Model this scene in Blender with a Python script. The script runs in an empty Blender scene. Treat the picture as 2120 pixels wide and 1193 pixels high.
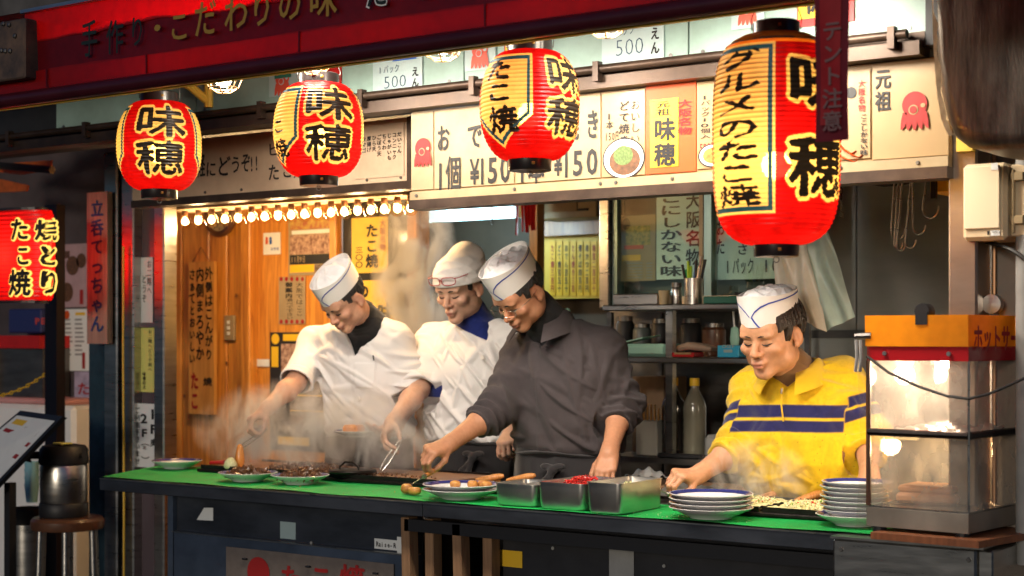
import bpy, bmesh, math, random
import numpy as np
from mathutils import Vector, Matrix, Euler
random.seed(7); np.random.seed(7)
S = bpy.context.scene
C = S.collection
R = math.radians

# ------------------------------------------------------------------ camera
TH = math.atan2(3300, 4660); CT, ST = math.cos(TH), math.sin(TH)
CAM = (5 * ST, -5 * CT, 1.5)                      # the stall runs along X, the street is at -Y
cam = bpy.data.cameras.new('camera'); cam_o = bpy.data.objects.new('camera', cam); C.objects.link(cam_o)
cam_o.location = CAM; cam_o.rotation_euler = (R(90), 0, TH)
cam.sensor_width = 36; cam.lens = 3300 / 2120 * 36; cam.shift_y = (700 - 596.5) / 2120
cam.dof.use_dof = True; cam.dof.focus_distance = 4.95; cam.dof.aperture_fstop = 3.2
cam.clip_start = 0.05; cam.clip_end = 500
S.camera = cam_o
def at(px, py, Y):                                # point of the vertical plane Y seen at a place of the photograph
    a = (px - 1060) / 3300; b = (700 - py) / 3300
    r = (a * CT - ST, a * ST + CT, b); t = (Y - CAM[1]) / r[1]
    return Vector((CAM[0] + t * r[0], Y, 1.5 + t * r[2]))

# ------------------------------------------------------------------ night sky, low glow of the lit street, exposure
W = bpy.data.worlds.new('World'); S.world = W; W.use_nodes = True
nt = W.node_tree; nt.nodes.clear()
sky = nt.nodes.new('ShaderNodeTexSky'); sky.sky_type = 'NISHITA'; sky.sun_disc = False
sky.sun_elevation = R(8); sky.sun_rotation = R(170)
bg = nt.nodes.new('ShaderNodeBackground'); bg.inputs['Strength'].default_value = 0.035
tint = nt.nodes.new('ShaderNodeMix'); tint.data_type = 'RGBA'; tint.blend_type = 'MULTIPLY'; tint.inputs[0].default_value = 1
tint.inputs[7].default_value = (0.30, 0.48, 1.0, 1)
wo = nt.nodes.new('ShaderNodeOutputWorld')
nt.links.new(sky.outputs[0], tint.inputs[6]); nt.links.new(tint.outputs[2], bg.inputs[0]); nt.links.new(bg.outputs[0], wo.inputs[0])
sun = bpy.data.lights.new('street_glow', 'SUN'); sun.energy = 0.55; sun.angle = R(10); sun.color = (1, .86, .70)
sun_o = bpy.data.objects.new('street_glow', sun); C.objects.link(sun_o); sun_o.rotation_euler = Vector((-.18, .97, -.14)).to_track_quat('-Z', 'Y').to_euler()
S.view_settings.view_transform = 'Standard'; S.view_settings.look = 'None'
S.view_settings.exposure = 0.6; S.view_settings.gamma = 1.0; S.view_settings.use_curve_mapping = False
S.render.engine = 'CYCLES'
S.cycles.use_denoising = True; S.cycles.max_bounces = 8; S.cycles.diffuse_bounces = 3; S.cycles.glossy_bounces = 3
S.cycles.transmission_bounces = 6; S.cycles.transparent_max_bounces = 12; S.cycles.volume_bounces = 1
S.cycles.sample_clamp_indirect = 4; S.cycles.caustics_reflective = False; S.cycles.caustics_refractive = False
S.cycles.volume_step_rate = 2.0; S.cycles.volume_max_steps = 96
S.cycles.use_adaptive_sampling = True; S.cycles.adaptive_threshold = 0.01

# ------------------------------------------------------------------ materials
MT = {}
def mat(name, col, rough=0.6, metal=0.0, var=0.0, vscale=12.0, stretch=(1, 1, 1), bump=0.0, bscale=None, col2=None,
        trans=0.0, sss=0.0, emit=None, estr=0.0, coat=0.0, alpha=1.0, rvar=0.0, ior=1.45, spec=0.5, sheen=0.0, vcol=False):
    m = bpy.data.materials.new(name); m.use_nodes = True; MT[name] = m
    t = m.node_tree; b = t.nodes['Principled BSDF']; L = t.links.new
    b.inputs['Base Color'].default_value = (*col, 1); b.inputs['Roughness'].default_value = rough
    b.inputs['Metallic'].default_value = metal; b.inputs['IOR'].default_value = ior
    b.inputs['Specular IOR Level'].default_value = spec
    b.inputs['Transmission Weight'].default_value = trans; b.inputs['Alpha'].default_value = alpha
    b.inputs['Coat Weight'].default_value = coat; b.inputs['Coat Roughness'].default_value = 0.12
    if sheen: b.inputs['Sheen Weight'].default_value = sheen; b.inputs['Sheen Roughness'].default_value = 0.5
    if sss:
        b.inputs['Subsurface Weight'].default_value = sss; b.inputs['Subsurface Scale'].default_value = 0.012
        b.inputs['Subsurface Radius'].default_value = (1.0, 0.35, 0.2)
    if emit: b.inputs['Emission Color'].default_value = (*emit, 1); b.inputs['Emission Strength'].default_value = estr
    if var or bump or rvar:
        tc = t.nodes.new('ShaderNodeTexCoord'); mp = t.nodes.new('ShaderNodeMapping'); mp.inputs['Scale'].default_value = stretch
        n = t.nodes.new('ShaderNodeTexNoise'); n.inputs['Scale'].default_value = vscale; n.inputs['Detail'].default_value = 6
        n.inputs['Roughness'].default_value = 0.62
        L(tc.outputs['Object'], mp.inputs[0]); L(mp.outputs[0], n.inputs['Vector'])
        if var:
            rp = t.nodes.new('ShaderNodeValToRGB'); e = rp.color_ramp.elements
            c2 = col2 or tuple(max(0, x * (1 - var)) for x in col)
            e[0].position = 0.33; e[1].position = 0.67; e[0].color = (*c2, 1); e[1].color = (*col, 1)
            L(n.outputs['Fac'], rp.inputs[0]); L(rp.outputs[0], b.inputs['Base Color'])
        if rvar:
            mr = t.nodes.new('ShaderNodeMapRange'); mr.inputs['To Min'].default_value = max(0.02, rough - rvar); mr.inputs['To Max'].default_value = min(1, rough + rvar)
            L(n.outputs['Fac'], mr.inputs[0]); L(mr.outputs[0], b.inputs['Roughness'])
        if bump:
            src = n
            if bscale:
                src = t.nodes.new('ShaderNodeTexNoise'); src.inputs['Scale'].default_value = bscale; src.inputs['Detail'].default_value = 4
                L(mp.outputs[0], src.inputs['Vector'])
            bm_ = t.nodes.new('ShaderNodeBump'); bm_.inputs['Strength'].default_value = bump; bm_.inputs['Distance'].default_value = 0.004
            L(src.outputs['Fac'], bm_.inputs['Height']); L(bm_.outputs[0], b.inputs['Normal'])
    if vcol:
        a = t.nodes.new('ShaderNodeAttribute'); a.attribute_name = 'tone'
        n2 = t.nodes.new('ShaderNodeTexNoise'); n2.inputs['Scale'].default_value = 85; n2.inputs['Detail'].default_value = 5; tc2 = t.nodes.new('ShaderNodeTexCoord'); L(tc2.outputs['Object'], n2.inputs['Vector'])
        r2 = t.nodes.new('ShaderNodeMapRange'); r2.inputs[1].default_value = .3; r2.inputs[2].default_value = .7; r2.inputs[3].default_value = .90; r2.inputs[4].default_value = 1.06; L(n2.outputs['Fac'], r2.inputs[0])
        mu = t.nodes.new('ShaderNodeVectorMath'); mu.operation = 'SCALE'; L(a.outputs['Color'], mu.inputs[0]); L(r2.outputs[0], mu.inputs['Scale']); L(mu.outputs[0], b.inputs['Base Color'])
    return m
def emis(name, col, s):
    m = bpy.data.materials.new(name); m.use_nodes = True; t = m.node_tree; t.nodes.clear(); MT[name] = m
    e = t.nodes.new('ShaderNodeEmission'); e.inputs[0].default_value = (*col, 1); e.inputs[1].default_value = s
    o = t.nodes.new('ShaderNodeOutputMaterial'); t.links.new(e.outputs[0], o.inputs[0]); return m
def paper(name, col, tr=0.6, hot=0.0, var=0.25):
    """thin paper or cloth that lets lamp light through: diffuse + translucent"""
    m = bpy.data.materials.new(name); m.use_nodes = True; t = m.node_tree; t.nodes.clear(); MT[name] = m; L = t.links.new
    d = t.nodes.new('ShaderNodeBsdfDiffuse'); tr_ = t.nodes.new('ShaderNodeBsdfTranslucent'); mx = t.nodes.new('ShaderNodeMixShader')
    o = t.nodes.new('ShaderNodeOutputMaterial'); mx.inputs[0].default_value = tr
    tc = t.nodes.new('ShaderNodeTexCoord'); n = t.nodes.new('ShaderNodeTexNoise'); n.inputs['Scale'].default_value = 30; n.inputs['Detail'].default_value = 5
    rp = t.nodes.new('ShaderNodeValToRGB'); e = rp.color_ramp.elements; e[0].position = .3; e[1].position = .6
    e[0].color = (*[c * (1 - var) for c in col], 1); e[1].color = (*col, 1)
    L(tc.outputs['Object'], n.inputs['Vector']); L(n.outputs['Fac'], rp.inputs[0])
    L(rp.outputs[0], d.inputs[0]); L(rp.outputs[0], tr_.inputs[0]); L(d.outputs[0], mx.inputs[1]); L(tr_.outputs[0], mx.inputs[2])
    g = t.nodes.new('ShaderNodeBsdfGlossy'); g.inputs['Roughness'].default_value = 0.35; fx = t.nodes.new('ShaderNodeMixShader'); fx.inputs[0].default_value = 0.04
    L(mx.outputs[0], fx.inputs[1]); L(g.outputs[0], fx.inputs[2]); out = fx.outputs[0]
    if hot:
        rf = t.nodes.new('ShaderNodeBsdfRefraction'); rf.inputs['Roughness'].default_value = .62; rf.inputs['IOR'].default_value = 1.03; L(rp.outputs[0], rf.inputs[0])
        hx = t.nodes.new('ShaderNodeMixShader'); hx.inputs[0].default_value = hot; L(out, hx.inputs[1]); L(rf.outputs[0], hx.inputs[2]); out = hx.outputs[0]
    L(out, o.inputs[0]); return m
def glassy(name, col=(1, 1, 1), fac=0.12, rough=0.05, haze=0.0):
    """thin pane: mostly see-through, some reflection, some greasy haze"""
    m = bpy.data.materials.new(name); m.use_nodes = True; t = m.node_tree; t.nodes.clear(); MT[name] = m; L = t.links.new
    tr = t.nodes.new('ShaderNodeBsdfTransparent'); tr.inputs[0].default_value = (*col, 1)
    g = t.nodes.new('ShaderNodeBsdfGlossy'); g.inputs['Roughness'].default_value = rough
    mx = t.nodes.new('ShaderNodeMixShader'); mx.inputs[0].default_value = fac
    o = t.nodes.new('ShaderNodeOutputMaterial'); L(tr.outputs[0], mx.inputs[1]); L(g.outputs[0], mx.inputs[2]); out = mx.outputs[0]
    if haze:
        d = t.nodes.new('ShaderNodeBsdfTranslucent'); d.inputs[0].default_value = (.9, .85, .75, 1)
        d2 = t.nodes.new('ShaderNodeBsdfDiffuse'); d2.inputs[0].default_value = (.9, .85, .75, 1); ad = t.nodes.new('ShaderNodeMixShader'); ad.inputs[0].default_value = .5
        L(d.outputs[0], ad.inputs[1]); L(d2.outputs[0], ad.inputs[2])
        tc = t.nodes.new('ShaderNodeTexCoord'); n = t.nodes.new('ShaderNodeTexNoise'); n.inputs['Scale'].default_value = 9; n.inputs['Detail'].default_value = 8
        mr = t.nodes.new('ShaderNodeMapRange'); mr.inputs[1].default_value = .3; mr.inputs[2].default_value = .75; mr.inputs[3].default_value = haze * .3; mr.inputs[4].default_value = haze * 1.6
        L(tc.outputs['Object'], n.inputs['Vector']); L(n.outputs['Fac'], mr.inputs[0])
        m2 = t.nodes.new('ShaderNodeMixShader'); L(mr.outputs[0], m2.inputs[0]); L(out, m2.inputs[1]); L(ad.outputs[0], m2.inputs[2]); out = m2.outputs[0]
    L(out, o.inputs[0]); return m

def wood(name, c1, c2, rough=0.45, scale=1.0, coat=0.25):
    m = bpy.data.materials.new(name); m.use_nodes = True; t = m.node_tree; b = t.nodes['Principled BSDF']; L = t.links.new; MT[name] = m
    tc = t.nodes.new('ShaderNodeTexCoord'); oi = t.nodes.new('ShaderNodeObjectInfo'); ad = t.nodes.new('ShaderNodeVectorMath'); ad.operation = 'ADD'
    sc_ = t.nodes.new('ShaderNodeVectorMath'); sc_.operation = 'SCALE'; sc_.inputs['Scale'].default_value = 7.3
    cb = t.nodes.new('ShaderNodeCombineXYZ'); L(oi.outputs['Random'], cb.inputs[0]); L(oi.outputs['Random'], cb.inputs[2]); L(cb.outputs[0], sc_.inputs[0])
    L(tc.outputs['Object'], ad.inputs[0]); L(sc_.outputs[0], ad.inputs[1])
    mp = t.nodes.new('ShaderNodeMapping'); mp.inputs['Scale'].default_value = (14 * scale, 14 * scale, 1.1 * scale); L(ad.outputs[0], mp.inputs[0])
    n = t.nodes.new('ShaderNodeTexNoise'); n.inputs['Scale'].default_value = 2.2; n.inputs['Detail'].default_value = 9; n.inputs['Distortion'].default_value = 1.6
    L(mp.outputs[0], n.inputs['Vector'])
    rp = t.nodes.new('ShaderNodeValToRGB'); e = rp.color_ramp.elements; e[0].position = .32; e[1].position = .62; e[0].color = (*c2, 1); e[1].color = (*c1, 1)
    L(n.outputs['Fac'], rp.inputs[0]); L(rp.outputs[0], b.inputs['Base Color']); b.inputs['Roughness'].default_value = rough; b.inputs['Coat Weight'].default_value = coat; b.inputs['Coat Roughness'].default_value = .3
    bp = t.nodes.new('ShaderNodeBump'); bp.inputs['Strength'].default_value = .25; bp.inputs['Distance'].default_value = .002; L(n.outputs['Fac'], bp.inputs['Height']); L(bp.outputs[0], b.inputs['Normal'])
    return m

mat('black', (.012, .012, .014), .5); mat('ink', (.012, .011, .011), .6); mat('dark', (.02, .02, .022), .55, var=.4)
mat('steel', (.52, .50, .47), .3, 1.0, var=.25, vscale=5, stretch=(1, 1, 9), bump=.05, bscale=60, rvar=.12)
mat('steel_dark', (.20, .19, .18), .38, .9, var=.4, vscale=4, stretch=(1, 1, 5), rvar=.15)
mat('steel_panel', (.085, .095, .115), .42, .75, var=.45, vscale=3, stretch=(1, 1, 3), bump=.08, bscale=8, rvar=.12)
mat('wall_steel', (.44, .47, .46), .36, .4, var=.3, vscale=1.6, stretch=(1, 1, 2.5), rvar=.14)
mat('rust', (.16, .10, .07), .75, .2, var=.7, vscale=14, bump=.4, col2=(.05, .04, .04))
mat('brown_metal', (.075, .048, .034), .42, .5, var=.5, vscale=9, rvar=.15)
mat('panel_teal', (.27, .40, .365), .45, var=.16, vscale=5, col2=(.20, .29, .25), bump=.05)
mat('cream', (.35, .24, .11), .42, var=.16, vscale=5, col2=(.32, .21, .10), coat=.15)
mat('cream2', (.50, .37, .25), .5, var=.2, vscale=4, col2=(.38, .27, .18))
mat('cream_white', (.37, .285, .165), .5, var=.2, vscale=6, col2=(.29, .21, .11))
mat('paper_white', (.74, .76, .74), .6, var=.08, vscale=10); mat('paper_blue', (.36, .47, .47), .4, var=.1, vscale=8, coat=.3)
mat('white', (.78, .78, .76), .5, var=.06, vscale=10); mat('porcelain', (.74, .73, .71), .14, coat=.4, var=.04, vscale=6); mat('navy_glaze', (.03, .035, .16), .15, coat=.5)
mat('yellow_paper', (.72, .48, .06), .55, var=.15, vscale=8); mat('yellow', (.74, .45, .02), .5); mat('orange', (.56, .075, .008), .5, var=.12)
mat('red', (.50, .012, .012), .45, var=.2); mat('red_ink', (.30, .010, .009), .6); mat('pink', (.62, .30, .28), .5); mat('blue', (.02, .10, .42), .4); mat('cyan', (.04, .38, .62), .4)
mat('green', (.03, .30, .10), .5); mat('dark_green', (.02, .13, .09), .5); mat('gold_ink', (.34, .20, .03), .45); mat('green_ink', (.012, .02, .014), .4)
mat('brown', (.12, .05, .025), .4, var=.4, coat=.3); mat('purple', (.20, .15, .26), .55, var=.3); mat('grey', (.30, .30, .29), .6, var=.2)
mat('concrete', (.12, .115, .11), .85, var=.5, vscale=7, bump=.4); mat('asphalt', (.045, .045, .047), .85, var=.4, vscale=30, bump=.4)
mat('meter', (.66, .54, .36), .5, var=.12, vscale=9, col2=(.55, .42, .26)); mat('rubber', (.015, .015, .015), .5)
mat('plastic_green', (.30, .52, .40), .4)
mat('food_brown', (.16, .065, .022), .45, var=.6, vscale=60, bump=.7, coat=.35); mat('food_gold', (.62, .30, .06), .5, var=.5, vscale=40, bump=.4, col2=(.28, .085, .015), coat=.3)
mat('food_orange', (.75, .26, .04), .45, var=.3, vscale=25, coat=.3); mat('ginger', (.62, .02, .015), .35, coat=.4, var=.3, vscale=50); mat('cabbage', (.72, .66, .42), .5, var=.35, vscale=90, bump=.6, col2=(.5, .52, .22))
mat('chive', (.16, .34, .05), .5); mat('iron', (.022, .018, .016), .42, .6, var=.5, vscale=25, rvar=.15); mat('griddle', (.46, .25, .13), .42, .25, var=.55, vscale=9, col2=(.22, .11, .06), rvar=.14)
wood('plank', (.68, .285, .042), (.38, .13, .018)); wood('plank_dark', (.30, .12, .03), (.16, .06, .015)); wood('handle_wood', (.58, .25, .06), (.38, .14, .03), scale=3)
wood('timber', (.30, .17, .085), (.18, .095, .045), .7, coat=0); wood('sign_wood', (.62, .31, .07), (.45, .20, .04), coat=.1); wood('sign_wood2', (.40, .27, .20), (.26, .17, .14), coat=.1)
wood('board_red', (.26, .09, .035), (.15, .05, .02), coat=.1)

# ------------------------------------------------------------------ mesh helpers
def tag(o, label=None, cat=None, group=None, kind=None):
    if label: o['label'] = label
    if cat: o['category'] = cat
    if group: o['group'] = group
    if kind: o['kind'] = kind
    return o
def empty(name, loc=(0, 0, 0), rz=0.0):
    o = bpy.data.objects.new(name, None); o.empty_display_size = .1; C.objects.link(o); o.location = loc; o.rotation_euler = (0, 0, rz); return o
def thing(name, label, cat, loc=(0, 0, 0), group=None, rz=0.0):
    return tag(empty(name, loc, rz), label, cat, group)
def link(name, me, parent=None, smooth=False):
    o = bpy.data.objects.new(name, me); C.objects.link(o)
    if parent is not None: o.parent = parent
    if smooth: me.polygons.foreach_set('use_smooth', [True] * len(me.polygons))
    return o
def wloc(o):
    return Vector(o.location) + (wloc(o.parent) if o.parent else Vector())
class MB:
    """collects boxes, tubes, lathes into ONE mesh; coordinates are world minus the origin given"""
    def __init__(s, org=(0, 0, 0)): s.v = []; s.f = []; s.m = []; s.o = Vector(org); s.mi = 0
    def pt(s, p): s.v.append(tuple(Vector(p) - s.o)); return len(s.v) - 1
    def face(s, ids): s.f.append(tuple(ids)); s.m.append(s.mi)
    def box(s, x0, x1, y0, y1, z0, z1, rot=None, bev=0.0):
        x0, x1 = sorted((x0, x1)); y0, y1 = sorted((y0, y1)); z0, z1 = sorted((z0, z1))
        b = min(bev, (x1 - x0) * .3, (y1 - y0) * .3, (z1 - z0) * .3)
        if b > 0:
            cs = []
            for z, e in ((z0, b), (z0 + b, 0), (z1 - b, 0), (z1, b)):
                cs.append([(x0 + b + e * 0, y0 + e, z), (x1 - b, y0 + e, z), (x1 - e, y0 + b, z), (x1 - e, y1 - b, z), (x1 - b, y1 - e, z), (x0 + b, y1 - e, z), (x0 + e, y1 - b, z), (x0 + e, y0 + b, z)])
            ids = [[s.pt(rot @ Vector(p) if rot else p) for p in c] for c in cs]
            for a, c in zip(ids, ids[1:]):
                for i in range(8): s.face((a[i], a[(i + 1) % 8], c[(i + 1) % 8], c[i]))
            s.face(ids[0][::-1]); s.face(ids[-1]); return s
        i = [s.pt(rot @ Vector(p) if rot else p) for p in ((x0, y0, z0), (x1, y0, z0), (x1, y1, z0), (x0, y1, z0), (x0, y0, z1), (x1, y0, z1), (x1, y1, z1), (x0, y1, z1))]
        for q in ((0, 3, 2, 1), (4, 5, 6, 7), (0, 1, 5, 4), (1, 2, 6, 5), (2, 3, 7, 6), (3, 0, 4, 7)): s.face([i[k] for k in q])
        return s
    def tube(s, path, r, n=8, cap=True, flat=1.0):
        path = [Vector(p) for p in path]; rs = r if hasattr(r, '__len__') else [r] * len(path); rings = []
        up = None
        for k, p in enumerate(path):
            d = (path[min(k + 1, len(path) - 1)] - path[max(k - 1, 0)]).normalized()
            if up is None: up = Vector((0, 0, 1)) if abs(d.z) < .9 else Vector((1, 0, 0))
            a = d.cross(up); a = a.normalized() if a.length > 1e-6 else Vector((1, 0, 0)); b = a.cross(d).normalized(); up = b
            rings.append([s.pt(p + a * math.cos(2 * math.pi * i / n) * rs[k] + b * math.sin(2 * math.pi * i / n) * rs[k] * flat) for i in range(n)])
        for A, B in zip(rings, rings[1:]):
            for i in range(n): s.face((A[i], A[(i + 1) % n], B[(i + 1) % n], B[i]))
        if cap: s.face(rings[0][::-1]); s.face(rings[-1])
        return s
    def lathe(s, prof, c=(0, 0, 0), n=32, capb=True, capt=True, rot=None, sx=1.0, sy=1.0):
        c = Vector(c); rings = []
        for r, z in prof:
            ring = []
            for i in range(n):
                a = 2 * math.pi * i / n; q = Vector((r * math.cos(a) * sx, r * math.sin(a) * sy, z)); q = rot @ q if rot else q; ring.append(s.pt(c + q))
            rings.append(ring)
        for A, B in zip(rings, rings[1:]):
            for i in range(n): s.face((A[i], A[(i + 1) % n], B[(i + 1) % n], B[i]))
        if capb: s.face(rings[0][::-1])
        if capt: s.face(rings[-1])
        return s
    def grid(s, fn, nu, nv):
        ids = [[s.pt(fn(i / nu, j / nv)) for j in range(nv + 1)] for i in range(nu + 1)]
        for i in range(nu):
            for j in range(nv): s.face((ids[i][j], ids[i + 1][j], ids[i + 1][j + 1], ids[i][j + 1]))
        return s
    def poly(s, pts, depth=(0, 0, 0)):
        a = [s.pt(p) for p in pts]; s.face(a)
        d = Vector(depth)
        if d.length > 0:
            b = [s.pt(Vector(p) + d) for p in pts]; s.face(b[::-1]); n = len(a)
            for i in range(n): s.face((a[i], b[i], b[(i + 1) % n], a[(i + 1) % n]))
        return s
    def mesh(s, name, mats):
        me = bpy.data.meshes.new(name); me.from_pydata(s.v, [], s.f)
        for m in (mats if isinstance(mats, (list, tuple)) else [mats]): me.materials.append(MT[m] if isinstance(m, str) else m)
        me.polygons.foreach_set('material_index', s.m); me.update(); return me
    def build(s, name, mats, parent=None, smooth=False):
        o = link(name, s.mesh(name, mats), parent, smooth)
        if parent is None: o.location = s.o
        else: o.location = s.o - wloc(parent)
        if smooth: autosmooth(o.data)
        return o
def autosmooth(me, ang=40):
    bm = bmesh.new(); bm.from_mesh(me); bmesh.ops.recalc_face_normals(bm, faces=bm.faces)
    for e in bm.edges: e.smooth = e.calc_face_angle(0) < R(ang) if len(e.link_faces) == 2 else True
    bm.to_mesh(me); bm.free()
def part(name, m, parent, *boxes, bev=0.0):
    b = MB(wloc(parent))
    for q in boxes: b.box(*q, bev=bev)
    return b.build(name, m, parent)

# ------------------------------------------------------------------ lettering: glyph outlines as flat meshes
GL = {}
def glyph(ch, bold):
    k = (ch, round(bold, 3))
    if k in GL: return GL[k]
    cu = bpy.data.curves.new('glyph', 'FONT'); cu.body = ch; cu.offset = bold; cu.resolution_u = 2
    o = bpy.data.objects.new('glyph', cu); C.objects.link(o)
    me = bpy.data.meshes.new_from_object(o.evaluated_get(bpy.context.evaluated_depsgraph_get()))
    bm = bmesh.new(); bm.from_mesh(me); bmesh.ops.triangulate(bm, faces=bm.faces)
    v = np.array([q.co[:2] for q in bm.verts]).reshape(-1, 2); f = [tuple(q.index for q in p.verts) for p in bm.faces]
    bm.free(); bpy.data.objects.remove(o); bpy.data.meshes.remove(me); bpy.data.curves.remove(cu)
    full = ord(ch) > 0x2000
    GL[k] = (v, f, 1.0 if full else 0.6); return GL[k]
def layout(s, u0, v0, u1, v1, vertical=False, bold=.02, fill=.94, jit=0.0, fit=True, rnd=None):
    """glyphs of s fitted in the rectangle, one cell each -> list of (verts2d, faces)"""
    chars = [c for c in s]; n = len(chars); out = []; rnd = rnd or random.Random(len(s) * 13 + ord(s[0]))
    for i, ch in enumerate(chars):
        if ch == ' ': continue
        kan = ord(ch) >= 0x3000; v, f, w = glyph(ch, 0.0 if kan else min(bold, .03))
        if len(v) == 0: continue
        if vertical: a = (u0, v0 + (v1 - v0) * (n - 1 - i) / n, u1, v0 + (v1 - v0) * (n - i) / n)
        else: a = (u0 + (u1 - u0) * i / n, v0, u0 + (u1 - u0) * (i + 1) / n, v1)
        cu, cv = (a[0] + a[2]) / 2, (a[1] + a[3]) / 2; su, sv = (a[2] - a[0]) * fill, (a[3] - a[1]) * fill
        if ch in 'ー！' and vertical: v = np.stack([.5 + (v[:, 1] - .38), .38 - (v[:, 0] - .5)], 1)
        q = (v - np.array([w / 2, .38])) / np.array([w, 1.0])
        if jit:
            ang = rnd.uniform(-jit, jit); q = q @ np.array([[math.cos(ang), math.sin(ang)], [-math.sin(ang), math.cos(ang)]]) * rnd.uniform(1 - jit, 1 + jit)
        q = q * np.array([su, sv]) + np.array([cu, cv]); out.append((q, f, 0))
        if kan and bold > .004:
            for k, (i_, j_) in enumerate(((1, .4), (-1, -.4), (-.4, 1), (.4, -1))): out.append((q + np.array([su * i_, sv * j_]) * bold * .8, f, k + 1))
    return out
def text_mesh(items, place, name, m, parent):
    """items from layout(); place(u, v) -> world point"""
    b = MB(wloc(parent))
    for q, f, lay in items:
        k = len(b.v); sh_ = Vector((0, -.0002 * lay, 0))
        for u, v in q: b.pt(Vector(place(u, v)) + sh_)
        for t in f: b.face([k + i for i in t])
    return b.build(name, m, parent)
def write(parent, s, px0, py0, px1, py1, Y, m='ink', vertical=False, bold=.02, name='lettering', jit=0.0, fill=.94, grow=0.0):
    """one line of writing on the vertical plane Y, in the rectangle the photograph shows it in"""
    cx, cy = (px0 + px1) / 2, (py0 + py1) / 2
    u0, u1 = at(px0, cy, Y).x, at(px1, cy, Y).x; v1, v0 = at(cx, py0, Y).z, at(cx, py1, Y).z
    it = layout(s, u0, v0, u1, v1, vertical, bold, fill, jit)
    if grow: it = [(q + np.array([grow * math.cos(k * math.pi / 5), grow * math.sin(k * math.pi / 5)]), f_, k) for q, f_, l_ in it if l_ == 0 for k in range(10)]
    return text_mesh(it, lambda u, v: (u, Y, v), name, m, parent)
def rect(px0, py0, px1, py1, Y):
    cx, cy = (px0 + px1) / 2, (py0 + py1) / 2
    return at(px0, cy, Y).x, at(px1, cy, Y).x, at(cx, py1, Y).z, at(cx, py0, Y).z
def sheet(name, label, cat, px0, py0, px1, py1, Y, m, th=.004, group=None):
    """a poster, paper or board hung on plane Y (front face at Y): Empty at its lower edge + a board part"""
    x0, x1, z0, z1 = rect(px0, py0, px1, py1, Y)
    t = thing(name, label, cat, ((x0 + x1) / 2, Y, z0), group)
    part('board', m, t, (x0, x1, Y, Y + th, z0, z1))
    return t
def blot(parent, name, m, px0, py0, px1, py1, Y, th=.0015):
    x0, x1, z0, z1 = rect(px0, py0, px1, py1, Y)
    return part(name, m, parent, (x0, x1, Y, Y + th, z0, z1))
def spot_light(parent, loc, aim, e, col, rad, ang=125):
    l = bpy.data.lights.new('added_beam', 'SPOT'); l.energy = e; l.color = col; l.shadow_soft_size = rad; l.spot_size = R(ang); l.spot_blend = .7
    o = bpy.data.objects.new('added_beam', l); C.objects.link(o); o.parent = parent; o.location = Vector(loc) - wloc(parent); o.rotation_euler = Vector(aim).to_track_quat('-Z', 'Y').to_euler(); return o
def lamp_light(parent, loc, e, col, rad):
    l = bpy.data.lights.new('lamp_light', 'POINT'); l.energy = e; l.color = col; l.shadow_soft_size = rad
    o = bpy.data.objects.new('lamp_light', l); C.objects.link(o); o.parent = parent; o.location = Vector(loc) - wloc(parent); return o
# ================================================================== SETTING
def struct(name, m, *boxes):
    b = MB()
    for q in boxes: b.box(*q)
    return tag(b.build(name, m), kind='structure')
struct('street', 'asphalt', (-60, 60, -60, .1, -.2, 0), (-60, 60, .1, 60, -.2, -.004))
struct('kitchen_floor', 'concrete', (-2.0, 2.2, .16, 2.6, 0.002, .1))
struct('kitchen_ceiling', 'brown_metal', (-3.4, 2.6, .36, 2.7, 2.62, 2.70))
XR = at(1968, 500, .15).x
t = thing('back_wall', 'dull stainless steel wall at the back of the kitchen behind the yellow jumper man', 'wall', (0, 1.7, .1))
for i, (a, b) in enumerate(((-.02, .42), (.424, .90), (.904, 1.5))): part('panel', 'wall_steel', t, (a, b, 1.70 + .004 * (i % 2), 1.74, .1, 2.6))
part('skirting_rail', 'steel_dark', t, (-.02, 1.5, 1.68, 1.699, 1.50, 1.53))
t = thing('kitchen_side_wall', 'steel side wall at the right end of the kitchen behind the hanging hooks', 'wall', (XR + .05, .8, .1))
part('panel', 'wall_steel', t, (XR + .05, XR + .09, .3, 1.699, .1, 2.6))
t = thing('kitchen_rear_wall', 'dim ochre rear wall deep inside the stall behind the yellow menu slips', 'wall', (-.8, 2.5, .1))
part('panel', mat('ochre', (.10, .075, .05), .6, var=.35, vscale=3), t, (-2.3, .1, 2.5, 2.54, .1, 2.6))
part('tile_band', mat('tile', (.07, .08, .11), .3, var=.3), t, (-2.3, .1, 2.47, 2.499, .95, 1.56))
t = thing('partition_wall', 'steel partition under the serving window behind the shelves', 'wall', (-.2, 1.62, .1))
part('panel', 'steel_dark', t, (at(1262, 600, 1.62).x, -.021, 1.62, 1.66, .1, 1.62))
# timber wall on the left
wt = thing('plank_wall', 'orange varnished plank wall with door behind the leftmost cook', 'wall', (-2.2, 1.35, .1))
xs = [at(x, 500, 1.35).x for x in (318, 376, 432, 470, 510)]
for i, (a, b) in enumerate(zip(xs, xs[1:])): part('plank', 'plank', wt, (a + .003, b - .003, 1.35 + .003 * (i % 2), 1.39, .1, 2.6), bev=.004)
part('post', 'plank', wt, (at(510, 0, 1.35).x, at(529, 0, 1.35).x, 1.31, 1.39, .1, 2.6), bev=.005)
part('panel', 'plank', wt, (at(529, 0, 1.35).x + .002, at(700, 0, 1.35).x, 1.365, 1.40, .1, 2.6))
part('post', 'plank', wt, (at(690, 0, 1.35).x, at(704, 0, 1.35).x, 1.32, 1.364, .1, 2.6), bev=.004)
part('dark_pane', mat('smoke_glass', (.035, .035, .035), .12), wt, (at(704, 0, 1.35).x, at(858, 0, 1.35).x, 1.37, 1.39, 1.0, 2.6))
part('post', 'plank', wt, (at(856, 0, 1.35).x, at(876, 0, 1.35).x, 1.30, 1.40, .1, 2.6), bev=.005)
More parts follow.
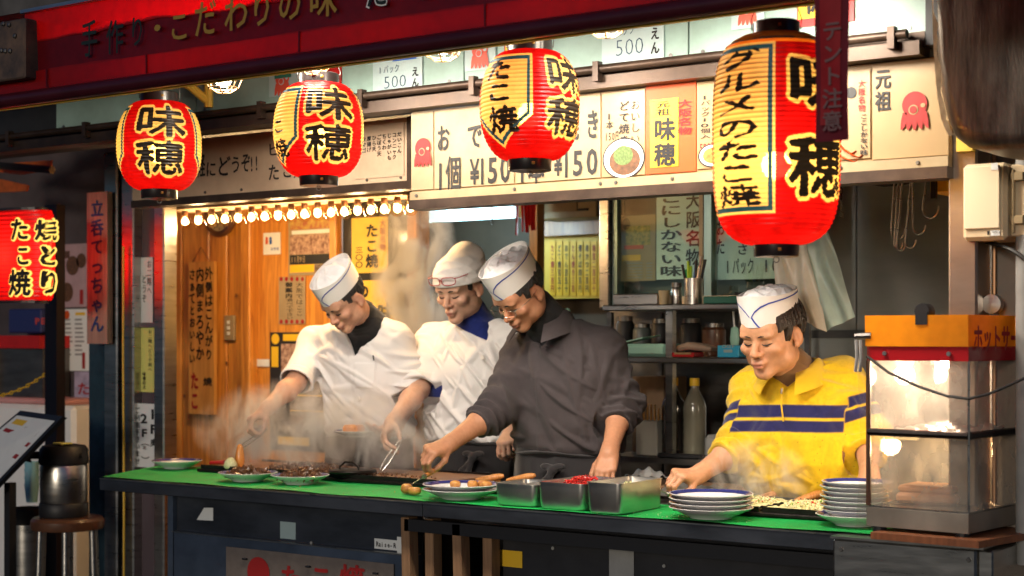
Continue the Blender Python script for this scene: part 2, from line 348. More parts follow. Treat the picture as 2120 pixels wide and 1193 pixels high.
part('rail', 'plank_dark', wt, (at(704, 0, 1.35).x, at(856, 0, 1.35).x, 1.345, 1.369, 1.60, 1.66))
part('lower_panel', 'plank', wt, (at(704, 0, 1.35).x, at(856, 0, 1.35).x, 1.35, 1.369, .1, 1.0))
for (x, y) in ((490, 612), (470, 752), (382, 820)):
    p = at(x, y, 1.348); MB(wloc(wt)).lathe([(.0001, 0), (.008, 0), (.009, .003)], p, 12, rot=Matrix.Rotation(R(90), 3, 'X')).build('knot', 'plank_dark', wt)
DFY = .66
# steel door frame with dim glass at the left of the stall
df = thing('steel_door_frame', 'steel framed narrow glass door left of the plank wall', 'door frame', (-2.5, .66, 0))
for a, b in ((222, 249), (258, 283), (325, 346)):
    x0, x1 = at(a, 0, DFY).x, at(b, 0, DFY).x
    part('post', 'steel', df, (x0, x1, .64, .72, 0, 2.32), bev=.006)
part('gap_strip', 'black', df, (at(249, 0, DFY).x, at(258, 0, DFY).x, .70, .72, 0, 2.32))
part('pane', mat('dim_glass', (.10, .075, .085), .14, coat=.5), df, (at(283, 0, DFY).x, at(325, 0, DFY).x, .69, .70, .1, 2.30))
part('cross_rail', 'steel', df, (at(283, 0, DFY).x, at(325, 0, DFY).x, .672, .689, at(300, 678, DFY).z, at(300, 668, DFY).z))
x = at(256, 0, .62).x
tag(MB((x, .62, 0)).tube([(x, .62, 0), (x, .622, .8), (x - .003, .62, 1.4), (x - .004, .622, 1.9)], .005, 6).build('yellow_cable', 'yellow', None, True), 'thin yellow cable running down the steel door frame', 'cable')
# beam with the row of bulbs and sign strips
tag(MB((-1.6, .8, 2.0)).box(at(352, 0, .8).x, at(846, 0, .8).x, .77, .90, 2.058, 2.15, bev=.004).build('bulb_beam', 'cream2'), 'grey brown beam carrying the row of clear bulbs', 'beam')
g = thing('gutter_rail', 'dark brown gutter rail running between the pale panels and the menu boards', 'gutter', (-.5, .05, 2.26))
part('channel', 'brown_metal', g, (-3.3, 1.31, .06, .118, 2.262, 2.285), (-3.3, 1.31, .04, .0595, 2.262, 2.30), (-3.3, 1.31, .08, .118, 2.2855, 2.33))
MB(wloc(g)).tube([(-3.3, .03, 2.318), (1.28, .03, 2.318)], .013, 10).build('pipe', 'brown_metal', g, True)
for x in np.arange(-3.0, 1.3, .47): part('bracket', 'brown_metal', g, (x, x + .02, .012, .039, 2.28, 2.34))
p = thing('sign_fascia', 'long pale teal enamel panels above the menu boards under the awning', 'panel', (-.5, .12, 2.33))
xs = [at(115, 0, .12).x, at(405, 0, .12).x, -.28, at(1425, 0, .12).x, 1.31]
for i, (a, b) in enumerate(zip(xs, xs[1:])):
    part('panel', 'panel_teal', p, (a + .003, b - .003, .122, .14, 2.333, 2.80))
    for xx in (a + .05, b - .06, (a + b) / 2): MB(wloc(p)).lathe([(.0001, 0), (.006, 0), (.007, .004)], (xx, .122, 2.352), 8, rot=Matrix.Rotation(R(90), 3, 'X')).build('screw', 'steel_dark', p)
part('corner_post', 'black', p, (1.312, 1.37, .08, .14, 2.29, 2.8))
tag(MB((0, .3, 2.26)).box(-3.3, 1.5, .142, .36, 2.29, 2.72).build('fascia_box', 'dark'), 'dark boxing behind the pale upper panels', 'boxing')
# dark upper walls and neighbour
tag(MB((0, 0, 2.8)).box(-6, 4, .16, .5, 2.802, 6).build('upper_facade', 'concrete'), 'dark upper facade above the stall awning', 'facade')
# ---- awning
A0, A1, AY = -3.2, 2.3, -.75
paper('awning_lit', (.95, .010, .008), .9, var=.12); paper('awning_shade_seam', (.20, .003, .010), .5, var=.2); paper('awning_mid', (.42, .006, .009), .6, var=.15); paper('awning_lip', (.10, .012, .022), .2)
aw = thing('awning', 'long red canvas awning with painted lettering along its front', 'awning', (-.5, AY, 2.26))
X0 = at(52, 0, AY).x
def strip(name, m, xa, xb, y, z0, z1, w0=0, w1=0, th=.003, seed=0):
    rr = random.Random(seed); ph = [rr.uniform(0, 6) for _ in range(4)]; n = 160
    def wob(x, a): return a * (math.sin(x * 5 + ph[0]) * .5 + math.sin(x * 13 + ph[1]) * .3 + math.sin(x * 31 + ph[2]) * .2)
    b = MB(wloc(aw))
    for yy, rev in ((y, 0), (y + th, 1)):
        b.grid(lambda u, v: (xa + (xb - xa) * u, yy + .004 * math.sin(9 * u * (xb - xa) + ph[3]) * (1 - v), z0 + wob(xa + (xb - xa) * u, w0) + (z1 + wob(xa + (xb - xa) * u, w1) - z0 - wob(xa + (xb - xa) * u, w0)) * v), n, 3)
    return b.build(name, m, aw, True)
strip('shaded_band', 'awning_shade_seam', X0, A1, AY, 2.362, 2.466, 0, .010, seed=2)  # dark lower strip: shade on the fascia put into the colour
strip('lit_band', 'awning_lit', X0 + .002, A1, AY - .004, 2.461, 2.556, .010, 0, seed=2)  # bright upper strip: light on the fascia put into the colour
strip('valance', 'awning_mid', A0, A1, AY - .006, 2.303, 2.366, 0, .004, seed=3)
MB(wloc(aw)).tube([(A0 + (A1 - A0) * i / 40, AY + .0, 2.283) for i in range(41)], .024, 12, flat=1.0).build('lip_roll', mat('lip', (.06, .008, .014), .35, var=.3), aw, True)
part('edge_trim', 'steel', aw, (X0, A1, AY - .02, AY - .002, 2.557, 2.568))
part('lip_trim', 'yellow_paper', aw, (A0, A1, AY + .012, AY + .022, 2.256, 2.262))
for x in (-1.30, -.83, -.2, .45, 1.0): part('seam', 'awning_shade_seam', aw, (x, x + .006, AY - .0115, AY - .0095, 2.306, 2.365))
b = MB(wloc(aw)); b.grid(lambda u, v: (A0 + (A1 - A0) * u, AY + .01 + .86 * v, 2.57 + .24 * v - .02 * math.sin(v * 3.14)), 40, 6).build('canopy', 'awning_lip', aw, True)
xq = at(432, 230, .02).x
for q in ([(xq, .02, 2.34), (xq, .02, 2.62)], [(xq, .02, 2.36), (xq - .05, -.03, 2.42), (xq - .12, -.08, 2.45), (xq - .2, -.14, 2.47)]):
    MB(wloc(aw)).tube(q, .016, 8).build('bracket', 'yellow_paper', aw, True)
for ch, x0, y0, x1, y1 in (('手', 168, 42, 202, 118), ('作', 220, 40, 256, 112), ('り', 268, 32, 300, 98)): write(aw, ch, x0, y0, x1, y1, AY - .014, 'green_ink', bold=.012, fill=1.05)
for ch, x0, y0, x1, y1 in (('・', 300, 30, 352, 86), ('こ', 350, 22, 392, 86), ('だ', 402, -2, 448, 76), ('わ', 464, -12, 514, 66), ('り', 518, -20, 566, 56), ('の', 575, -32, 625, 46), ('味', 640, -44, 698, 36)): write(aw, ch, x0, y0, x1, y1, AY - .014, 'gold_ink', bold=.016, fill=1.05)
write(aw, 'た', 752, -60, 806, 22, AY - .014, 'white', bold=.05); write(aw, 'た', 754, -58, 804, 20, AY - .017, 'green_ink', bold=.012)
write(aw, 'こ', 850, -76, 904, 6, AY - .014, 'white', bold=.05)
jb = at(25, 105, AY - .03)
t = thing('rusty_box', 'rusty riveted metal box at the left end of the awning', 'box', (jb.x, AY, jb.z))
xa, xb, za, zb = rect(-40, 45, 51, 168, AY - .05)
part('shell', 'rust', t, (xa, xb, AY - .05, AY + .1, za, zb), bev=.005)
for (x, y) in ((8, 50), (20, 52), (32, 75), (4, 105), (12, 106), (22, 106)):
    q = at(x, y, AY - .05); MB(wloc(t)).lathe([(.009, 0), (.008, .005), (.004, .008)], q, 8, rot=Matrix.Rotation(R(90), 3, 'X')).build('rivet', 'steel_dark', t)
# ---- counter
CX0, CX1, CXM = -1.925, 1.13, -.348
ct = thing('counter', 'long dark steel serving counter of the food stall', 'counter', (-.4, 0, .1))
b = MB(wloc(ct)); b.poly([(CX0, 0, .925), (CX0 - .25, .52, .925), (CX0 - .25, .60, .925), (-1.75, .74, .925), (CXM - .0015, .74, .925), (CXM - .0015, 0, .925)], (0, 0, .037)).build('worktop', 'steel_dark', ct)
part('worktop', 'steel_dark', ct, (CXM + .0015, CX1, 0, .56, .925, .962), bev=.003)
part('front_edge', 'steel_panel', ct, (CX0, CXM - .0015, -.014, -.001, .918, .964), (CXM + .0015, CX1, -.014, -.001, .918, .964), bev=.002)
part('edge_bead', 'steel', ct, (CX0, CXM - .0015, -.0155, -.0145, .9605, .9645), (CXM + .0015, CX1, -.0155, -.0145, .9605, .9645))
LX = -1.62
part('front_panel', 'steel_panel', ct, (LX, -.46, .10, .13, .775, .92))
part('kick_panel', mat('kick_blue', (.12, .16, .23), .4, .6, var=.45, vscale=3, bump=.1, bscale=9, rvar=.12), ct, (LX + .01, -.46, .075, .13, .1, .77))
part('panel_ledge', 'steel', ct, (LX, -.46, .07, .0995, .7705, .7745))
part('side_panel', mat('side_blue', (.20, .25, .33), .35, .8, var=.3), ct, (LX - .03, LX - .001, .08, .60, .1, .92))
part('front_panel', mat('dark_panel', (.030, .030, .034), .5, .2, var=.5, vscale=4), ct, (-.12, 1.5, .12, .15, .1, .915))
part('under_rail', 'black', ct, (-.46, 1.12, .03, .06, .86, .90))
# stickers and label on the counter front
for nm, m, x0, y0, x1, y1, Y, lb in (('sticker', 'paper_blue', 580, 1081, 612, 1116, .098, 'small pale blue sticker on the counter front'), ('sticker', 'paper_white', 407, 1050, 441, 1078, .098, 'torn white sticker on the left of the counter front'),
        ('sticker', 'yellow', 1032, 1140, 1081, 1174, .117, 'yellow sticker on the dark counter front'), ('sticker', 'grey', 1261, 1129, 1312, 1230, .117, 'tall grey paper sheet on the dark counter front')):
    x0, x1, z0, z1 = rect(x0, y0, x1, y1, Y); bb = MB((x0, Y, z0))
    if 'torn' in lb: bb.poly([(x0, Y, z0), (x1, Y, z0 + .002), (x1, Y, z1), (x0 + (x1 - x0) * .45, Y, z1 - .003), (x0 + (x1 - x0) * .3, Y, z1 - .02)], (0, .0015, 0))
    else: bb.box(x0, x1, Y, Y + .0015, z0, z1)
    tag(bb.build(nm, m), lb, 'sticker')
t = sheet('name_label', 'white printed name strip on the counter front', 'label', 775, 1117, 822, 1138, .098, 'paper_white', .0015)
write(t, 'Raise-R', 778, 1120, 820, 1135, .0965, 'ink')
t = sheet('name_label', 'blank white card beside the timber props under the counter', 'label', 822, 1112, 836, 1146, .098, 'paper_white', .0015)
t = sheet('low_banner', 'cream banner with red lettering low on the counter front', 'banner', 468, 1150, 815, 1260, .068, mat('old_banner', (.17, .14, .12), .6, var=.3), .003)
for ch, x0, x1 in (('た', 578, 628), ('こ', 640, 690), ('焼', 700, 760)): write(t, ch, x0, 1166, x1, 1230, .0655, 'red_ink', bold=.03)
q = at(535, 1185, .066); b = MB(wloc(t)); b.lathe([(.0001, 0), (.055, 0), (.055, .001)], q, 20, rot=Matrix.Rotation(R(90), 3, 'X')).build('round_mark', 'red_ink', t)
for x, y in ((502, 1157), (633, 1173), (772, 1187)):
    q = at(x, y, .06); MB(wloc(t)).tube([q, q + Vector((.02, 0, 0))], .004, 6).build('clip', 'black', t)
for x, y, Y in ((1145, 1135, .118), (1375, 1172, .118), (1010, 1178, .118), (515, 1118, .098), (645, 1124, .098), (738, 1142, .098), (1530, 1150, .118)):
    q = at(x, y, Y); MB(wloc(ct)).lathe([(.0001, 0), (.006, 0), (.0055, .003)], q, 10, rot=Matrix.Rotation(R(90), 3, 'X')).build('bolt', 'grey', ct)
# timber props leaning under the counter
for i, (xa, xb, xc, wd) in enumerate(((848, 856, 0, 30), (893, 900, 0, 30), (958, 966, 0, 34), (1012, 1016, 0, 32))):
    p0 = at(xa, 1062, .03 + .02 * (i % 2)); w = .036
    q = MB((p0.x, p0.y, 0)); q.box(p0.x - w / 2 + .0, p0.x + w / 2, p0.y, p0.y + .05, .003, .905 - .003 * i, bev=.003)
    o = q.build('timber_prop', 'timber'); o.rotation_euler = (0, R((-1.4, -.8, -1.8, -.6)[i]), 0)
    tag(o, ('leftmost', 'second from left', 'third from left', 'rightmost')[i] + ' timber prop standing under the counter', 'timber prop', 'timber props under the counter')
# right end of the counter
ce = thing('counter_end_rail', 'scuffed metal rail box at the right end of the counter', 'rail', (1.3, -.05, .85))
part('box', 'steel', ce, (1.105, 1.50, -.06, .0, .845, .958), bev=.006)
part('side', 'steel', ce, (1.501, 1.54, -.05, .9, .845, .955), bev=.004)
part('flange', 'steel', ce, (1.10, 1.52, -.064, .62, .9585, .9645))
for x in (1.13, 1.48): MB(wloc(ce)).lathe([(.0001, 0), (.007, 0), (.006, .004)], (x, -.0605, .93), 8, rot=Matrix.Rotation(R(90), 3, 'X')).build('screw', 'steel_dark', ce)
for x in (1.16, 1.34): part('leg', mat('blue_leg', (.03, .05, .12), .4, .4), ce, (x, x + .035, .02, .055, 0, .844))
# green mat
mat('mat_green', (.002, .42, .075), .6, var=.4, vscale=7, bump=.5, bscale=900, col2=(.003, .27, .05), rvar=.2)
def matfn(xa, xb, d):
    return lambda u, v: (xa + (xb - xa) * u, .0 + d * v - .004 * math.sin(u * 19) * (1 - v), .9665 + .0014 * math.sin(u * 23 + v * 4) + .002)
t = MB((-1.1, 0, .966)); t.grid(lambda u, v: (lambda p: (p[0] - .245 * v * (1 - u), p[1], p[2]))(matfn(CX0 + .004, CXM - .003, .52)(u, v)), 60, 6); tag(t.build('counter_mat', 'mat_green', None, True), 'bright green rubber mat on the left half of the counter', 'mat')
t = MB((.4, 0, .966)); t.grid(matfn(CXM + .003, 1.30, .34), 40, 4); tag(t.build('counter_mat', 'mat_green', None, True), 'bright green ribbed mat on the right half of the counter', 'mat')
# ---- right pillar, wall, duct, meter
tag(MB((XR, .15, 0)).box(XR, at(2028, 0, .15).x, .13, .24, 0, 2.4, bev=.006).build('steel_pillar', mat('pillar_steel', (.34, .27, .22), .35, .8, var=.3, vscale=3, stretch=(1, 1, 3))), 'steel pillar at the right end of the kitchen opening', 'pillar')
tag(MB((XR, .15, 2.0)).box(at(1985, 0, .12).x, at(2018, 0, .12).x, .10, .128, 2.0, 2.30).build('yellow_strip', 'yellow_paper'), 'ochre strip at the head of the right steel pillar', 'strip')
tag(MB((1.9, .3, 0)).box(at(2028, 0, .15).x + .002, 2.6, .26, .32, 0, 2.8).build('side_wall', mat('wall_grey', (.26, .22, .185), .7, var=.4, vscale=4, bump=.2)), 'grey rendered wall right of the steel pillar', 'wall')
x = at(2048, 0, .2).x; tag(MB((x, .2, 1)).tube([(x, .24, .9), (x, .24, 2.05)], .006, 8).build('conduit', mat('copper', (.55, .30, .16), .35, .8), None, True), 'thin copper pipe on the wall below the meter box', 'pipe')
x = at(2112, 0, .1).x; tag(MB((x, .1, 1.5)).tube([(x, .16, .9), (x, .16, 2.3)], .03, 14).build('drain_pipe', 'grey', None, True), 'grey drain pipe at the right edge', 'pipe')
mx = thing('meter_box', 'cream plastic meter box with hinged clips on the right wall', 'meter box', tuple(at(2045, 500, .1)))
x0, x1, z0, z1 = rect(1992, 338, 2084, 498, .10)
part('case', 'meter', mx, (x0, x1, .10, .24, z0, z1), bev=.01)
xx0, xx1, zz0, zz1 = rect(1996, 344, 2070, 474, .094)
part('cover', mat('meter_cover', (.74, .62, .43), .45), mx, (xx0, xx1, .092, .0995, zz0, zz1), bev=.004)
part('flange', 'meter', mx, (x1 + .001, x1 + .045, .13, .24, z0 + .01, z1 - .005), bev=.004)
for y in (365, 455):
    zz = at(2088, y, .1).z; part('clip', 'cream_white', mx, (x1 + .004, x1 + .04, .115, .129, zz - .012, zz + .012), bev=.003)
MB(wloc(mx)).tube([(x1 + .012, .118, z0 + .02), (x1 + .012, .118, z1 - .02)], .004, 6).build('hinge_rod', 'cream_white', mx, True)
s_ = blot(mx, 'maker_plate', 'paper_white', 2050, 477, 2070, 488, .0975); write(s_, 'ワルボックス', 2054, 478, 2070, 483, .0955, 'ink'); write(s_, '■', 2043, 477, 2050, 488, .0955, 'ink')
blot(mx, 'sticker', 'paper_white', 2052, 338, 2066, 352, .0905)
tag(MB(tuple(at(2060, 500, .15))).tube([at(2040, 500, .2), at(2070, 508, .14), at(2095, 518, .12), at(2135, 545, .12)], .006, 6).build('meter_cable', 'rubber', None, True), 'black cable leaving the meter box', 'cable')
# curved sheet metal duct at the upper right
mat('duct', (.21, .18, .155), .40, .7, var=.6, vscale=5, stretch=(5, 1, .8), bump=.25, bscale=45, rvar=.2, col2=(.06, .05, .045))
dc = thing('sheet_metal_duct', 'big dark rounded sheet metal duct with peeling cream edge at upper right', 'duct', tuple(at(2040, 300, -.25)))
DY = -.25
prof = [at(1932, -60, DY), at(1931, 100, DY), at(1938, 190, DY), at(1950, 245, DY), at(1968, 282, DY), at(1995, 302, DY), at(2030, 309, DY), at(2080, 308, DY), at(2140, 303, DY), at(2240, 298, DY), at(2240, -60, DY)]
b = MB(wloc(dc)); n = len(prof)
def inset(k, d): c_ = Vector((sum(p.x for p in prof) / n, 0, sum(p.z for p in prof) / n)); p = prof[k]; v = Vector((c_.x - p.x, 0, c_.z - p.z)); v.normalize(); return Vector((p.x, 0, p.z)) + v * d
rings = [(0, DY + .30), (0, DY + .045), (.008, DY + .02), (.022, DY + .006), (.045, DY)]
ids = [[b.pt(inset(k, d) + Vector((0, y, 0))) for k in range(n)] for d, y in rings]
for q, r_ in zip(ids, ids[1:]):
    for i in range(n): b.face((q[i], q[(i + 1) % n], r_[(i + 1) % n], r_[i]))
b.face(ids[-1]); b.build('shell', 'duct', dc, True)
b = MB(wloc(dc)); rr = random.Random(4); pts = []
edge = [(1931, -40), (1931, 20), (1932, 60), (1934, 100), (1937, 150), (1942, 200), (1949, 242), (1958, 266), (1966, 280)]
outer = []; inner = []
for k in range(33):
    f = k / 32 * (len(edge) - 1); i = min(int(f), len(edge) - 2); w = f - i; x = edge[i][0] * (1 - w) + edge[i + 1][0] * w; y = edge[i][1] * (1 - w) + edge[i + 1][1] * w
    outer.append(at(x - 1, y + 2, DY - .004)); inner.append(at(x + (8 if y > 40 else 3) + rr.uniform(-2.5, 3.5), y - 2, DY - .006))
for k in range(32):
    b.face([b.pt(outer[k]), b.pt(outer[k + 1]), b.pt(inner[k + 1]), b.pt(inner[k])])
b.build('peeling_edge', mat('peel', (.55, .45, .30), .7, var=.4, vscale=40, bump=.4), dc)
# ---- far neighbour on the left
nb = thing('neighbour_wall', 'dark neighbouring shop wall at the far left', 'wall', (-3.6, 1.2, 0))
part('panel', mat('neigh', (.09, .07, .075), .7, var=.5, vscale=3), nb, (-6.5, -3.02, 1.3, 1.34, 0, 4))
part('lower_panel', mat('teal_steel', (.08, .15, .19), .3, .7, var=.4), nb, (at(188, 0, .69).x, at(222, 0, .69).x - .002, .68, .70, 0, at(205, 712, .69).z))
tag(MB((at(112, 0, .75).x, .75, 0)).box(at(100, 0, .75).x, at(124, 0, .75).x, .73, .78, 0, 2.12).build('dark_pole', mat('pole', (.012, .012, .02), .35, .5)), 'dark square pole beside the red lantern box', 'pole')
na = thing('neighbour_awning', 'dim maroon awning of the neighbouring shop at far left', 'awning', (-3, .6, 2.1))
b = MB(wloc(na)); pa = [at(-60, 250, .6), at(93, 225, .6), at(93, 272, .6), at(-60, 292, .6)]; b.poly(pa, (0, .1, 0)).build('valance', 'awning_mid', na)
b = MB(wloc(na)); pa = [at(-60, 320, .8), at(62, 285, .8), at(62, 306, .8), at(-60, 345, .8)]; b.poly(pa, (0, .02, 0)).build('inner_panel', 'pink', na)
for q in ((( -40, 340), (108, 352)), ((-40, 300), (60, 290))):
    MB(wloc(na)).tube([at(*q[0], .75), at(*q[1], .75)], .02, 6).build('bar', 'steel_dark', na)
nl = thing('tarpaulin', 'orange glowing tarpaulin under the neighbouring awning', 'tarpaulin', tuple(at(50, 350, .9)))
MB(wloc(nl)).poly([at(-40, 352, .9), at(20, 338, .9), at(106, 332, .9), at(104, 352, .9), at(40, 362, .9)], (0, .01, 0)).build('sheet', paper('orange_cloth', (.8, .2, .04), .5), nl)
MB(wloc(nl)).poly([at(-40, 362, .85), at(58, 384, .85), at(54, 396, .85), at(-40, 400, .85)], (0, .01, 0)).build('flap', 'orange_cloth', nl)
# ================================================================== LANTERNS AND LAMPS
paper('lan_red', (.60, .005, .005), .62, .22, var=.35); paper('lan_cream', (.90, .68, .22), .68, .22, var=.16); paper('lan_blue', (.02, .10, .17), .35, var=.3); paper('lan_ink', (.016, .013, .010), .25, var=.3)
paper('lan_orange', (.85, .22, .02), .65)
mat('lacquer', (.016, .012, .012), .35, coat=.3)
def raster(tri_items, U, V):
    """which grid cells (U x V arrays of centres) lie inside the glyph triangles"""
    m = np.zeros(U.shape, bool); u1 = U[:, 0]; v1 = V[0, :]
    for q, f, *_ in tri_items:
        for t in f:
            a, b, c = q[t[0]], q[t[1]], q[t[2]]
            i0, i1 = np.searchsorted(u1, min(a[0], b[0], c[0])), np.searchsorted(u1, max(a[0], b[0], c[0])); j0, j1 = np.searchsorted(v1, min(a[1], b[1], c[1])), np.searchsorted(v1, max(a[1], b[1], c[1]))
            if i1 <= i0 or j1 <= j0: continue
            x, y = U[i0:i1, j0:j1], V[i0:i1, j0:j1]
            s1 = (b[0] - a[0]) * (y - a[1]) - (b[1] - a[1]) * (x - a[0]); s2 = (c[0] - b[0]) * (y - b[1]) - (c[1] - b[1]) * (x - b[0]); s3 = (a[0] - c[0]) * (y - c[1]) - (a[1] - c[1]) * (x - c[0])
            m[i0:i1, j0:j1] |= ((s1 >= 0) & (s2 >= 0) & (s3 >= 0)) | ((s1 <= 0) & (s2 <= 0) & (s3 <= 0))
    return m
def dilate(m, ru, rv):
    o = m.copy()
    for i in range(-ru, ru + 1):
        for j in range(-rv, rv + 1):
            if (i / (ru + .01)) ** 2 + (j / (rv + .01)) ** 2 <= 1: o |= np.roll(np.roll(m, i, 0), j, 1)
    return o
def lantern(name, label, px, py, Y, wpx, hpx, panels, texts, power, nu=320, nv=190, big=False, ribs=26, lean=0.0):
    c = at(px, py, Y); dep = (c - Vector(CAM)).dot(Vector((-ST, CT, 0))); k = dep / 3300
    Rm, H = wpx * k / 2, hpx * k; rc = Rm * (.44 if not big else .36)
    az = math.atan2(CAM[1] - c.y, CAM[0] - c.x)                       # the painted side that faces the street corner
    t = thing(name, label, 'lantern', (c.x, c.y, c.z - H / 2), 'paper lanterns under the awning')
    # u = angle, v = height 0..1
    ue = np.linspace(-math.pi, math.pi, nu + 1); ve = np.linspace(0, 1, nv + 1)
    U, V = np.meshgrid((ue[1:] + ue[:-1]) / 2, (ve[1:] + ve[:-1]) / 2, indexing='ij')
    col = np.zeros(U.shape, np.int32)                                  # 0 red 1 cream 2 blue 3 ink 4 orange
    def dist(poly):
        d = np.full(U.shape, 9.0); P = [(a * math.pi / 180 * Rm, h * H) for a, h in poly]; X, Z = U * Rm, V * H
        for (x0, z0), (x1, z1) in zip(P, P[1:] + P[:1]):
            L = math.hypot(x1 - x0, z1 - z0); d = np.minimum(d, ((x1 - x0) * (Z - z0) - (z1 - z0) * (X - x0)) / L)
        return d
    for cc, hw in panels:
        poly = [(cc - hw, .93), (cc - hw, .36), (cc, .08), (cc + hw, .36), (cc + hw, .93)] if not big else [(cc - hw, .925), (cc - hw, .13), (cc + hw, .13), (cc + hw, .925)]
        d = dist(poly); w = Rm * .045; col[d > 0] = 1; col[(d > w) & (d < w * 2.6)] = 2
    if big: col[V > .925] = 4
    for s, a0, a1, h0, h1, bold, outl in texts:
        it = layout(s, a0 * math.pi / 180, h0, a1 * math.pi / 180, h1, True, 0.0, .97, .05)
        it = [(q + np.stack([np.sin(q[:, 1] * 37 + q[:, 0] * 23) * .012, np.sin(q[:, 0] * 31) * .006], 1), f) for q, f, *_ in it]
        m = raster(it, U, V); br = bold * .5 * (h1 - h0) * H / len(s); m = dilate(m, max(1, round(br / (2 * math.pi * Rm / nu))), max(1, round(br / (H / nv))))
        if outl: o = dilate(m, max(1, int(.010 / (2 * math.pi * Rm / nu))), max(1, int(.010 / (H / nv)))); col[o] = 1
        col[m] = 3
    pw = 2.3 if not big else 6.0
    def rad(h):
        x = abs(2 * h - 1); r = rc + (Rm - rc) * max(0, 1 - x ** pw) ** .52
        if big: r = Rm * (.93 + .07 * math.sin(h * math.pi)) * r / Rm
        return r
    rr = random.Random(int(px)); hs = np.linspace(0, 1, nv + 1)
    ring = np.array([rad(h) * (1 + .026 * (abs(math.sin(h * ribs * math.pi)) ** .7 - .6)) for h in hs])
    jit = 1 + .006 * np.sin(ue * 5 + px)[:, None] * np.sin(hs * 9 + px)[None]
    A = az + ue[:-1]; X = np.cos(A)[:, None] * ring[None] * jit[:-1]; Yy = np.sin(A)[:, None] * ring[None] * jit[:-1]; Z = np.repeat((hs * H)[None], nu, 0)
    co = np.stack([X, Yy, Z], 2).reshape(-1, 3)
    i, j = np.meshgrid(np.arange(nu), np.arange(nv), indexing='ij'); i2 = (i + 1) % nu; W_ = nv + 1
    fa = np.stack([i * W_ + j, i2 * W_ + j, i2 * W_ + j + 1, i * W_ + j + 1], 2).reshape(-1, 4)
    me = bpy.data.meshes.new('paper_body'); me.from_pydata(co.tolist(), [], fa.tolist())
    for q in ('lan_red', 'lan_cream', 'lan_blue', 'lan_ink', 'lan_orange'): me.materials.append(MT[q])
    me.polygons.foreach_set('material_index', col.reshape(-1)); link('paper_body', me, t, True)
    org = wloc(t); ch = H * (.10 if not big else .055); cr = rc * 1.03
    MB(org).lathe([(cr * .8, H - .004), (cr, H - .002), (cr, H + ch), (cr * .93, H + ch + .003), (cr * .9, H + ch), (cr * .9, H)], (c.x, c.y, org.z), 32, False, False).build('top_cap', 'lacquer', t, True)
    if big: MB(org).lathe([(Rm * .80, H * .94), (Rm * .62, H * .975), (cr, H * 1.0), (cr * .9, H * 1.004)], (c.x, c.y, org.z), 40, False, False).build('cap_dome', 'lacquer', t, True)
    MB(org).lathe([(cr * .3, -ch), (cr * .93, -ch), (cr * .95, -ch + .002), (cr * .97, .003), (cr * .85, .004)], (c.x, c.y, org.z), 32, True, False).build('bottom_cap', 'lacquer', t, True)
    for zz in (H + ch * .5, -ch * .45):
        q = Vector((c.x + math.cos(az + .15) * cr * .99, c.y + math.sin(az + .15) * cr * .99, org.z + zz)); MB(org).lathe([(.004, -.004), (.005, 0), (.004, .004)], q, 8).build('rivet', 'gold_ink', t)
    for sg in (-1, 1):
        a = az + math.pi / 2 * sg; MB(org).tube([(c.x + math.cos(a) * cr * f, c.y + math.sin(a) * cr * f, org.z + H + ch + z) for f, z in ((1.03, -ch * .6), (1.06, .01), (.8, .05), (.15, .075))], .0015, 5).build('hanger_wire', 'steel_dark', t)
    MB(org).tube([(c.x, c.y, org.z + H + ch + .07), (c.x, c.y, 2.5)], .003, 5).build('hanging_cord', 'black', t)
    MB(org).tube([(c.x + CT * .007 * math.cos(a), c.y + ST * .007 * math.cos(a), org.z - ch - .007 + .007 * math.sin(a)) for a in np.linspace(0, 6.28, 13)], .0012, 5).build('ring', 'steel_dark', t)
    lamp_light(t, (c.x, c.y, org.z + H * (.42 if not big else .38)), power, (1, .72, .36), .035)
    return t
LP = 1.45
MH = ('味', '穂')
lantern('paper_lantern', 'leftmost round red paper lantern with black lettering', 330, 303, -.4, 172, 182, ((-98, 42), (97, 42)), (('味', -38, 42, .54, .93, .065, 1), ('穂', -36, 38, .13, .52, .065, 1)), LP)
lantern('paper_lantern', 'second round red paper lantern from the left, cream panel on its left', 660, 270, -.4, 185, 192, ((-68, 42), (112, 42)), (('味', -22, 52, .54, .93, .065, 1), ('穂', -20, 48, .12, .52, .065, 1), ('こ', -78, -48, .42, .60, .07, 0), ('焼', -80, -44, .17, .38, .07, 0)), LP)
lantern('paper_lantern', 'third round paper lantern with cream panel of black kana facing the street', 1097, 220, -.4, 206, 224, ((-40, 43), (140, 43)), (('た', -64, -22, .68, .90, .075, 0), ('こ', -60, -16, .48, .68, .075, 0), ('焼', -56, -12, .20, .46, .08, 0), ('味', 18, 84, .56, .93, .065, 1), ('穂', 18, 84, .18, .54, .065, 1)), LP)
lantern('large_paper_lantern', 'huge barrel shaped red and cream paper lantern at the right', 1607, 290, -.52, 262, 436, ((-42, 41), (138, 41)), (('グルメのたこ焼', -66, -12, .165, .90, .075, 0), ('味', 8, 78, .60, .87, .065, 1), ('穂', 8, 80, .20, .50, .065, 1)), LP * 2.4, 440, 320, True, 44)
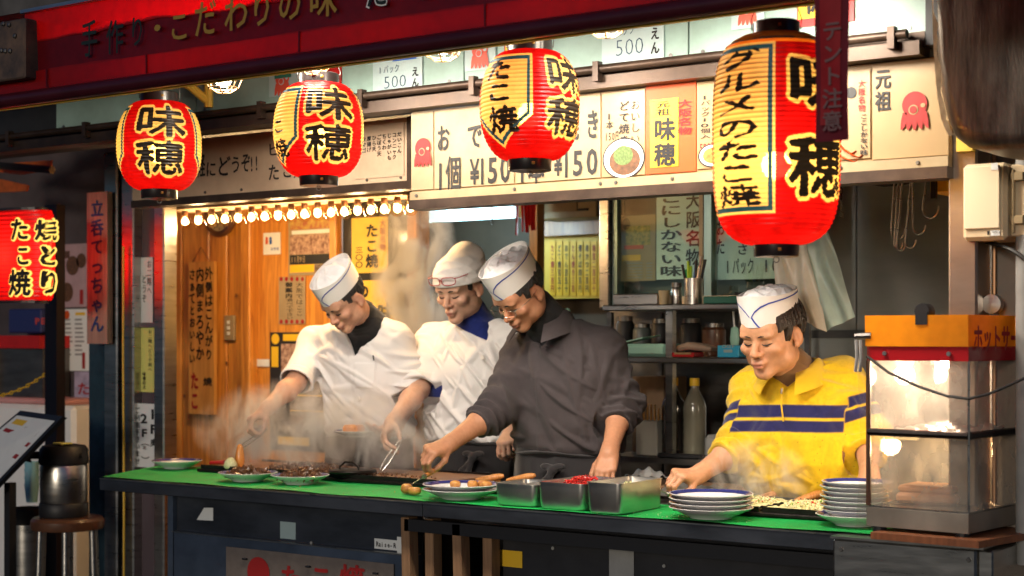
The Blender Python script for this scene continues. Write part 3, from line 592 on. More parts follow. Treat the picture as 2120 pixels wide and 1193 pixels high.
# caged work lamps under the awning
emis('bulb_hot', (1, .80, .50), 26); emis('tube_hot', (.50, .88, 1.0), 5); emis('warm_glow', (1, .66, .30), 20); emis('bulb_soft', (1, .60, .22), 14)
glassy('bulb_glass', (1, .9, .75), .10, .03)
for i, (x, y, Y) in enumerate(((462, 158, -.50), (648, 118, -.46), (915, 88, -.50), (1255, 36, -.50), (1580, -40, -.30))):  # the last lamp is unseen, added to light the rightmost cook
    c = at(x, y, Y); t = thing('cage_lamp', ('leftmost caged lamp glowing under the awning', 'second caged lamp from the left just above a round lantern', 'third caged lamp from the left between two lanterns', 'fourth caged lamp glowing above the price boards', 'unseen caged lamp added above the huge lantern')[i], 'lamp', tuple(c), 'caged lamps under the awning')
    MB(c).lathe([(0.0001, -0.0351), (0.0172, -0.0312), (0.0265, -0.0156), (0.0281, 0), (0.0218, 0.0195), (0.0125, 0.0351), (0.0117, 0.0468)], c, 16).build('bulb', 'bulb_hot', t, True)
    MB(c).lathe([(0.0156, 0.0468), (0.0390, 0.0484), (0.0663, 0.0351), (0.0686, 0.0312), (0.0390, 0.0452), (0.0156, 0.0437)], c, 24, False, False).build('reflector', 'steel', t, True)
    for a in np.arange(6) * math.pi / 3:
        MB(c).tube([c + Vector((math.cos(a) * r, math.sin(a) * r, z)) for r, z in ((0.0663, 0.0312), (0.0640, 0.0000), (0.0484, -0.0351), (0.0234, -0.0515), (0, -0.0546))], 0.0023, 5).build('cage_rib', mat('cage', (.35, .22, .10), .5) if 'cage' not in MT else 'cage', t, True)
    for r, z in ((0.0640, 0), (0.0452, -0.0374)): MB(c).tube([c + Vector((math.cos(a) * r, math.sin(a) * r, z)) for a in np.linspace(0, 6.2832, 21)], 0.0023, 5).build('cage_ring', 'cage', t, True)
    MB(c).tube([c + Vector((0, 0, .06)), c + Vector((0, 0, .35))], .006, 6).build('stem', 'black', t)
    lamp_light(t, c, 5, (1, .90, .76), .05); spot_light(t, c, ((.12, .75, -.75), (.1, .75, -.75), (.05, .75, -.75), (0, .75, -.75), (0, .75, -.7))[i], (40, 40, 50, 54, 34)[i], (1, .89, .75), .09)  # bulb light, plus an added beam aimed inward to brighten the cooks
# row of clear bulbs on the beam
bp = [at(383 + (850 - 383) * f, 453 - 22 * f, .8) for f in np.linspace(0, 1, 18)]
ms = {}
org = Vector((0, 0, 0))
m_g = MB().lathe([(.0001, -.024), (.012, -.0215), (.021, -.012), (.024, 0), (.020, .013), (.012, .022), (.011, .026)], n=18).mesh('glass', 'bulb_glass')
m_f = MB().lathe([(.0001, -.010), (.007, -.006), (.009, .001), (.006, .008), (.0001, .012)], n=10).mesh('filament', 'warm_glow')
m_s = MB().lathe([(.011, .022), (.013, .024), (.014, .046), (.0001, .047)], n=14).mesh('socket', 'brown')
for m_ in (m_g,):
    for v_ in m_.vertices: v_.co *= 1.32
for v_ in m_f.vertices: v_.co *= 1.7
for m in (m_g, m_f, m_s): m.polygons.foreach_set('use_smooth', [True] * len(m.polygons))
names = ['leftmost'] + ['bulb number %d from the left' % i for i in range(2, 18)] + ['rightmost']
for i, p in enumerate(bp):
    t = thing('clear_bulb', (('leftmost' if i == 0 else 'rightmost') + ' clear round bulb in the row under the beam') if i in (0, 17) else 'clear round bulb, %s in the row of eighteen under the beam' % ('second third fourth fifth sixth seventh eighth ninth tenth eleventh twelfth thirteenth fourteenth fifteenth sixteenth seventeenth'.split()[i - 1] + ' from left'), 'bulb', (p.x, p.y, 2.058 - .047), 'row of clear bulbs')
    link('glass', m_g, t); link('filament', m_f, t); link('socket', m_s, t)
    if i % 3 == 1: lamp_light(t, (p.x, p.y, 1.99), 5.0, (1, .66, .33), .03)
# fluorescent tube inside
t = thing('fluorescent_lamp', 'bright cold fluorescent tube deep inside the stall', 'lamp', tuple(at(970, 442, 2.05)))
x0, x1, z0, z1 = rect(873, 431, 1066, 456, 2.05)
MB(wloc(t)).tube([(x0, 2.05, (z0 + z1) / 2), (x1, 2.05, (z0 + z1) / 2)], .03, 12).build('tube', 'tube_hot', t, True)
part('housing', 'white', t, (x0 - .03, x1 + .03, 2.03, 2.11, z1 + .004, z1 + .05))
for x in (x0 - .02, x1 + .005): part('holder', 'white', t, (x, x + .015, 2.03, 2.09, z0, z1 + .003))
for f in (.15, .5, .85): lamp_light(t, (x0 + (x1 - x0) * f, 1.97, z0 - .03), 3.2, (.62, .88, 1.0), .04)
c0 = at(1018, 428, 1.9); t = thing('hanging_chain', 'short chain hanging in front of the fluorescent tube', 'chain', tuple(c0))
for k in range(4):
    q = c0 + Vector((0, 0, -.012 - k * .020)); MB(c0).tube([q + Vector(((.007 * math.cos(a)) * (k % 2), (.007 * math.cos(a)) * (1 - k % 2), .012 * math.sin(a))) for a in np.linspace(0, 6.2832, 11)], .0022, 5).build('chain_link', 'steel_dark', t)
# red lit lantern box of the neighbour
nl = thing('red_lantern_box', 'glowing red rectangular lantern with black lettering at the far left edge', 'lantern', tuple(at(40, 620, .22)))
paper('red_lit', (.85, .012, .010), .7, var=.1)
x0, x1, z0, z1 = rect(-70, 436, 101, 622, .2)
x1 = at(101, 530, .27).x; xc, hwx = (x0 + x1) / 2, (x1 - x0) / 2
def cy_(x): return .2 + .085 * (1 - math.sqrt(max(0, 1 - (min(1, abs(x - xc) / hwx)) ** 2)))
def lam(u, v):
    s_ = math.sin((u - .5) * math.pi); x = xc + hwx * s_ * (1 - .10 * abs(2 * v - 1) ** 6); return (x, .2 + .085 * (1 - math.cos((u - .5) * math.pi)) + .0015 * math.sin(v * 130), z0 + (z1 - z0) * v)
b = MB(wloc(nl)); b.grid(lam, 40, 120); b.grid(lambda u, v: (lambda p: (p[0], .57 - p[1], p[2]))(lam(1 - u, v)), 40, 60); b.build('shade', 'red_lit', nl, True)
for zc in (z0 - .012, z1 + .001): MB(wloc(nl)).lathe([(.0001, 0), (hwx * .8, 0), (hwx * .8, .011), (.0001, .011)], (xc, .285, zc), 28, sy=.45).build('end_cap', 'lacquer', nl)
for ch, a, bq, c_, d in (('焼', 64, 452, 92, 498), ('と', 66, 504, 92, 552), ('り', 66, 556, 94, 612), ('た', 26, 450, 58, 500), ('こ', 36, 506, 60, 552), ('焼', 24, 556, 60, 614)):
    q0, q1, q2, q3 = rect(a, bq, c_, d, .21)
    for grow, mm, off, nm in ((.010, 'lan_cream', .005, 'lettering_outline'), (0, 'ink', .010, 'lettering')):
        it = layout(ch, q0, q2, q1, q3, False, .0, .98)
        if grow: it = [(q + np.array([grow * math.cos(k * math.pi / 5), grow * math.sin(k * math.pi / 5)]), f_, k) for q, f_, l_ in it for k in range(10)]
        else: it = layout(ch, q0, q2, q1, q3, False, .045, .98)
        text_mesh(it, lambda u, v: (u, cy_(u) - off, v), nm, mm, nl)
lamp_light(nl, (xc + .02, .285, (z0 + z1) / 2), 1.7, (1, .5, .3), .02)
for o in [o for o in nl.children if o.name.startswith('lettering_outline')]: o.data.materials[0] = emis('cream_lit', (1, .62, .12), 1.1) if 'cream_lit' not in MT else MT['cream_lit']
# hanging red cloth sign in front of the big lantern
t = thing('red_hanging_cloth', 'narrow maroon cloth sign with grey lettering hanging before the huge lantern', 'sign', tuple(at(1722, 0, -.8)))
Yh = -.82; x0, x1 = at(1688, 140, Yh).x, at(1757, 140, Yh).x; z0, z1 = at(1722, 292, Yh).z, 2.52
b = MB(wloc(t)); b.grid(lambda u, v: (x0 + (x1 - x0) * u, Yh + .004 * math.sin(v * 9 + u * 3), z0 + (z1 - z0) * v), 6, 30).build('cloth', mat('maroon', (.16, .006, .018), .8, var=.2, vscale=40), t, True)
b = MB(wloc(t)); b.grid(lambda u, v: (x0 + (x1 - x0) * (.18 + .62 * u), Yh - .006 + .003 * math.sin(v * 9 + u * 3), z0 + .035 + (z1 - z0 - .035) * v), 4, 30).build('inner_band', mat('maroon2', (.34, .006, .012), .7, var=.2, vscale=30), t, True)
write(t, 'テント注意', 1700, 40, 1746, 274, Yh - .012, mat('cloth_ink', (.20, .10, .10), .6), vertical=True, bold=.02)
# ================================================================== SIGNS
def octo(parent, px, py, s, Y, m='red_ink', lines='cream'):
    """plain red octopus picture printed on a sign: round head and curling arms"""
    k = at(px + 1, py, Y).x - at(px, py, Y).x; c = at(px, py, Y); s *= k
    def disc(name, mt, ox, oz, rx, rz, y): MB(wloc(parent)).poly([(c.x + ox * s + rx * s * math.cos(a), y, c.z + oz * s + rz * s * math.sin(a)) for a in np.linspace(0, 6.2832, 28)[:-1]], (0, .0006, 0)).build(name, mt, parent)
    disc('octopus_head', m, 0, .35, .62, .62, Y - .002)
    for i, x in enumerate((-.52, -.26, 0, .26, .52)):
        b = MB(wloc(parent)); pts = [(x * .8, 0), (x, -.35), (x * 1.1, -.62), (x * 1.25, -.85 + .1 * abs(x))]; w = (.17, .15, .12, .05)
        L = [(c.x + (p[0] - w_) * s, Y - .002 - .0003 * i, c.z + p[1] * s) for p, w_ in zip(pts, w)]; Rr = [(c.x + (p[0] + w_) * s, Y - .002 - .0003 * i, c.z + p[1] * s) for p, w_ in zip(pts, w)]
        for q in range(3): b.face([b.pt(L[q]), b.pt(Rr[q]), b.pt(Rr[q + 1]), b.pt(L[q + 1])])
        b.build('octopus_arm', m, parent)
    disc('octopus_mouth', lines, -.05, .1, .24, .24, Y - .004); disc('octopus_mouth_inner', m, -.05, .1, .18, .18, Y - .0055); disc('octopus_eye', lines, .42, .28, .12, .1, Y - .004)
SY = .10
st = thing('menu_board_strip', 'long cream backing board carrying the price boards above the kitchen opening', 'board', (.4, SY, 1.963))
xl, xr = at(853, 400, SY).x, at(1966, 300, SY).x
part('backing', 'cream', st, (xl, xr, SY, SY + .02, 1.990, 2.260)); part('lower_ledge', 'cream_white', st, (xl, xr, SY - .012, SY + .02, 1.962, 1.9895))
part('bottom_rail', 'brown_metal', st, (xl, xr, SY - .02, SY + .06, 1.93, 1.9615))
for x in (862, 1065, 1243, 1275, 1392, 1500, 1740, 1900): 
    q = at(x, 400 - (x - 855) * .063, SY - .013); MB(wloc(st)).lathe([(.0001, 0), (.006, 0), (.005, .004)], (q.x, q.y, 1.976), 8, rot=Matrix.Rotation(R(90), 3, 'X')).build('screw', 'steel_dark', st)
def board(label, px0, px1, m, z0=1.995, z1=2.255, y=SY - .006, cat='sign', name='price_board'):
    x0, x1 = at(px0, 320, y).x, at(px1, 320, y).x; t = thing(name, label, cat, ((x0 + x1) / 2, y, z0)); part('board', m, t, (x0, x1, y, SY - .0005, z0, z1), bev=.001); return t
Z = SY - .0085
t = board('cream sign with a red octopus picture left of the first price board', 851, 897, 'cream_white', name='octopus_sign'); octo(t, 876, 318, 26, Z, lines='cream_white')
t = board('cream price board for oden reading one piece 150 yen', 899, 1064, 'cream_white')
for ch, x0, y0, x1, y1 in (('お', 903, 255, 932, 318), ('で', 965, 250, 1000, 312), ('ん', 1024, 245, 1056, 306)): write(t, ch, x0, y0, x1, y1, Z, bold=.03)
for ch, x0, y0, x1, y1 in (('1', 903, 328, 924, 398), ('個', 924, 324, 954, 394), ('¥', 974, 322, 992, 386), ('1', 990, 318, 1010, 386), ('5', 1010, 316, 1034, 384), ('0', 1036, 312, 1060, 382)): write(t, ch, x0, y0, x1, y1, Z, bold=.02, fill=1.1)
t = board('cream price board for grilled skewers reading one stick 150 yen', 1067, 1243, 'cream_white')
for ch, x0, y0, x1, y1 in (('ど', 1072, 235, 1106, 300), ('て', 1118, 232, 1152, 295), ('焼', 1165, 228, 1200, 294), ('き', 1212, 222, 1242, 292)): write(t, ch, x0, y0, x1, y1, Z, bold=.03)
for ch, x0, y0, x1, y1 in (('1', 1072, 315, 1094, 382), ('本', 1094, 312, 1126, 380), ('¥', 1148, 308, 1164, 368), ('1', 1164, 304, 1184, 372), ('5', 1186, 302, 1211, 368), ('0', 1215, 298, 1241, 366)): write(t, ch, x0, y0, x1, y1, Z, bold=.02, fill=1.1)
t = board('food poster with a dish photo beside the orange shop sign', 1246, 1335, 'cream', name='dish_poster')
write(t, 'おいしい', 1304, 205, 1326, 300, Z, 'ink', True, bold=.0); write(t, 'どて焼き', 1280, 208, 1304, 302, Z, 'ink', True, bold=.02); write(t, '1本', 1254, 232, 1270, 268, Z, 'ink', True); write(t, '150円', 1252, 270, 1281, 294, Z, 'ink', bold=.01)
def discp(parent, name, m, px, py, r, Y, sz=1.0):
    q = at(px, py, Y); k = at(px + 1, py, Y).x - q.x
    return MB(wloc(parent)).poly([(q.x + r * k * math.cos(a), Y, q.z + r * k * sz * .72 * math.sin(a)) for a in np.linspace(0, 6.2832, 30)[:-1]], (0, .0005, 0)).build(name, m, parent)
discp(t, 'plate_picture_rim', 'ink', 1291, 328, 44, Z, 1.15); discp(t, 'plate_picture', 'white', 1291, 328, 41, Z - .001, 1.15); discp(t, 'dish_picture', 'food_brown', 1293, 333, 32, Z - .002, 1.1); discp(t, 'garnish_picture', mat('garnish', (.14, .22, .06), .6, var=.6, vscale=150), 1290, 322, 20, Z - .003, 1.2)
t = board('orange sign with a yellow plaque between the dish posters', 1337, 1441, 'orange', name='shop_sign', z1=2.262)
blot(t, 'plaque', 'yellow', 1346, 205, 1404, 346, Z); write(t, '元祖', 1358, 208, 1388, 240, Z - .002, vertical=True, bold=.02); write(t, '味穂', 1352, 242, 1400, 346, Z - .002, vertical=True, bold=.04); write(t, '大阪名物', 1402, 205, 1434, 280, Z, 'red_ink', True, bold=.03)
t = board('cream poster of ten piece packs half hidden by the huge lantern', 1443, 1497, 'cream', name='pack_poster', z0=2.0)
write(t, '1パック10個入', 1449, 196, 1472, 288, Z, 'ink', True, bold=.01); write(t, '500円', 1448, 292, 1480, 316, Z, 'red_ink'); discp(t, 'plate_picture_rim', 'ink', 1475, 322, 30, Z - .0005); discp(t, 'plate_picture', 'white', 1475, 322, 27, Z - .001); discp(t, 'dish_picture', 'food_gold', 1475, 322, 20, Z - .002)
t = board('narrow cream poster with red and black vertical lettering right of the huge lantern', 1700, 1802, 'cream', name='slogan_poster', z0=1.998, z1=2.245)
write(t, '大阪名物', 1776, 165, 1792, 232, Z, 'red_ink', True, bold=.02); write(t, 'ここしかない味', 1780, 235, 1797, 322, Z, 'ink', True, bold=.03); discp(t, 'round_mark', 'dark', 1762, 192, 11, Z, 1.4)
for k, (x, y) in enumerate(((1738, 300), (1752, 312), (1742, 325))): MB(wloc(t)).tube([at(x, y, Z), at(x + 14, y + 14 - 4 * k, Z), at(x + 26, y + 18 - 4 * k, Z), at(x + 34, y + 12 - 3 * k, Z)], [.008, .007, .005, .002], 6, flat=.3).build('tentacle_picture', 'orange', t)
t = board('cream board with a red octopus picture at the right end of the menu strip', 1806, 1964, 'cream', name='octopus_board', z0=1.992, z1=2.258)
write(t, '元祖', 1810, 140, 1846, 232, Z, 'ink', True, bold=.03); octo(t, 1894, 232, 42, Z, lines='cream')
# left menu strip
LY = .30; ls = thing('left_menu_board', 'long brownish menu board above the bulb row', 'board', (-1.4, LY, 2.06))
x0, x1 = at(275, 350, LY).x, at(846, 320, LY).x; za, zb = at(600, 392, LY).z, at(600, 268, LY).z
part('backing', 'cream2', ls, (x0, x1, LY, LY + .02, za, zb)); part('bottom_rail', 'brown_metal', ls, (x0, x1, LY - .01, LY + .06, za - .03, za - .001)); part('end_post', 'brown_metal', ls, (x1 + .001, x1 + .02, LY - .012, LY + .06, za - .03, zb))
for x in (360, 425, 500, 630, 760, 830): q = at(x, 402 - (x - 345) * .055, LY); MB(wloc(ls)).lathe([(.0001, 0), (.006, 0), (.005, .004)], (q.x, LY, za + .012), 8, rot=Matrix.Rotation(R(90), 3, 'X')).build('screw', 'steel_dark', ls)
for ch, x0, y0, x1, y1 in (('お', 352, 318, 378, 372), ('気', 378, 318, 404, 370), ('軽', 404, 316, 426, 370), ('に', 424, 330, 450, 370), ('ど', 448, 320, 478, 368), ('う', 476, 320, 500, 362), ('ぞ', 498, 314, 520, 360), ('!', 518, 316, 530, 360), ('!', 528, 314, 540, 358), ('ビ', 552, 292, 582, 326), ('ー', 582, 292, 606, 322), ('た', 554, 338, 580, 376), ('こ', 582, 336, 608, 372), ('焼', 606, 334, 636, 370)): write(ls, ch, x0, y0, x1, y1, LY - .002, bold=.02, jit=.06)
t = thing('oden_list', 'paper list of side dishes in vertical columns at the right of the left menu board', 'notice', tuple(at(790, 365, LY - .004)))
x0, x1, z0, z1 = rect(735, 258, 836, 368, LY - .004); part('board', 'cream2', t, (x0, x1, LY - .004, LY - .001, z0, z1))
for i, s in enumerate(('だいこん', 'コンニャク', 'じゃがいも', 'ちくわ', 'ごぼう天', 'ひら天', '厚揚げ', 'タマゴ')): write(t, s, 822 - i * 10.5, 272 + i * 1.6, 832 - i * 10.5, 272 + i * 1.6 + 11.5 * len(s), LY - .006, 'ink', True, bold=.03)
# posters on the pale upper panels
PY = .119
for i, (x0, y0, x1, y1) in enumerate(((772, 110, 874, 200), (1246, 18, 1374, 138))):
    t = sheet('price_poster', ('pale laminated 500 yen poster left of the third lantern', 'pale laminated 500 yen poster between the third and the huge lantern')[i], 'poster', x0, y0, x1, y1, PY - .004, 'paper_blue', .003)
    f = lambda a, b: (x0 + (x1 - x0) * a, y0 + (y1 - y0) * b)
    write(t, '1パック', *f(.10, .26), *f(.54, .48), PY - .006, mat('pen', (.03, .06, .10), .5) if 'pen' not in MT else 'pen', bold=-.01); write(t, '500', *f(.22, .46), *f(.70, .82), PY - .006, 'pen', bold=-.018, fill=1.15); write(t, 'えん', *f(.78, .30), *f(.94, .80), PY - .006, 'ink', True, bold=.035)
    blot(t, 'blue_banner', 'blue', *f(.40, .02), *f(.88, .16), PY - .006)
for i, (x, y, s) in enumerate(((585, 176, 24), (994, 118, 28), (1548, 30, 30))):
    t = sheet('octopus_poster', ('small octopus poster left of the second lantern', 'octopus poster left of the third lantern', 'octopus poster behind the cap of the huge lantern')[i], 'poster', x - s - 4, y - s * 1.5, x + s + 4, y + s * .95, PY - .004, 'paper_blue', .003)
    octo(t, x, y - 4, s * .95, PY - .0045, mat('octo_red', (.55, .07, .04), .5) if 'octo_red' not in MT else 'octo_red', 'paper_blue'); blot(t, 'cap_picture', 'dark_green', x - s * .7, y - s * 1.3, x + s * .7, y - s * .6, PY - .011)
for i, (x0, y0, x1, y1) in enumerate(((622, 130, 706, 182), (1044, 72, 1132, 130), (1650, -40, 1768, 50))):
    t = sheet('red_poster', ('red edged yellow poster behind the second lantern', 'red edged yellow poster behind the third lantern', 'red edged yellow poster behind the maroon cloth sign')[i], 'poster', x0, y0, x1, y1, PY - .004, 'red', .003)
    blot(t, 'yellow_field', 'yellow', x0 + 2, y0, x0 + (x1 - x0) * .62, y1 - (y1 - y0) * .15, PY - .006); write(t, '味穂', x0 + (x1 - x0) * .1, y0 - (y1 - y0) * 1.1, x0 + (x1 - x0) * .55, y1 - (y1 - y0) * .2, PY - .008, 'ink', True, bold=.05)
# ================================================================== INTERIOR LEFT
WY = 1.345
c = at(456, 447, 1.33); t = thing('wall_clock', 'round brown wall clock half hidden behind the bulb row', 'clock', tuple(c)); rx = Matrix.Rotation(R(90), 3, 'X'); k = .1
MB(c).lathe([(.074, -.01), (.098, -.012), (.102, .006), (.092, .02), (.074, .012)], c, 40, False, False, rot=rx).build('rim', 'brown', t, True)
MB(c).lathe([(.0001, .004), (.078, .004)], c, 36, False, False, rot=rx).build('dial', 'cream_white', t)
for a in range(12):
    d = Vector((math.sin(a * math.pi / 6), 0, math.cos(a * math.pi / 6))); MB(c).tube([c + d * .055 + Vector((0, -.006, 0)), c + d * .068 + Vector((0, -.006, 0))], .0022, 4).build('hour_mark', 'ink', t)
for a, l in ((-1.2, .04), (3.4, .058)): d = Vector((math.sin(a), 0, math.cos(a))); MB(c).tube([c + Vector((0, -.008, 0)), c + d * l + Vector((0, -.008, 0))], .0025, 4).build('hand', 'ink', t)
t = sheet('wooden_menu_plank', 'tall wooden plank with brushed black lettering hung on the plank wall', 'sign', 390, 542, 443, 858, WY - .03, 'sign_wood', .02)
for s, x0, y0, x1, y1 in (('外側はこんがり', 424, 552, 441, 748), ('内側まろやか', 405, 552, 423, 748), ('さぁてとおいしい', 391, 556, 405, 755)): write(t, s, x0, y0, x1, y1, WY - .0325, 'ink', True, bold=.03, jit=.12)
write(t, 'たこ', 394, 768, 412, 850, WY - .0325, 'red_ink', True, bold=.05); write(t, '焼', 420, 780, 440, 800, WY - .0325, 'ink', bold=.02)
p0 = at(416, 512, WY - .02); MB(wloc(t)).tube([at(398, 544, WY - .02), p0, at(436, 544, WY - .02)], .0018, 5).build('string', 'brown', t)
t = thing('light_switch', 'cream triple light switch on the plank wall', 'switch', tuple(at(477, 705, WY))); x0, x1, z0, z1 = rect(467, 653, 488, 705, WY)
part('plate', 'cream_white', t, (x0, x1, WY - .012, WY + .004, z0, z1), bev=.003)
for k in range(3): zc = z0 + (z1 - z0) * (.28 + .22 * k); part('rocker', 'white', t, ((x0 + x1) / 2 - .008, (x0 + x1) / 2 + .008, WY - .017, WY - .0125, zc - .008, zc + .008))
PY2 = 1.36
t = sheet('toilet_sign', 'small white toilet sign with red and blue figures', 'sign', 545, 482, 580, 527, PY2, 'paper_white', .004)
for x, m in ((552, 'orange'), (560, 'blue')):
    discp(t, 'figure_head', m, x, 494, 2.4, PY2 - .001, 1.4); blot(t, 'figure', m, x - 2.4, 497, x + 2.4, 506, PY2 - .001)
write(t, 'お手洗', 560, 512, 578, 519, PY2 - .001, 'blue')
mat('crowd', (.62, .42, .30), .5, var=.9, vscale=45, col2=(.12, .04, .03)); mat('crowd2', (.30, .22, .16), .5, var=.9, vscale=50, col2=(.03, .02, .02))
t = sheet('show_poster', 'colourful crowded show poster on the wood panel above the leftmost cook', 'poster', 597, 440, 688, 570, PY2, 'cream_white', .003)
blot(t, 'picture', 'crowd', 600, 486, 686, 526, PY2 - .001); blot(t, 'top_picture', mat('crowd3', (.55, .40, .08), .5, var=.8, vscale=35, col2=(.35, .05, .05)), 600, 444, 686, 474, PY2 - .001); blot(t, 'yellow_band', 'yellow', 600, 548, 650, 564, PY2 - .001); blot(t, 'dark_band', 'dark', 600, 527, 686, 547, PY2 - .001); blot(t, 'side_picture', 'crowd2', 652, 548, 686, 566, PY2 - .001)
write(t, '11月9日', 602, 529, 632, 545, PY2 - .003, 'cream_white', bold=.03); blot(t, 'title_band', 'paper_white', 604, 476, 684, 484, PY2 - .0015)
t = sheet('paper_notice', 'cream paper notice with red dotted ends and brush lettering', 'notice', 577, 573, 632, 671, PY2, 'cream_white', .002)
write(t, '御案内', 590, 584, 606, 618, PY2 - .001, 'ink', True, bold=.03); write(t, '大阪ではここ', 612, 584, 628, 655, PY2 - .001, 'ink', True, bold=-.005, jit=.1); write(t, '食べて下さい', 592, 618, 608, 662, PY2 - .001, 'ink', True, bold=-.005, jit=.1)
for k in range(5):
    for y in (578, 666): discp(t, 'red_dot', 'red_ink', 582 + k * 11, y, 3.2, PY2 - .001, 1.4)
t = sheet('yellow_price_poster', 'yellow poster with vertical black and red lettering on dark glass', 'poster', 728, 450, 803, 565, PY2 + .002, 'yellow_paper', .003)
write(t, 'たこ焼', 756, 462, 784, 556, PY2 - .000, 'ink', True, bold=.05); write(t, '大阪名物', 786, 454, 799, 520, PY2, 'red_ink', True); write(t, '三〇〇', 735, 510, 752, 556, PY2, 'ink', True, bold=.03)
t = sheet('yellow_poster', 'plain yellow poster below the dark glass behind the leftmost cook', 'poster', 742, 580, 836, 700, 1.34, 'yellow_paper', .003); write(t, 'の', 744, 588, 764, 618, 1.338, 'ink', bold=.09); write(t, '味', 780, 625, 815, 675, 1.338, 'ink', bold=.03)
t = sheet('event_poster', 'black and yellow event poster low on the wood panel behind the steam', 'poster', 559, 688, 700, 935, PY2, 'dark', .003)
blot(t, 'yellow_title', 'yellow', 586, 692, 640, 706, PY2 - .001); discp(t, 'emblem', 'yellow', 570, 702, 8, PY2 - .001, 1.4); blot(t, 'portrait', 'crowd', 582, 712, 640, 775, PY2 - .001); blot(t, 'yellow_side', 'yellow', 562, 718, 576, 760, PY2 - .001)
for k in range(3): blot(t, 'picture_row', 'crowd2', 600, 792 + k * 32, 690, 816 + k * 32, PY2 - .001)
for k in range(3): blot(t, 'yellow_rule', 'yellow', 600, 786 + k * 32, 690, 789 + k * 32, PY2 - .0012)
write(t, '11月9日', 564, 878, 612, 896, PY2 - .002, 'cream_white', bold=.03); blot(t, 'yellow_band', 'yellow', 575, 905, 640, 922, PY2 - .001)
sheet('small_label', 'tiny white label on the wood panel', 'label', 532, 744, 557, 759, PY2 - .002, 'paper_white', .002)
# papers on the steel door glass
GY = .685
t = sheet('paper_strip', 'white vertical paper strip on the narrow glass door', 'notice', 291, 533, 316, 668, GY, 'paper_white', .002); write(t, 'お二階へ', 304, 538, 314, 610, GY - .002, 'ink', True, bold=-.01); write(t, 'どうぞ', 293, 568, 304, 628, GY - .002, 'ink', True, bold=-.01)
t = sheet('paper_strip', 'yellow vertical paper strip on the narrow glass door', 'notice', 291, 674, 319, 812, GY, mat('pale_yellow', (.68, .66, .18), .6), .002); write(t, 'お二階へどうぞ奥へ', 306, 682, 315, 770, GY - .002, 'ink', True, bold=-.01); write(t, '味穂店主', 295, 770, 302, 806, GY - .002, 'ink', True)
t = sheet('floor_plate', 'white plate with floor lettering 1F 2F on the door', 'sign', 278, 836, 331, 968, GY - .02, 'paper_white', .004)
Zq = GY - .0225
for ch, x0, y0, x1, y1, b_ in (('1', 308, 842, 326, 872, .03), ('F', 310, 874, 328, 902, .03), ('奥', 310, 908, 326, 926, .02), ('2', 290, 852, 308, 880, .03), ('F', 292, 884, 308, 908, .03), ('(', 291, 908, 310, 924, .02), ('北', 294, 922, 304, 932, .0), (')', 291, 944, 310, 962, .02)):
    if ch in '()': write(t, '︵' if ch == '(' else '︶', x0, y0, x1, y1, Zq, bold=b_)
    else: write(t, ch, x0, y0, x1, y1, Zq, bold=b_)
write(t, 'ご利用下さいませ', 280, 842, 290, 962, Zq, 'ink', True, bold=.01)
# ================================================================== FAR LEFT STREET THINGS
wsY = .60
t = sheet('tall_wooden_sign', 'tall weathered wooden shop sign with blue brush lettering left of the steel door', 'sign', 180, 398, 222, 712, wsY, 'sign_wood2', .03); write(t, '立呑てっちゃん', 186, 412, 216, 690, wsY - .003, mat('blue_ink', (.03, .06, .20), .5), True, bold=.03, jit=.08)
YN = 1.292
t = sheet('pink_food_poster', 'pink poster with dish photos on the far left wall', 'poster', 124, 505, 192, 636, YN, mat('mauve', (.46, .30, .32), .6, var=.2), .003)
for x, y, r in ((150, 550, 13), (138, 605, 13), (168, 540, 10)): discp(t, 'dish_picture', 'food_brown', x, y, r, YN - .002, 1.4)
blot(t, 'dark_block', 'brown', 128, 520, 144, 535, YN - .001); blot(t, 'red_bar', 'red_ink', 165, 600, 172, 630, YN - .001)
t = sheet('white_menu_poster', 'white menu poster with columns of fine text on the far left wall', 'poster', 127, 640, 190, 768, YN, 'paper_white', .003)
for cx_ in (131, 155):
    for k in range(9): blot(t, 'text_line', 'grey', cx_, 660 + k * 9, cx_ + 14 + (k * 7 % 6), 664 + k * 9, YN - .001)
blot(t, 'yellow_tab', 'yellow', 156, 647, 176, 653, YN - .001); discp(t, 'flame_mark', 'orange', 138, 652, 6, YN - .001, 1.4); blot(t, 'red_bar', 'red_ink', 170, 730, 176, 764, YN - .001)
t = sheet('purple_poster', 'purplish handwritten poster below the white menu at far left', 'poster', 154, 770, 190, 945, YN - .02, mat('lilac', (.44, .38, .52), .55, var=.4, vscale=20), .003); write(t, 'たこ焼', 158, 790, 188, 880, YN - .023, 'red_ink', True, bold=.02); write(t, '10コ', 156, 884, 188, 902, YN - .023, 'blue_ink')
t = thing('white_cabinet', 'white freezer cabinet with pink lid behind the menu stand', 'cabinet', tuple(at(60, 1000, 1.1)))
x0, x1 = at(-60, 900, 1.0).x, at(152, 900, 1.0).x; zt = at(60, 838, 1.0).z
part('body', 'white', t, (x0, x1, 1.0, 1.28, 0.01, zt), bev=.02); part('lid', 'pink', t, (x0, x1 - .12, 1.02, 1.27, zt + .001, zt + .03), bev=.01)
t = thing('back_counter', 'grey machine with red top at the far left behind the pole', 'machine', tuple(at(50, 800, 1.15)))
x0, x1 = at(-60, 760, 1.15).x, at(98, 760, 1.15).x
part('body', 'steel_dark', t, (x0, x1, 1.12, 1.29, 0.9, at(50, 722, 1.15).z)); part('red_top', 'red', t, (x0, x1, 1.10, 1.295, at(50, 721, 1.15).z, at(50, 695, 1.15).z)); part('grey_front', 'grey', t, (x0, x0 + .28, 1.10, 1.119, 1.0, at(50, 724, 1.15).z))
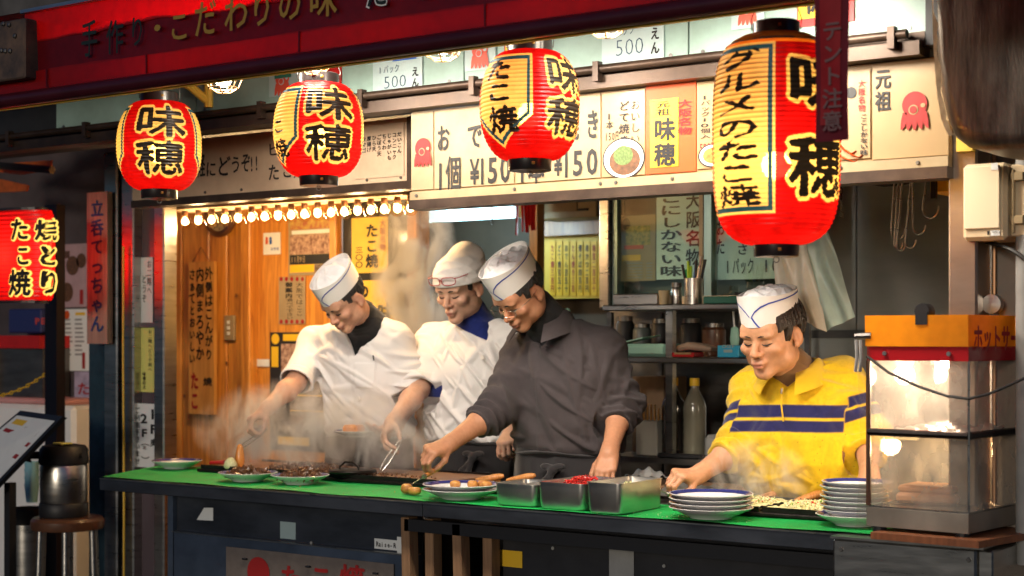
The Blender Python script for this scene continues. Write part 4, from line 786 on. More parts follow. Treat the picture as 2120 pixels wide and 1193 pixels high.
t = thing('drinks_crate', 'dark blue drinks crate on the red topped machine', 'crate', tuple(at(60, 693, 1.2))); x0, x1, z0, z1 = rect(30, 640, 98, 690, 1.2)
part('side', mat('crate_blue', (.02, .03, .12), .4), t, (x0, x1, 1.16, 1.28, z0, z1), bev=.008); write(t, 'PE', 72, 655, 96, 674, 1.157, mat('red_print', (.5, .06, .05), .5), bold=.04)
# chain
p0, p1 = at(-10, 822, .74), at(101, 770, .74); t = thing('yellow_chain', 'yellow plastic chain hanging from the dark pole', 'chain', tuple(p0))
lk = MB().tube([(.013 * math.cos(a), 0, .007 * math.sin(a)) for a in np.linspace(0, 6.2832, 11)], .0035, 5).mesh('chain_link', 'yellow')
for k in range(14):
    f = k / 13; q = p0.lerp(p1, f) - Vector((0, 0, .02 * math.sin(f * math.pi))); o = link('chain_link', lk, t); o.location = q - wloc(t); o.rotation_euler = (R(90) * (k % 2), -math.atan2(p1.z - p0.z, p1.x - p0.x), 0)
# stool, drum and airpot
c = Vector((-2.70, .44, 0))
def stool(label, x, y, z, r, m, grp='round stools'):
    t = thing('round_stool', label, 'stool', (x, y, 0), grp); o = Vector((x, y, 0))
    MB(o).lathe([(.0001, z - .05), (r * .97, z - .05), (r, z - .04), (r, z - .012), (r * .93, z), (.0001, z + .002)], o, 28).build('seat', m, t, True)
    for k in range(6):
        a = k * math.pi / 3 + .3; MB(o).tube([(x + math.cos(a) * r * .8, y + math.sin(a) * r * .8, z - .05), (x + math.cos(a) * r * .95, y + math.sin(a) * r * .95, 0.0)], .016, 10).build('leg', 'steel', t, True)
    MB(o).tube([(x + math.cos(a) * r * .9, y + math.sin(a) * r * .9, .3) for a in np.linspace(0, 6.2832, 25)], .008, 6).build('foot_ring', 'steel', t, True)
    return t
p = at(140, 1080, .42); stool('round stool with brown padded seat under the steering left of the counter'.replace(' under the steering', ''), p.x, .42, p.z + .02, .155, 'brown')
p = at(58, 1062, .62); t = thing('steel_bin', 'tall steel bin with black rim at the bottom left', 'bin', (p.x, .62, 0)); o = Vector((p.x, .62, 0)); r = .075
MB(o).lathe([(r * .95, 0), (r, .02), (r, p.z - .05)], o, 28, True, False).build('body', 'steel', t, True); MB(o).lathe([(r * 1.02, p.z - .05), (r * 1.05, p.z - .045), (r * 1.05, p.z + .02), (r * .98, p.z + .025), (r * .95, p.z - .03)], o, 28, False, True).build('rim', 'black', t, True)
p = at(132, 1058, .42); zb = at(140, 1080, .42).z + .022; k = 1 / 477; t = thing('airpot', 'steel and black airpot flask standing on the brown stool', 'flask', (p.x, .42, zb)); o = Vector((p.x, .42, zb))
MB(o).lathe([(.0001, 0), (.100, 0), (.104, .01), (.104, .055), (.100, .06)], o, 32).build('base', 'black', t, True)
MB(o).lathe([(.098, .06), (.100, .064), (.100, .215), (.096, .225)], o, 32, False, False).build('body', 'steel', t, True)
MB(o).lathe([(.102, .225), (.106, .235), (.102, .29), (.09, .305), (.05, .312), (.0001, .313)], o, 32, True, False).build('lid', 'black', t, True)
MB(o).tube([(o.x - .09, .38, o.z + .262), (o.x - .13, .34, o.z + .262), (o.x - .135, .335, o.z + .235)], .018, 10).build('spout', 'black', t, True)
MB(o).tube([(o.x + math.cos(a) * .112, .42 + math.sin(a) * .02, o.z + .26 + math.sin(a) * .03) for a in np.linspace(0, 3.14, 9)], .006, 6).build('handle', 'black', t, True)
part('push_button', 'pale_yellow', t, (o.x + .0, o.x + .06, .36, .42, o.z + .3125, o.z + .32), bev=.003)
p = at(66, 1000, .8); t = thing('blue_cup_stack', 'stack of pale blue plastic cups behind the airpot', 'cups', (p.x, .8, at(66, 1040, .8).z)); o = wloc(t)
for k in range(4): MB(o).lathe([(.026, k * .035), (.036, .09 + k * .035), (.034, .09 + k * .035)], o, 18, True, False).build('cup', mat('cup_blue', (.22, .45, .52), .35) if 'cup_blue' not in MT else 'cup_blue', t, True)
# tilted menu stand at the left edge
t = thing('menu_stand', 'black framed tilted menu stand at the bottom left corner', 'menu stand', (at(12, 1193, .12).x, .12, 0))
A, B, D = at(-70, 962, .05), at(128, 856, .30), at(-70, 1080, .05)
q00, q10, q01 = at(-60, 1018, .02), at(100, 888 + 20, .28), at(-50, 880, .30)
e1 = Vector((.62, .30, .0)); cpt = at(40, 925, .2)
ux = Vector((.86, .34, .30)).normalized(); vx = Vector((-.35, .62, .72)).normalized(); vx = (vx - ux * vx.dot(ux)).normalized(); nx = ux.cross(vx)
pA, pB, pC, pD = at(-75, 1062, .10), at(88, 945, .14), at(130, 862, .20), at(42, 850, .34)
pE = at(-75, 940, .30)
def quad(name, m, pts, off, th, parent): 
    n_ = (pts[1] - pts[0]).cross(pts[2] - pts[0]).normalized(); MB(wloc(parent)).poly([p + n_ * off for p in pts], n_ * -th).build(name, m, parent)
corner = [at(-80, 1060, .12), at(118, 888, .12), at(130, 860, .14), at(40, 850, .2), at(-80, 985, .2)]
P0, P1, P2, P3 = at(-90, 1092, .12), at(130, 862, .12), at(42, 850, .26), at(-150, 1010, .26)
quad('frame', 'black', [P0, P1, P2, P3], 0, .02, t)
ctr = (P0 + P1 + P2 + P3) / 4; ins = [ctr + (p - ctr) * .90 for p in (P0, P1, P2, P3)]
quad('menu_sheet', 'paper_white', ins, .002, .001, t)
def uv(a, b): return (ins[0] * (1 - a) + ins[1] * a) * (1 - b) + (ins[3] * (1 - a) + ins[2] * a) * b
for k, (a0, a1, b0, b1, m) in enumerate(((.55, .62, .35, .85, 'red_ink'), (.66, .72, .30, .80, 'grey'), (.75, .80, .3, .7, 'grey'), (.84, .90, .1, .5, 'food_brown'), (.90, .96, .6, .9, 'yellow'), (.45, .50, .2, .8, 'grey'), (.80, .84, .62, .9, 'red_ink'), (.62, .66, .05, .25, 'red_ink'), (.74, .78, .05, .2, 'red_ink'))):
    quad('print_block', m, [uv(a0, b0), uv(a1, b0), uv(a1, b1), uv(a0, b1)], .0035, .001, t)
x = at(14, 1000, .2).x; MB(wloc(t)).box(x - .018, x + .018, .2, .235, 0, at(14, 1000, .2).z).build('post', 'black', t); MB(wloc(t)).box(x - .16, x + .16, .1, .34, 0.001, .02, bev=.005).build('foot', 'black', t)
# ================================================================== INTERIOR RIGHT
VY = 1.5
wn = thing('serving_window', 'steel framed glass window with posters behind it over the shelves', 'window', (at(1250, 600, VY).x, VY, 1.62))
zt, zb = 2.3, 1.621
def px(x, Y=VY): return at(x, 500, Y).x
part('frame_post', 'steel', wn, (px(1248), px(1268), VY - .03, VY + .05, zb, zt), bev=.004); part('frame_post', mat('frame_teal', (.25, .36, .34), .35, .5), wn, (px(1270), px(1280), VY - .01, VY + .05, zb, zt))
part('mullion', 'cream_white', wn, (px(1452), px(1460), VY - .02, VY + .04, zb, zt)); part('mullion', 'frame_teal', wn, (px(1461), px(1476), VY - .015, VY + .04, zb, zt)); part('frame_post', 'steel', wn, (px(1640), px(1656), VY - .02, VY + .05, zb, zt))
part('sill', mat('sill', (.55, .45, .30), .4, .2), wn, (px(1281), px(1640), VY - .02, VY + .08, zb, zb + .045))
glassy('window_glass', (.93, 1, .97), .10, .04)
part('pane', 'window_glass', wn, (px(1281), px(1451.5), VY + .006, VY + .009, zb + .046, zt)); part('pane', 'window_glass', wn, (px(1477), px(1639), VY + .006, VY + .009, zb + .046, zt))
part('backing', mat('win_dark', (.06, .07, .065), .4), wn, (px(1270), px(1656), VY + .09, VY + .1, zb, zt))
QY = VY + .02; mat('window_paper', (.66, .80, .76), .6, var=.06)
t = sheet('menu_card', 'cream menu card with food picture behind the serving window glass', 'poster', 1282, 446, 1357, 582, QY, 'cream_white', .003)
discp(t, 'bundle_picture', 'green_ink', 1296, 464, 9, QY - .001, 1.6); blot(t, 'food_picture', mat('foodpic', (.55, .40, .08), .5, var=.8, vscale=60, col2=(.10, .14, .03)), 1296, 468, 1346, 508, QY - .001); blot(t, 'orange_title', 'orange', 1292, 508, 1332, 516, QY - .0015); blot(t, 'yellow_title', 'yellow', 1288, 528, 1326, 540, QY - .001)
for k in range(6): blot(t, 'text_line', 'grey', 1298, 544 + k * 6, 1330, 546.5 + k * 6, QY - .001); blot(t, 'price_line', 'grey', 1338, 544 + k * 6, 1350, 546.5 + k * 6, QY - .001)
t = sheet('slogan_sheet', 'tall white sheet with two columns of bold black lettering behind the glass', 'poster', 1359, 390, 1451, 578, QY, 'window_paper', .003)
write(t, 'ここにしかない味', 1364, 372, 1414, 574, QY - .002, 'ink', True, bold=.03); write(t, '大阪名物', 1418, 396, 1454, 552, QY - .002, 'ink', True, bold=.02)
t = sheet('pack_price_sheet', 'pale sheet with pack prices behind the right window pane', 'poster', 1478, 440, 1636, 578, QY, 'window_paper', .003)
write(t, 'おた', 1482, 452, 1502, 530, QY - .002, 'ink', True, bold=.02); write(t, 'こさ', 1524, 475, 1550, 530, QY - .002, 'ink', True, bold=.02); write(t, '1パック', 1500, 532, 1562, 570, QY - .002, 'ink', bold=.01); write(t, '10個', 1578, 530, 1636, 568, QY - .002, 'ink', bold=.01)
# shelf unit under the window
sh = thing('steel_shelf_unit', 'stainless two tier shelf unit below the serving window', 'shelf', (px(1400, 1.3), 1.3, .1))
SX0, SX1 = at(1246, 630, 1.15).x, .30
for y in (630, 740): z = at(1400, y, 1.15).z; part('shelf', 'steel', sh, (SX0, SX1, 1.15, 1.60, z - .022, z), bev=.004)
for x in (SX0 + .01, SX1 - .03): part('post', 'steel_dark', sh, (x, x + .02, 1.17, 1.19, .1, at(1400, 632, 1.15).z - .023)); part('post', 'steel_dark', sh, (x, x + .02, 1.56, 1.58, .1, at(1400, 632, 1.15).z - .023))
z1 = at(1400, 630, 1.15).z; z2 = at(1400, 740, 1.15).z; z3 = at(1400, 950, 1.15).z
part('lower_deck', 'steel_dark', sh, (SX0, SX1, 1.15, 1.60, z3 - .022, z3))
part('upright', 'steel', sh, (at(1378, 0, 1.17).x, at(1392, 0, 1.17).x, 1.17, 1.20, z3 + .001, z1 - .023))
def bx(name, label, cat, x0, x1, Y, d, zb, h, m, bev=.004):
    xa, xb = at(x0, 600, Y).x, at(x1, 600, Y).x; return tag(MB(((xa + xb) / 2, Y, zb)).box(xa, xb, Y, Y + d, zb + .001, zb + h, bev=bev).build(name, m), label, cat)
bx('napkin_box', 'low steel napkin box at the left end of the top shelf', 'box', 1268, 1362, 1.25, .12, z1, .045, 'steel')
t = thing('glass_jar', 'small glass spice jar on the top shelf', 'jar', (at(1401, 600, 1.27).x, 1.27, z1)); o = wloc(t); MB(o).lathe([(.018, .001), (.02, .005), (.02, .06), (.016, .066)], o, 16).build('glass', 'steel', t, True); MB(o).lathe([(.02, .067), (.02, .085), (.0001, .086)], o, 16).build('lid', 'steel_dark', t, True)
t = thing('cup', 'small cream cup beside the steel napkin box', 'cup', (at(1375, 600, 1.24).x, 1.24, z1)); o = wloc(t); MB(o).lathe([(.017, .001), (.022, .055), (.020, .055), (.015, .01)], o, 18, True, True).build('bowl', 'cream_white', t, True)
t = thing('pen_holder', 'steel cup full of pens and spatulas on the top shelf', 'pen holder', (at(1436, 600, 1.25).x, 1.25, z1)); o = wloc(t)
MB(o).lathe([(.034, .001), (.035, .10), (.032, .10), (.031, .01)], o, 20).build('cup', 'steel', t, True)
rr = random.Random(3)
for m, dx in (('black', -.05), ('green', -.035), (mat('lime', (.42, .62, .03), .4), -.02), ('blue', 0), ('black', .012), ('steel', .03), ('black', .045), ('lime', -.03)):
    MB(o).tube([o + Vector((dx * .3, rr.uniform(-.015, .015), .02)), o + Vector((dx, rr.uniform(-.02, .02), rr.uniform(.13, .19)))], .0055, 6).build('pen', m if isinstance(m, str) else m.name, t)
bx('green_tray', 'flat green tray on the top shelf', 'tray', 1455, 1560, 1.24, .2, z1, .03, 'dark_green'); bx('black_case', 'small black case on the green tray', 'case', 1520, 1560, 1.235, .08, z1 + .031, .012, 'black', .002)
t = thing('white_container', 'white plastic tub on the middle shelf', 'tub', (at(1335, 700, 1.22).x, 1.22, z2)); o = wloc(t); part('tub', 'plastic_green', t, (at(1290, 0, 1.2).x, at(1378, 0, 1.2).x, 1.2, 1.36, z2 + .001, z2 + .05), bev=.012); MB(wloc(t)).poly([(at(1284, 0, 1.2).x, 1.2, z2 + .055), (at(1330, 0, 1.2).x, 1.2, z2 + .075), (at(1330, 0, 1.2).x, 1.34, z2 + .085), (at(1284, 0, 1.2).x, 1.34, z2 + .062)], (0, 0, -.004)).build('lid', 'plastic_green', t)
t = thing('blue_box', 'bright blue cardboard box on the middle shelf', 'box', (at(1506, 720, 1.17).x, 1.17, z2)); part('carton', 'cyan', t, (at(1485, 0, 1.17).x, at(1530, 0, 1.17).x, 1.17, 1.26, z2 + .001, z2 + .045), bev=.002); write(t, 'OKEF', 1494, 712, 1522, 722, 1.168, 'paper_blue', bold=.02); blot(t, 'print_block', 'paper_blue', 1498, 724, 1516, 730, 1.168)
t = thing('red_packet', 'flat red packet with white print on the middle shelf', 'packet', (at(1414, 730, 1.17).x, 1.17, z2)); part('packet', 'red', t, (at(1390, 0, 1.17).x, at(1436, 0, 1.17).x, 1.17, 1.25, z2 + .001, z2 + .018), bev=.002); blot(t, 'print_line', 'cream', 1396, 730, 1430, 734, 1.168)
t = thing('cloth_bundle', 'folded beige work gloves on the middle shelf', 'gloves', (at(1440, 720, 1.24).x, 1.24, z2)); o = wloc(t)
for k in range(3): MB(o).tube([o + Vector((-.08, .02 * k, .03 + .004 * k)), o + Vector((-.03, .02 * k, .042)), o + Vector((.03, .02 * k, .036)), o + Vector((.07, .02 * k, .03))], [.018, .022, .02, .012], 10, flat=.7).build('glove', mat('glove', (.40, .28, .20), .8) if 'glove' not in MT else 'glove', t, True)
for i, (x0, x1, h, m, lb) in enumerate(((1268, 1300, .16, 'dark', 'dark storage tin at the left of the middle shelf'), (1302, 1336, .13, 'win_dark', 'dim glass canister on the middle shelf'), (1340, 1374, .15, 'black', 'black canister on the middle shelf beside the upright'), (1400, 1440, .15, 'dark', 'dark pot at the back of the middle shelf'), (1446, 1490, .13, 'brown', 'brown clay jar at the back of the middle shelf'))):
    xa, xb = at(x0, 0, 1.42).x, at(x1, 0, 1.42).x; r = (xb - xa) / 2; t = thing('canister', lb, 'canister', ((xa + xb) / 2, 1.46, z2)); o = wloc(t)
    MB(o).lathe([(r * .9, .001), (r, .01), (r, h * .8), (r * .8, h * .88)], o, 20).build('body', m, t, True); MB(o).lathe([(r * .84, h * .881), (r * .84, h), (.0001, h + .004)], o, 20).build('lid', 'steel_dark', t, True)
t = thing('hanging_ladle', 'white plastic ladle hanging from the top shelf', 'ladle', (at(1518, 640, 1.3).x, 1.3, z1 - .15)); o = wloc(t); MB(o).tube([o + Vector((0, 0, .125)), o + Vector((.005, 0, .06))], .004, 6).build('handle', 'white', t); MB(o).lathe([(.0001, -.035), (.016, -.02), (.02, .01), (.016, .05), (.0001, .06)], o + Vector((.006, 0, .01)), 14, sy=.4).build('bowl', 'plastic_green', t, True)
# lower deck: bottles, chopstick box, cartons
def bottle(label, x, Y, m, cap='yellow', h=.30, r=.045):
    zb = z3; q = at(x, 0, Y); t = thing('bottle', label, 'bottle', (q.x, Y, zb)); o = wloc(t)
    pr = [(.0001, .001), (r * .9, .001), (r, .012)] + [(r * (1 - .03 * (k % 2)), .03 + k * .016) for k in range(9)] + [(r, .19), (r * .9, .21), (r * .5, .245), (r * .34, .26), (r * .34, .27)]
    MB(o).lathe([(a, b * h / .3) for a, b in pr], o, 22).build('body', m, t, True); MB(o).lathe([(r * .42, .271 * h / .3), (r * .42, h), (.0001, h + .001)], o, 16).build('cap', cap, t, True); return t
bottle('black soy sauce bottle with yellow cap on the lower deck', 1394, 1.25, mat('soy', (.008, .006, .006), .12, coat=.5)); bottle('clear plastic bottle with yellow cap beside the soy sauce bottle', 1438, 1.27, mat('clear_plastic', (.16, .15, .11), .15, coat=.6))
t = thing('chopstick_box', 'pale box packed with wooden chopsticks on the lower deck', 'box', (at(1336, 900, 1.2).x, 1.2, z3)); x0, x1 = at(1316, 0, 1.2).x, at(1360, 0, 1.2).x; h = .135
part('case', mat('case', (.50, .48, .40), .5, var=.1), t, (x0, x1, 1.2, 1.30, z3 + .001, z3 + h), bev=.004)
for k in range(16): xx = x0 + .006 + (x1 - x0 - .012) * (k / 15); part('chopstick', 'sign_wood', t, (xx - .0025, xx + .0025, 1.22 + .02 * (k % 3), 1.225 + .02 * (k % 3), z3 + h + .001, z3 + h + .03 + .008 * (k * 7 % 5)))
bx('brown_carton', 'brown carton behind the chopstick box', 'carton', 1308, 1376, 1.36, .18, z3, .30, mat('carton', (.22, .14, .08), .7, var=.3).name); bx('white_tub', 'white round edged tub on the lower deck beside the bottles', 'tub', 1455, 1520, 1.2, .18, z3, .09, 'grey', .015); bx('black_tray', 'black tray at the front of the lower deck', 'tray', 1360, 1450, 1.152, .04, z3, .018, 'black')
t = thing('dish_cloth', 'crumpled white cloth on the worktop behind the grey fleece man', 'cloth', (at(1340, 962, 1.0).x, 1.0, .97)); o = wloc(t); MB(o).grid(lambda u, v: o + Vector(((u - .5) * .14, (v - .5) * .1, .02 + .03 * math.sin(u * 3.1) * math.sin(v * 3.1) + .008 * math.sin(u * 17 + v * 9))), 14, 10).build('cloth', 'white', t, True)
tag(MB((.1, 1.0, .93)).box(SX0, .9, .9, 1.145, .93, .968, bev=.004).build('rear_worktop', 'timber'), 'low rear worktop behind the cooks', 'worktop')
# yellow slips, cream box, red cloth
RY = 2.40
x0, x1, z0_, z1_ = rect(1112, 486, 1256, 618, RY); t = thing('slip_board', 'ochre board behind the hanging yellow menu slips', 'board', (x0, RY, z0_)); part('board', 'yellow_paper', t, (x0, x1, RY + .003, RY + .06, z0_, z1_))
for i, s in enumerate(('たこ焼三百円', 'どて焼百五十', 'おでん百五十', 'とん焼き三百', '焼そば四百円', '串かつ二百円', '枝豆二百五十', '冷奴二百円也')):
    xx = 1138 + i * 14.3; t = sheet('menu_slip', 'yellow vertical menu slip, %s in the row on the rear wall' % ('leftmost', 'second from left', 'third from left', 'fourth from left', 'fourth from right', 'third from right', 'second from right', 'rightmost')[i], 'menu slip', xx, 500, xx + 11.5, 612, RY - .004, 'yellow', .003, 'yellow menu slips'); write(t, s, xx + 2, 506, xx + 9.5, 606, RY - .006, 'ink' if i % 3 else 'red_ink', True, bold=.03)
x0, x1, z0_, z1_ = rect(1106, 412, 1234, 452, 2.1); t = thing('cream_cabinet', 'cream wall box near the ceiling above the menu slips', 'cabinet', (x0, 2.1, z0_)); part('case', 'cream_white', t, (x0, x1, 2.1, 2.3, z0_, z1_ + .1), bev=.005); part('door', 'cream', t, (x0 + .05, x1 - .1, 2.09, 2.099, z0_ + .03, z1_ + .09)); part('latch', 'black', t, (x1 - .09, x1 - .04, 2.085, 2.099, z0_ + .03, z0_ + .04))
tag(MB((at(1180, 470, 2.2).x, 2.2, 2.0)).box(at(1095, 0, 2.3).x, at(1256, 0, 2.3).x, 2.32, 2.38, at(1180, 486, 2.3).z, at(1180, 456, 2.3).z).build('lintel', 'plank_dark'), 'dark wooden lintel above the menu slips', 'lintel')
tag(MB((at(1104, 540, 2.0).x, 2.0, .1)).box(at(1096, 0, 2.0).x, at(1112, 0, 2.0).x, 2.0, 2.06, .1, 2.6).build('wood_post', 'plank'), 'ochre wooden post left of the menu slips', 'post')
t = thing('red_cloths', 'red cloth bunting strips hanging right of the fluorescent tube', 'cloth', tuple(at(1088, 480, 1.75))); o = wloc(t)
for k in range(5): xx = at(1070 + k * 9, 0, 1.75).x; zz = at(1088, 486 - 4 * k * (k % 2) - 2 * k, 1.75).z; MB(o).grid(lambda u, v: (xx + .018 * (u - .5) * (1 + .3 * v) + .006 * math.sin(v * 4 + k), 1.75 + .01 * math.sin(u * 5 + k), zz + (2.25 - zz) * v), 5, 8).build('strip', 'red', t, True)
# plastic bags, hooks
t = thing('plastic_bags', 'bunch of pale plastic carrier bags hanging behind the yellow jumper man', 'bags', tuple(at(1690, 690, .85))); o = wloc(t)
paper('bag_teal', (.62, .80, .74), .3, var=.1); paper('bag_white', (.84, .80, .70), .3, var=.1)
def sheetq(name, m, pts, amp=.006, sd=0):
    a, b_, c_, d_ = [Vector(p) for p in pts]
    MB(o).grid(lambda u, v: (a.lerp(b_, u)).lerp(d_.lerp(c_, u), v) + Vector((0, amp * (math.sin(u * 13 + sd) + math.sin(v * 6 + u * 8 + sd * 2)), 0)), 22, 22).build(name, m, t, True)
sheetq('bag', 'bag_teal', (at(1708, 686, .86), at(1770, 656, .86), at(1712, 478, .86), at(1640, 500, .86)), .007, 1); sheetq('bag', 'bag_white', (at(1640, 655, .84), at(1712, 688, .84), at(1668, 500, .84), at(1608, 505, .84)), .007, 2); sheetq('bag', 'bag_white', (at(1612, 640, .88), at(1690, 660, .88), at(1680, 490, .88), at(1600, 495, .88)), .006, 4)
HY = .75
tag(MB(tuple(at(1850, 372, HY))).tube([at(1775, 372, HY), at(1800, 378, HY), at(1830, 382, HY), at(1865, 380, HY), at(1900, 372, HY), at(1935, 360, HY)], .008, 8).build('hook_rail', 'black', None, True), 'bent black rail carrying the steel hooks', 'rail')
for i, (xa, ya, xb, yb, rr_, lb) in enumerate(((1852, 378, 1845, 478, 16, 'leftmost'), (1860, 378, 1851, 505, 10, 'second from left'), (1868, 378, 1856, 508, 10, 'third from left'), (1886, 376, 1874, 500, 12, 'third from right'), (1890, 376, 1890, 470, 14, 'second from right'), (1918, 370, 1910, 432, 18, 'rightmost'))):
    k = .0014; a, b_ = at(xa, ya, HY - .01 - .004 * i), at(xb, yb, HY - .01 - .004 * i); rad = rr_ * k
    cc = b_ + Vector((rad, 0, 0)); pts = [a, a.lerp(b_, .5), b_] + [cc + Vector((-rad * math.cos(q), 0, -rad * 1.2 * math.sin(q))) for q in np.linspace(.3, 3.3, 9)]
    tag(MB(tuple(a)).tube(pts, .0035, 7).build('steel_hook', 'steel', None, True), lb + ' long steel hook on the bent rail', 'hook', 'steel hooks on the rail')
c0 = at(1741, 376, .6); t = thing('hanging_chain', 'dark chain with hook right of the huge lantern', 'chain', tuple(c0))
for k in range(3): q = c0 + Vector((0, 0, -.012 - k * .018)); MB(c0).tube([q + Vector((.006 * math.cos(a) * (k % 2), .006 * math.cos(a) * (1 - k % 2), .011 * math.sin(a))) for a in np.linspace(0, 6.2832, 11)], .0018, 5).build('chain_link', 'black', t)
MB(c0).tube([c0 + Vector((0, 0, -.06)), c0 + Vector((.006, 0, -.075)), c0 + Vector((-.004, 0, -.09)), c0 + Vector((.01, 0, -.10)), c0 + Vector((.006, 0, -.115)), c0 + Vector((-.006, 0, -.11))], .002, 5).build('hook', 'steel_dark', t, True)
x0, x1, z0_, z1_ = rect(1925, 360, 1964, 412, .7); t = thing('wall_bracket', 'ochre bracket box beside the right pillar under the menu strip', 'bracket', (x0, .7, z0_)); part('box', 'yellow_paper', t, (x0, x1, .7, .9, z0_ + .02, z1_), bev=.004); part('arm', 'black', t, (x1 - .05, x1 - .035, .68, .699, z0_, z1_))

# ================================================================== COUNTER THINGS
mat('tray_steel', (.66, .64, .60), .34, 1.0, var=.15, vscale=6, rvar=.1)
mat('lamp_case', (.55, .50, .42), .3, .8)
def plate(label, x, y, z, r, parts=True, group='plates on the counter', h=.032, name='plate', food=None):
    t = thing(name, label, 'plate', (x, y, z), group); o = Vector((x, y, z))
    MB(o).lathe([(.0001, 0), (r * .5, 0), (r * .52, .004), (r * .78, h * .55), (r * .985, h - .002), (r, h), (r * .985, h + .001), (r * .77, h * .6), (r * .6, .009), (.0001, .008)], o, 44, False, False).build('dish', 'porcelain', t, True)
    MB(o).lathe([(r * .965, h - .0005), (r * .84, h * .745)], o + Vector((0, 0, .0016)), 44, False, False).build('rim_band', 'navy_glaze', t, True)
    return t
def heap(parent, name, m, c, rx, ry, h, n, size, seed, shape='chunk', kind='stuff', flat=.5):
    """many small pieces of food heaped on a dish, joined as one part"""
    rr = random.Random(seed); b = MB(wloc(parent))
    for i in range(n):
        a = rr.uniform(0, 6.283); q = math.sqrt(rr.random()); p = Vector((c[0] + rx * q * math.cos(a), c[1] + ry * q * math.sin(a), c[2] + h * (1 - q * q) * rr.uniform(.5, 1)))
        R3 = Euler((rr.uniform(0, 6), rr.uniform(0, 6), rr.uniform(0, 6))).to_matrix()
        if shape == 'chunk':
            s = size * rr.uniform(.5, 1.3); ids = [b.pt(p + R3 @ Vector((x * s * rr.uniform(.5, 1.2), y * s * rr.uniform(.4, 1), z * s * flat))) for x, y, z in ((-1, 0, 0), (0, -1, 0), (1, 0, 0), (0, 1, 0), (0, 0, 1), (0, 0, -1))]
            for f in ((0, 1, 4), (1, 2, 4), (2, 3, 4), (3, 0, 4), (1, 0, 5), (2, 1, 5), (3, 2, 5), (0, 3, 5)): b.face([ids[k] for k in f])
        else:
            L = size * rr.uniform(.6, 1.4); d = R3 @ Vector((1, 0, 0)); d.z *= .3; k2 = R3 @ Vector((0, 1, 0)) * L * .3; b.tube([p - d * L, p + k2, p + d * L], size * .13, 4, False)
    o = b.build(name, m, parent); o['kind'] = kind; return o
def blob(parent, name, m, c, r, sq=(1, 1, 1), seed=0, n=10):
    rr = random.Random(seed); ph = [rr.uniform(0, 6) for _ in range(3)]
    def fn(u, v):
        a, b_ = u * 2 * math.pi, (v - .5) * math.pi; w = 1 + .06 * math.sin(3 * a + ph[0]) * math.cos(b_) + .05 * math.sin(4 * b_ + ph[1])
        return Vector(c) + Vector((math.cos(a) * math.cos(b_) * sq[0], math.sin(a) * math.cos(b_) * sq[1], math.sin(b_) * sq[2])) * r * w
    return MB(wloc(parent)).grid(fn, n + 4, n).build(name, m, parent, True)
GZ = .971
t = plate('empty white plate with blue rim at the far left end of the counter', -1.966, .42, GZ, .103)
t = plate('left of two shallow plates heaped with dark stewed meat', -1.318, .17, GZ, .11); heap(t, 'stewed_meat', 'food_brown', (-1.318, .17, GZ + .022), .085, .085, .028, 170, .014, 1)
t = plate('right of two shallow plates heaped with dark stewed meat', -1.085, .20, GZ, .107); heap(t, 'stewed_meat', 'food_brown', (-1.085, .20, GZ + .022), .085, .085, .032, 190, .014, 2)
t = plate('lower of two stacked blue rimmed plates left of the steel trays', -.285, .115, GZ, .130); t = plate('upper of two stacked blue rimmed plates left of the steel trays, with batter balls', -.285, .115, GZ + .016, .130)
for k, (dx, dy) in enumerate(((.0, .06), (-.05, .03), (.05, .07), (.02, .09))): blob(t, 'batter_ball', 'food_gold', (-.285 + dx, .115 + dy, GZ + .016 + .026), .018, (1.1, 1, .75), k)
t = thing('batter_balls', 'two golden batter balls being turned on the green mat by the pick', 'food', (-.50, .12, GZ)); 
blob(t, 'batter_ball', 'food_gold', (-.525, .125, GZ + .018), .021, (1.05, 1, .85), 5); blob(t, 'batter_ball', 'food_gold', (-.48, .11, GZ + .014), .02, (1.35, 1, .7), 6)
for k in range(4): plate('blue rimmed plate, %s in the stack in front of the yellow jumper man' % ('lowest', 'second from bottom', 'second from top', 'topmost')[k], .655, .09, GZ + .0135 * k, .125, group='plate stack at the yellow jumper man')
for k in range(8): plate('blue rimmed plate, %s in the tall stack beside the warmer' % ('lowest', 'second from bottom', 'third from bottom', 'fourth from bottom', 'fourth from top', 'third from top', 'second from top', 'topmost')[k], 1.075 + (.006 if k % 2 else 0), .16, GZ + .0132 * k, .098 if k else .11, group='tall plate stack beside the warmer')
# steel trays
def tray(label, x0, x1, y0, y1, h, cat='tray'):
    t = thing('steel_tray', label, cat, ((x0 + x1) / 2, (y0 + y1) / 2, GZ), 'steel ingredient trays'); o = wloc(t); r = .018; w = .0025; zb, zt = GZ, GZ + h
    def loop(ins, z, rr_):
        pts = []
        for cx_, cy_, a0 in ((x1 - ins - rr_, y0 + ins + rr_, -90), (x1 - ins - rr_, y1 - ins - rr_, 0), (x0 + ins + rr_, y1 - ins - rr_, 90), (x0 + ins + rr_, y0 + ins + rr_, 180)):
            for k in range(6): a = R(a0 + 18 * k); pts.append((cx_ + rr_ * math.cos(a), cy_ + rr_ * math.sin(a), z))
        return pts
    b = MB(o); L = [loop(.008, zb, r), loop(.003, zb + .008, r), loop(0, zt - .002, r), loop(-.004, zt - .001, r + .004), loop(-.004, zt + .001, r + .004), loop(w, zt, r), loop(w + .003, zb + .01, r), loop(w + .008, zb + .004, r)]
    ids = [[b.pt(p) for p in l] for l in L]; n = len(ids[0])
    for A, B in zip(ids, ids[1:]):
        for i in range(n): b.face((A[i], A[(i + 1) % n], B[(i + 1) % n], B[i]))
    b.face(ids[0][::-1]); b.face(ids[-1]); b.build('pan', 'tray_steel', t, True); return t
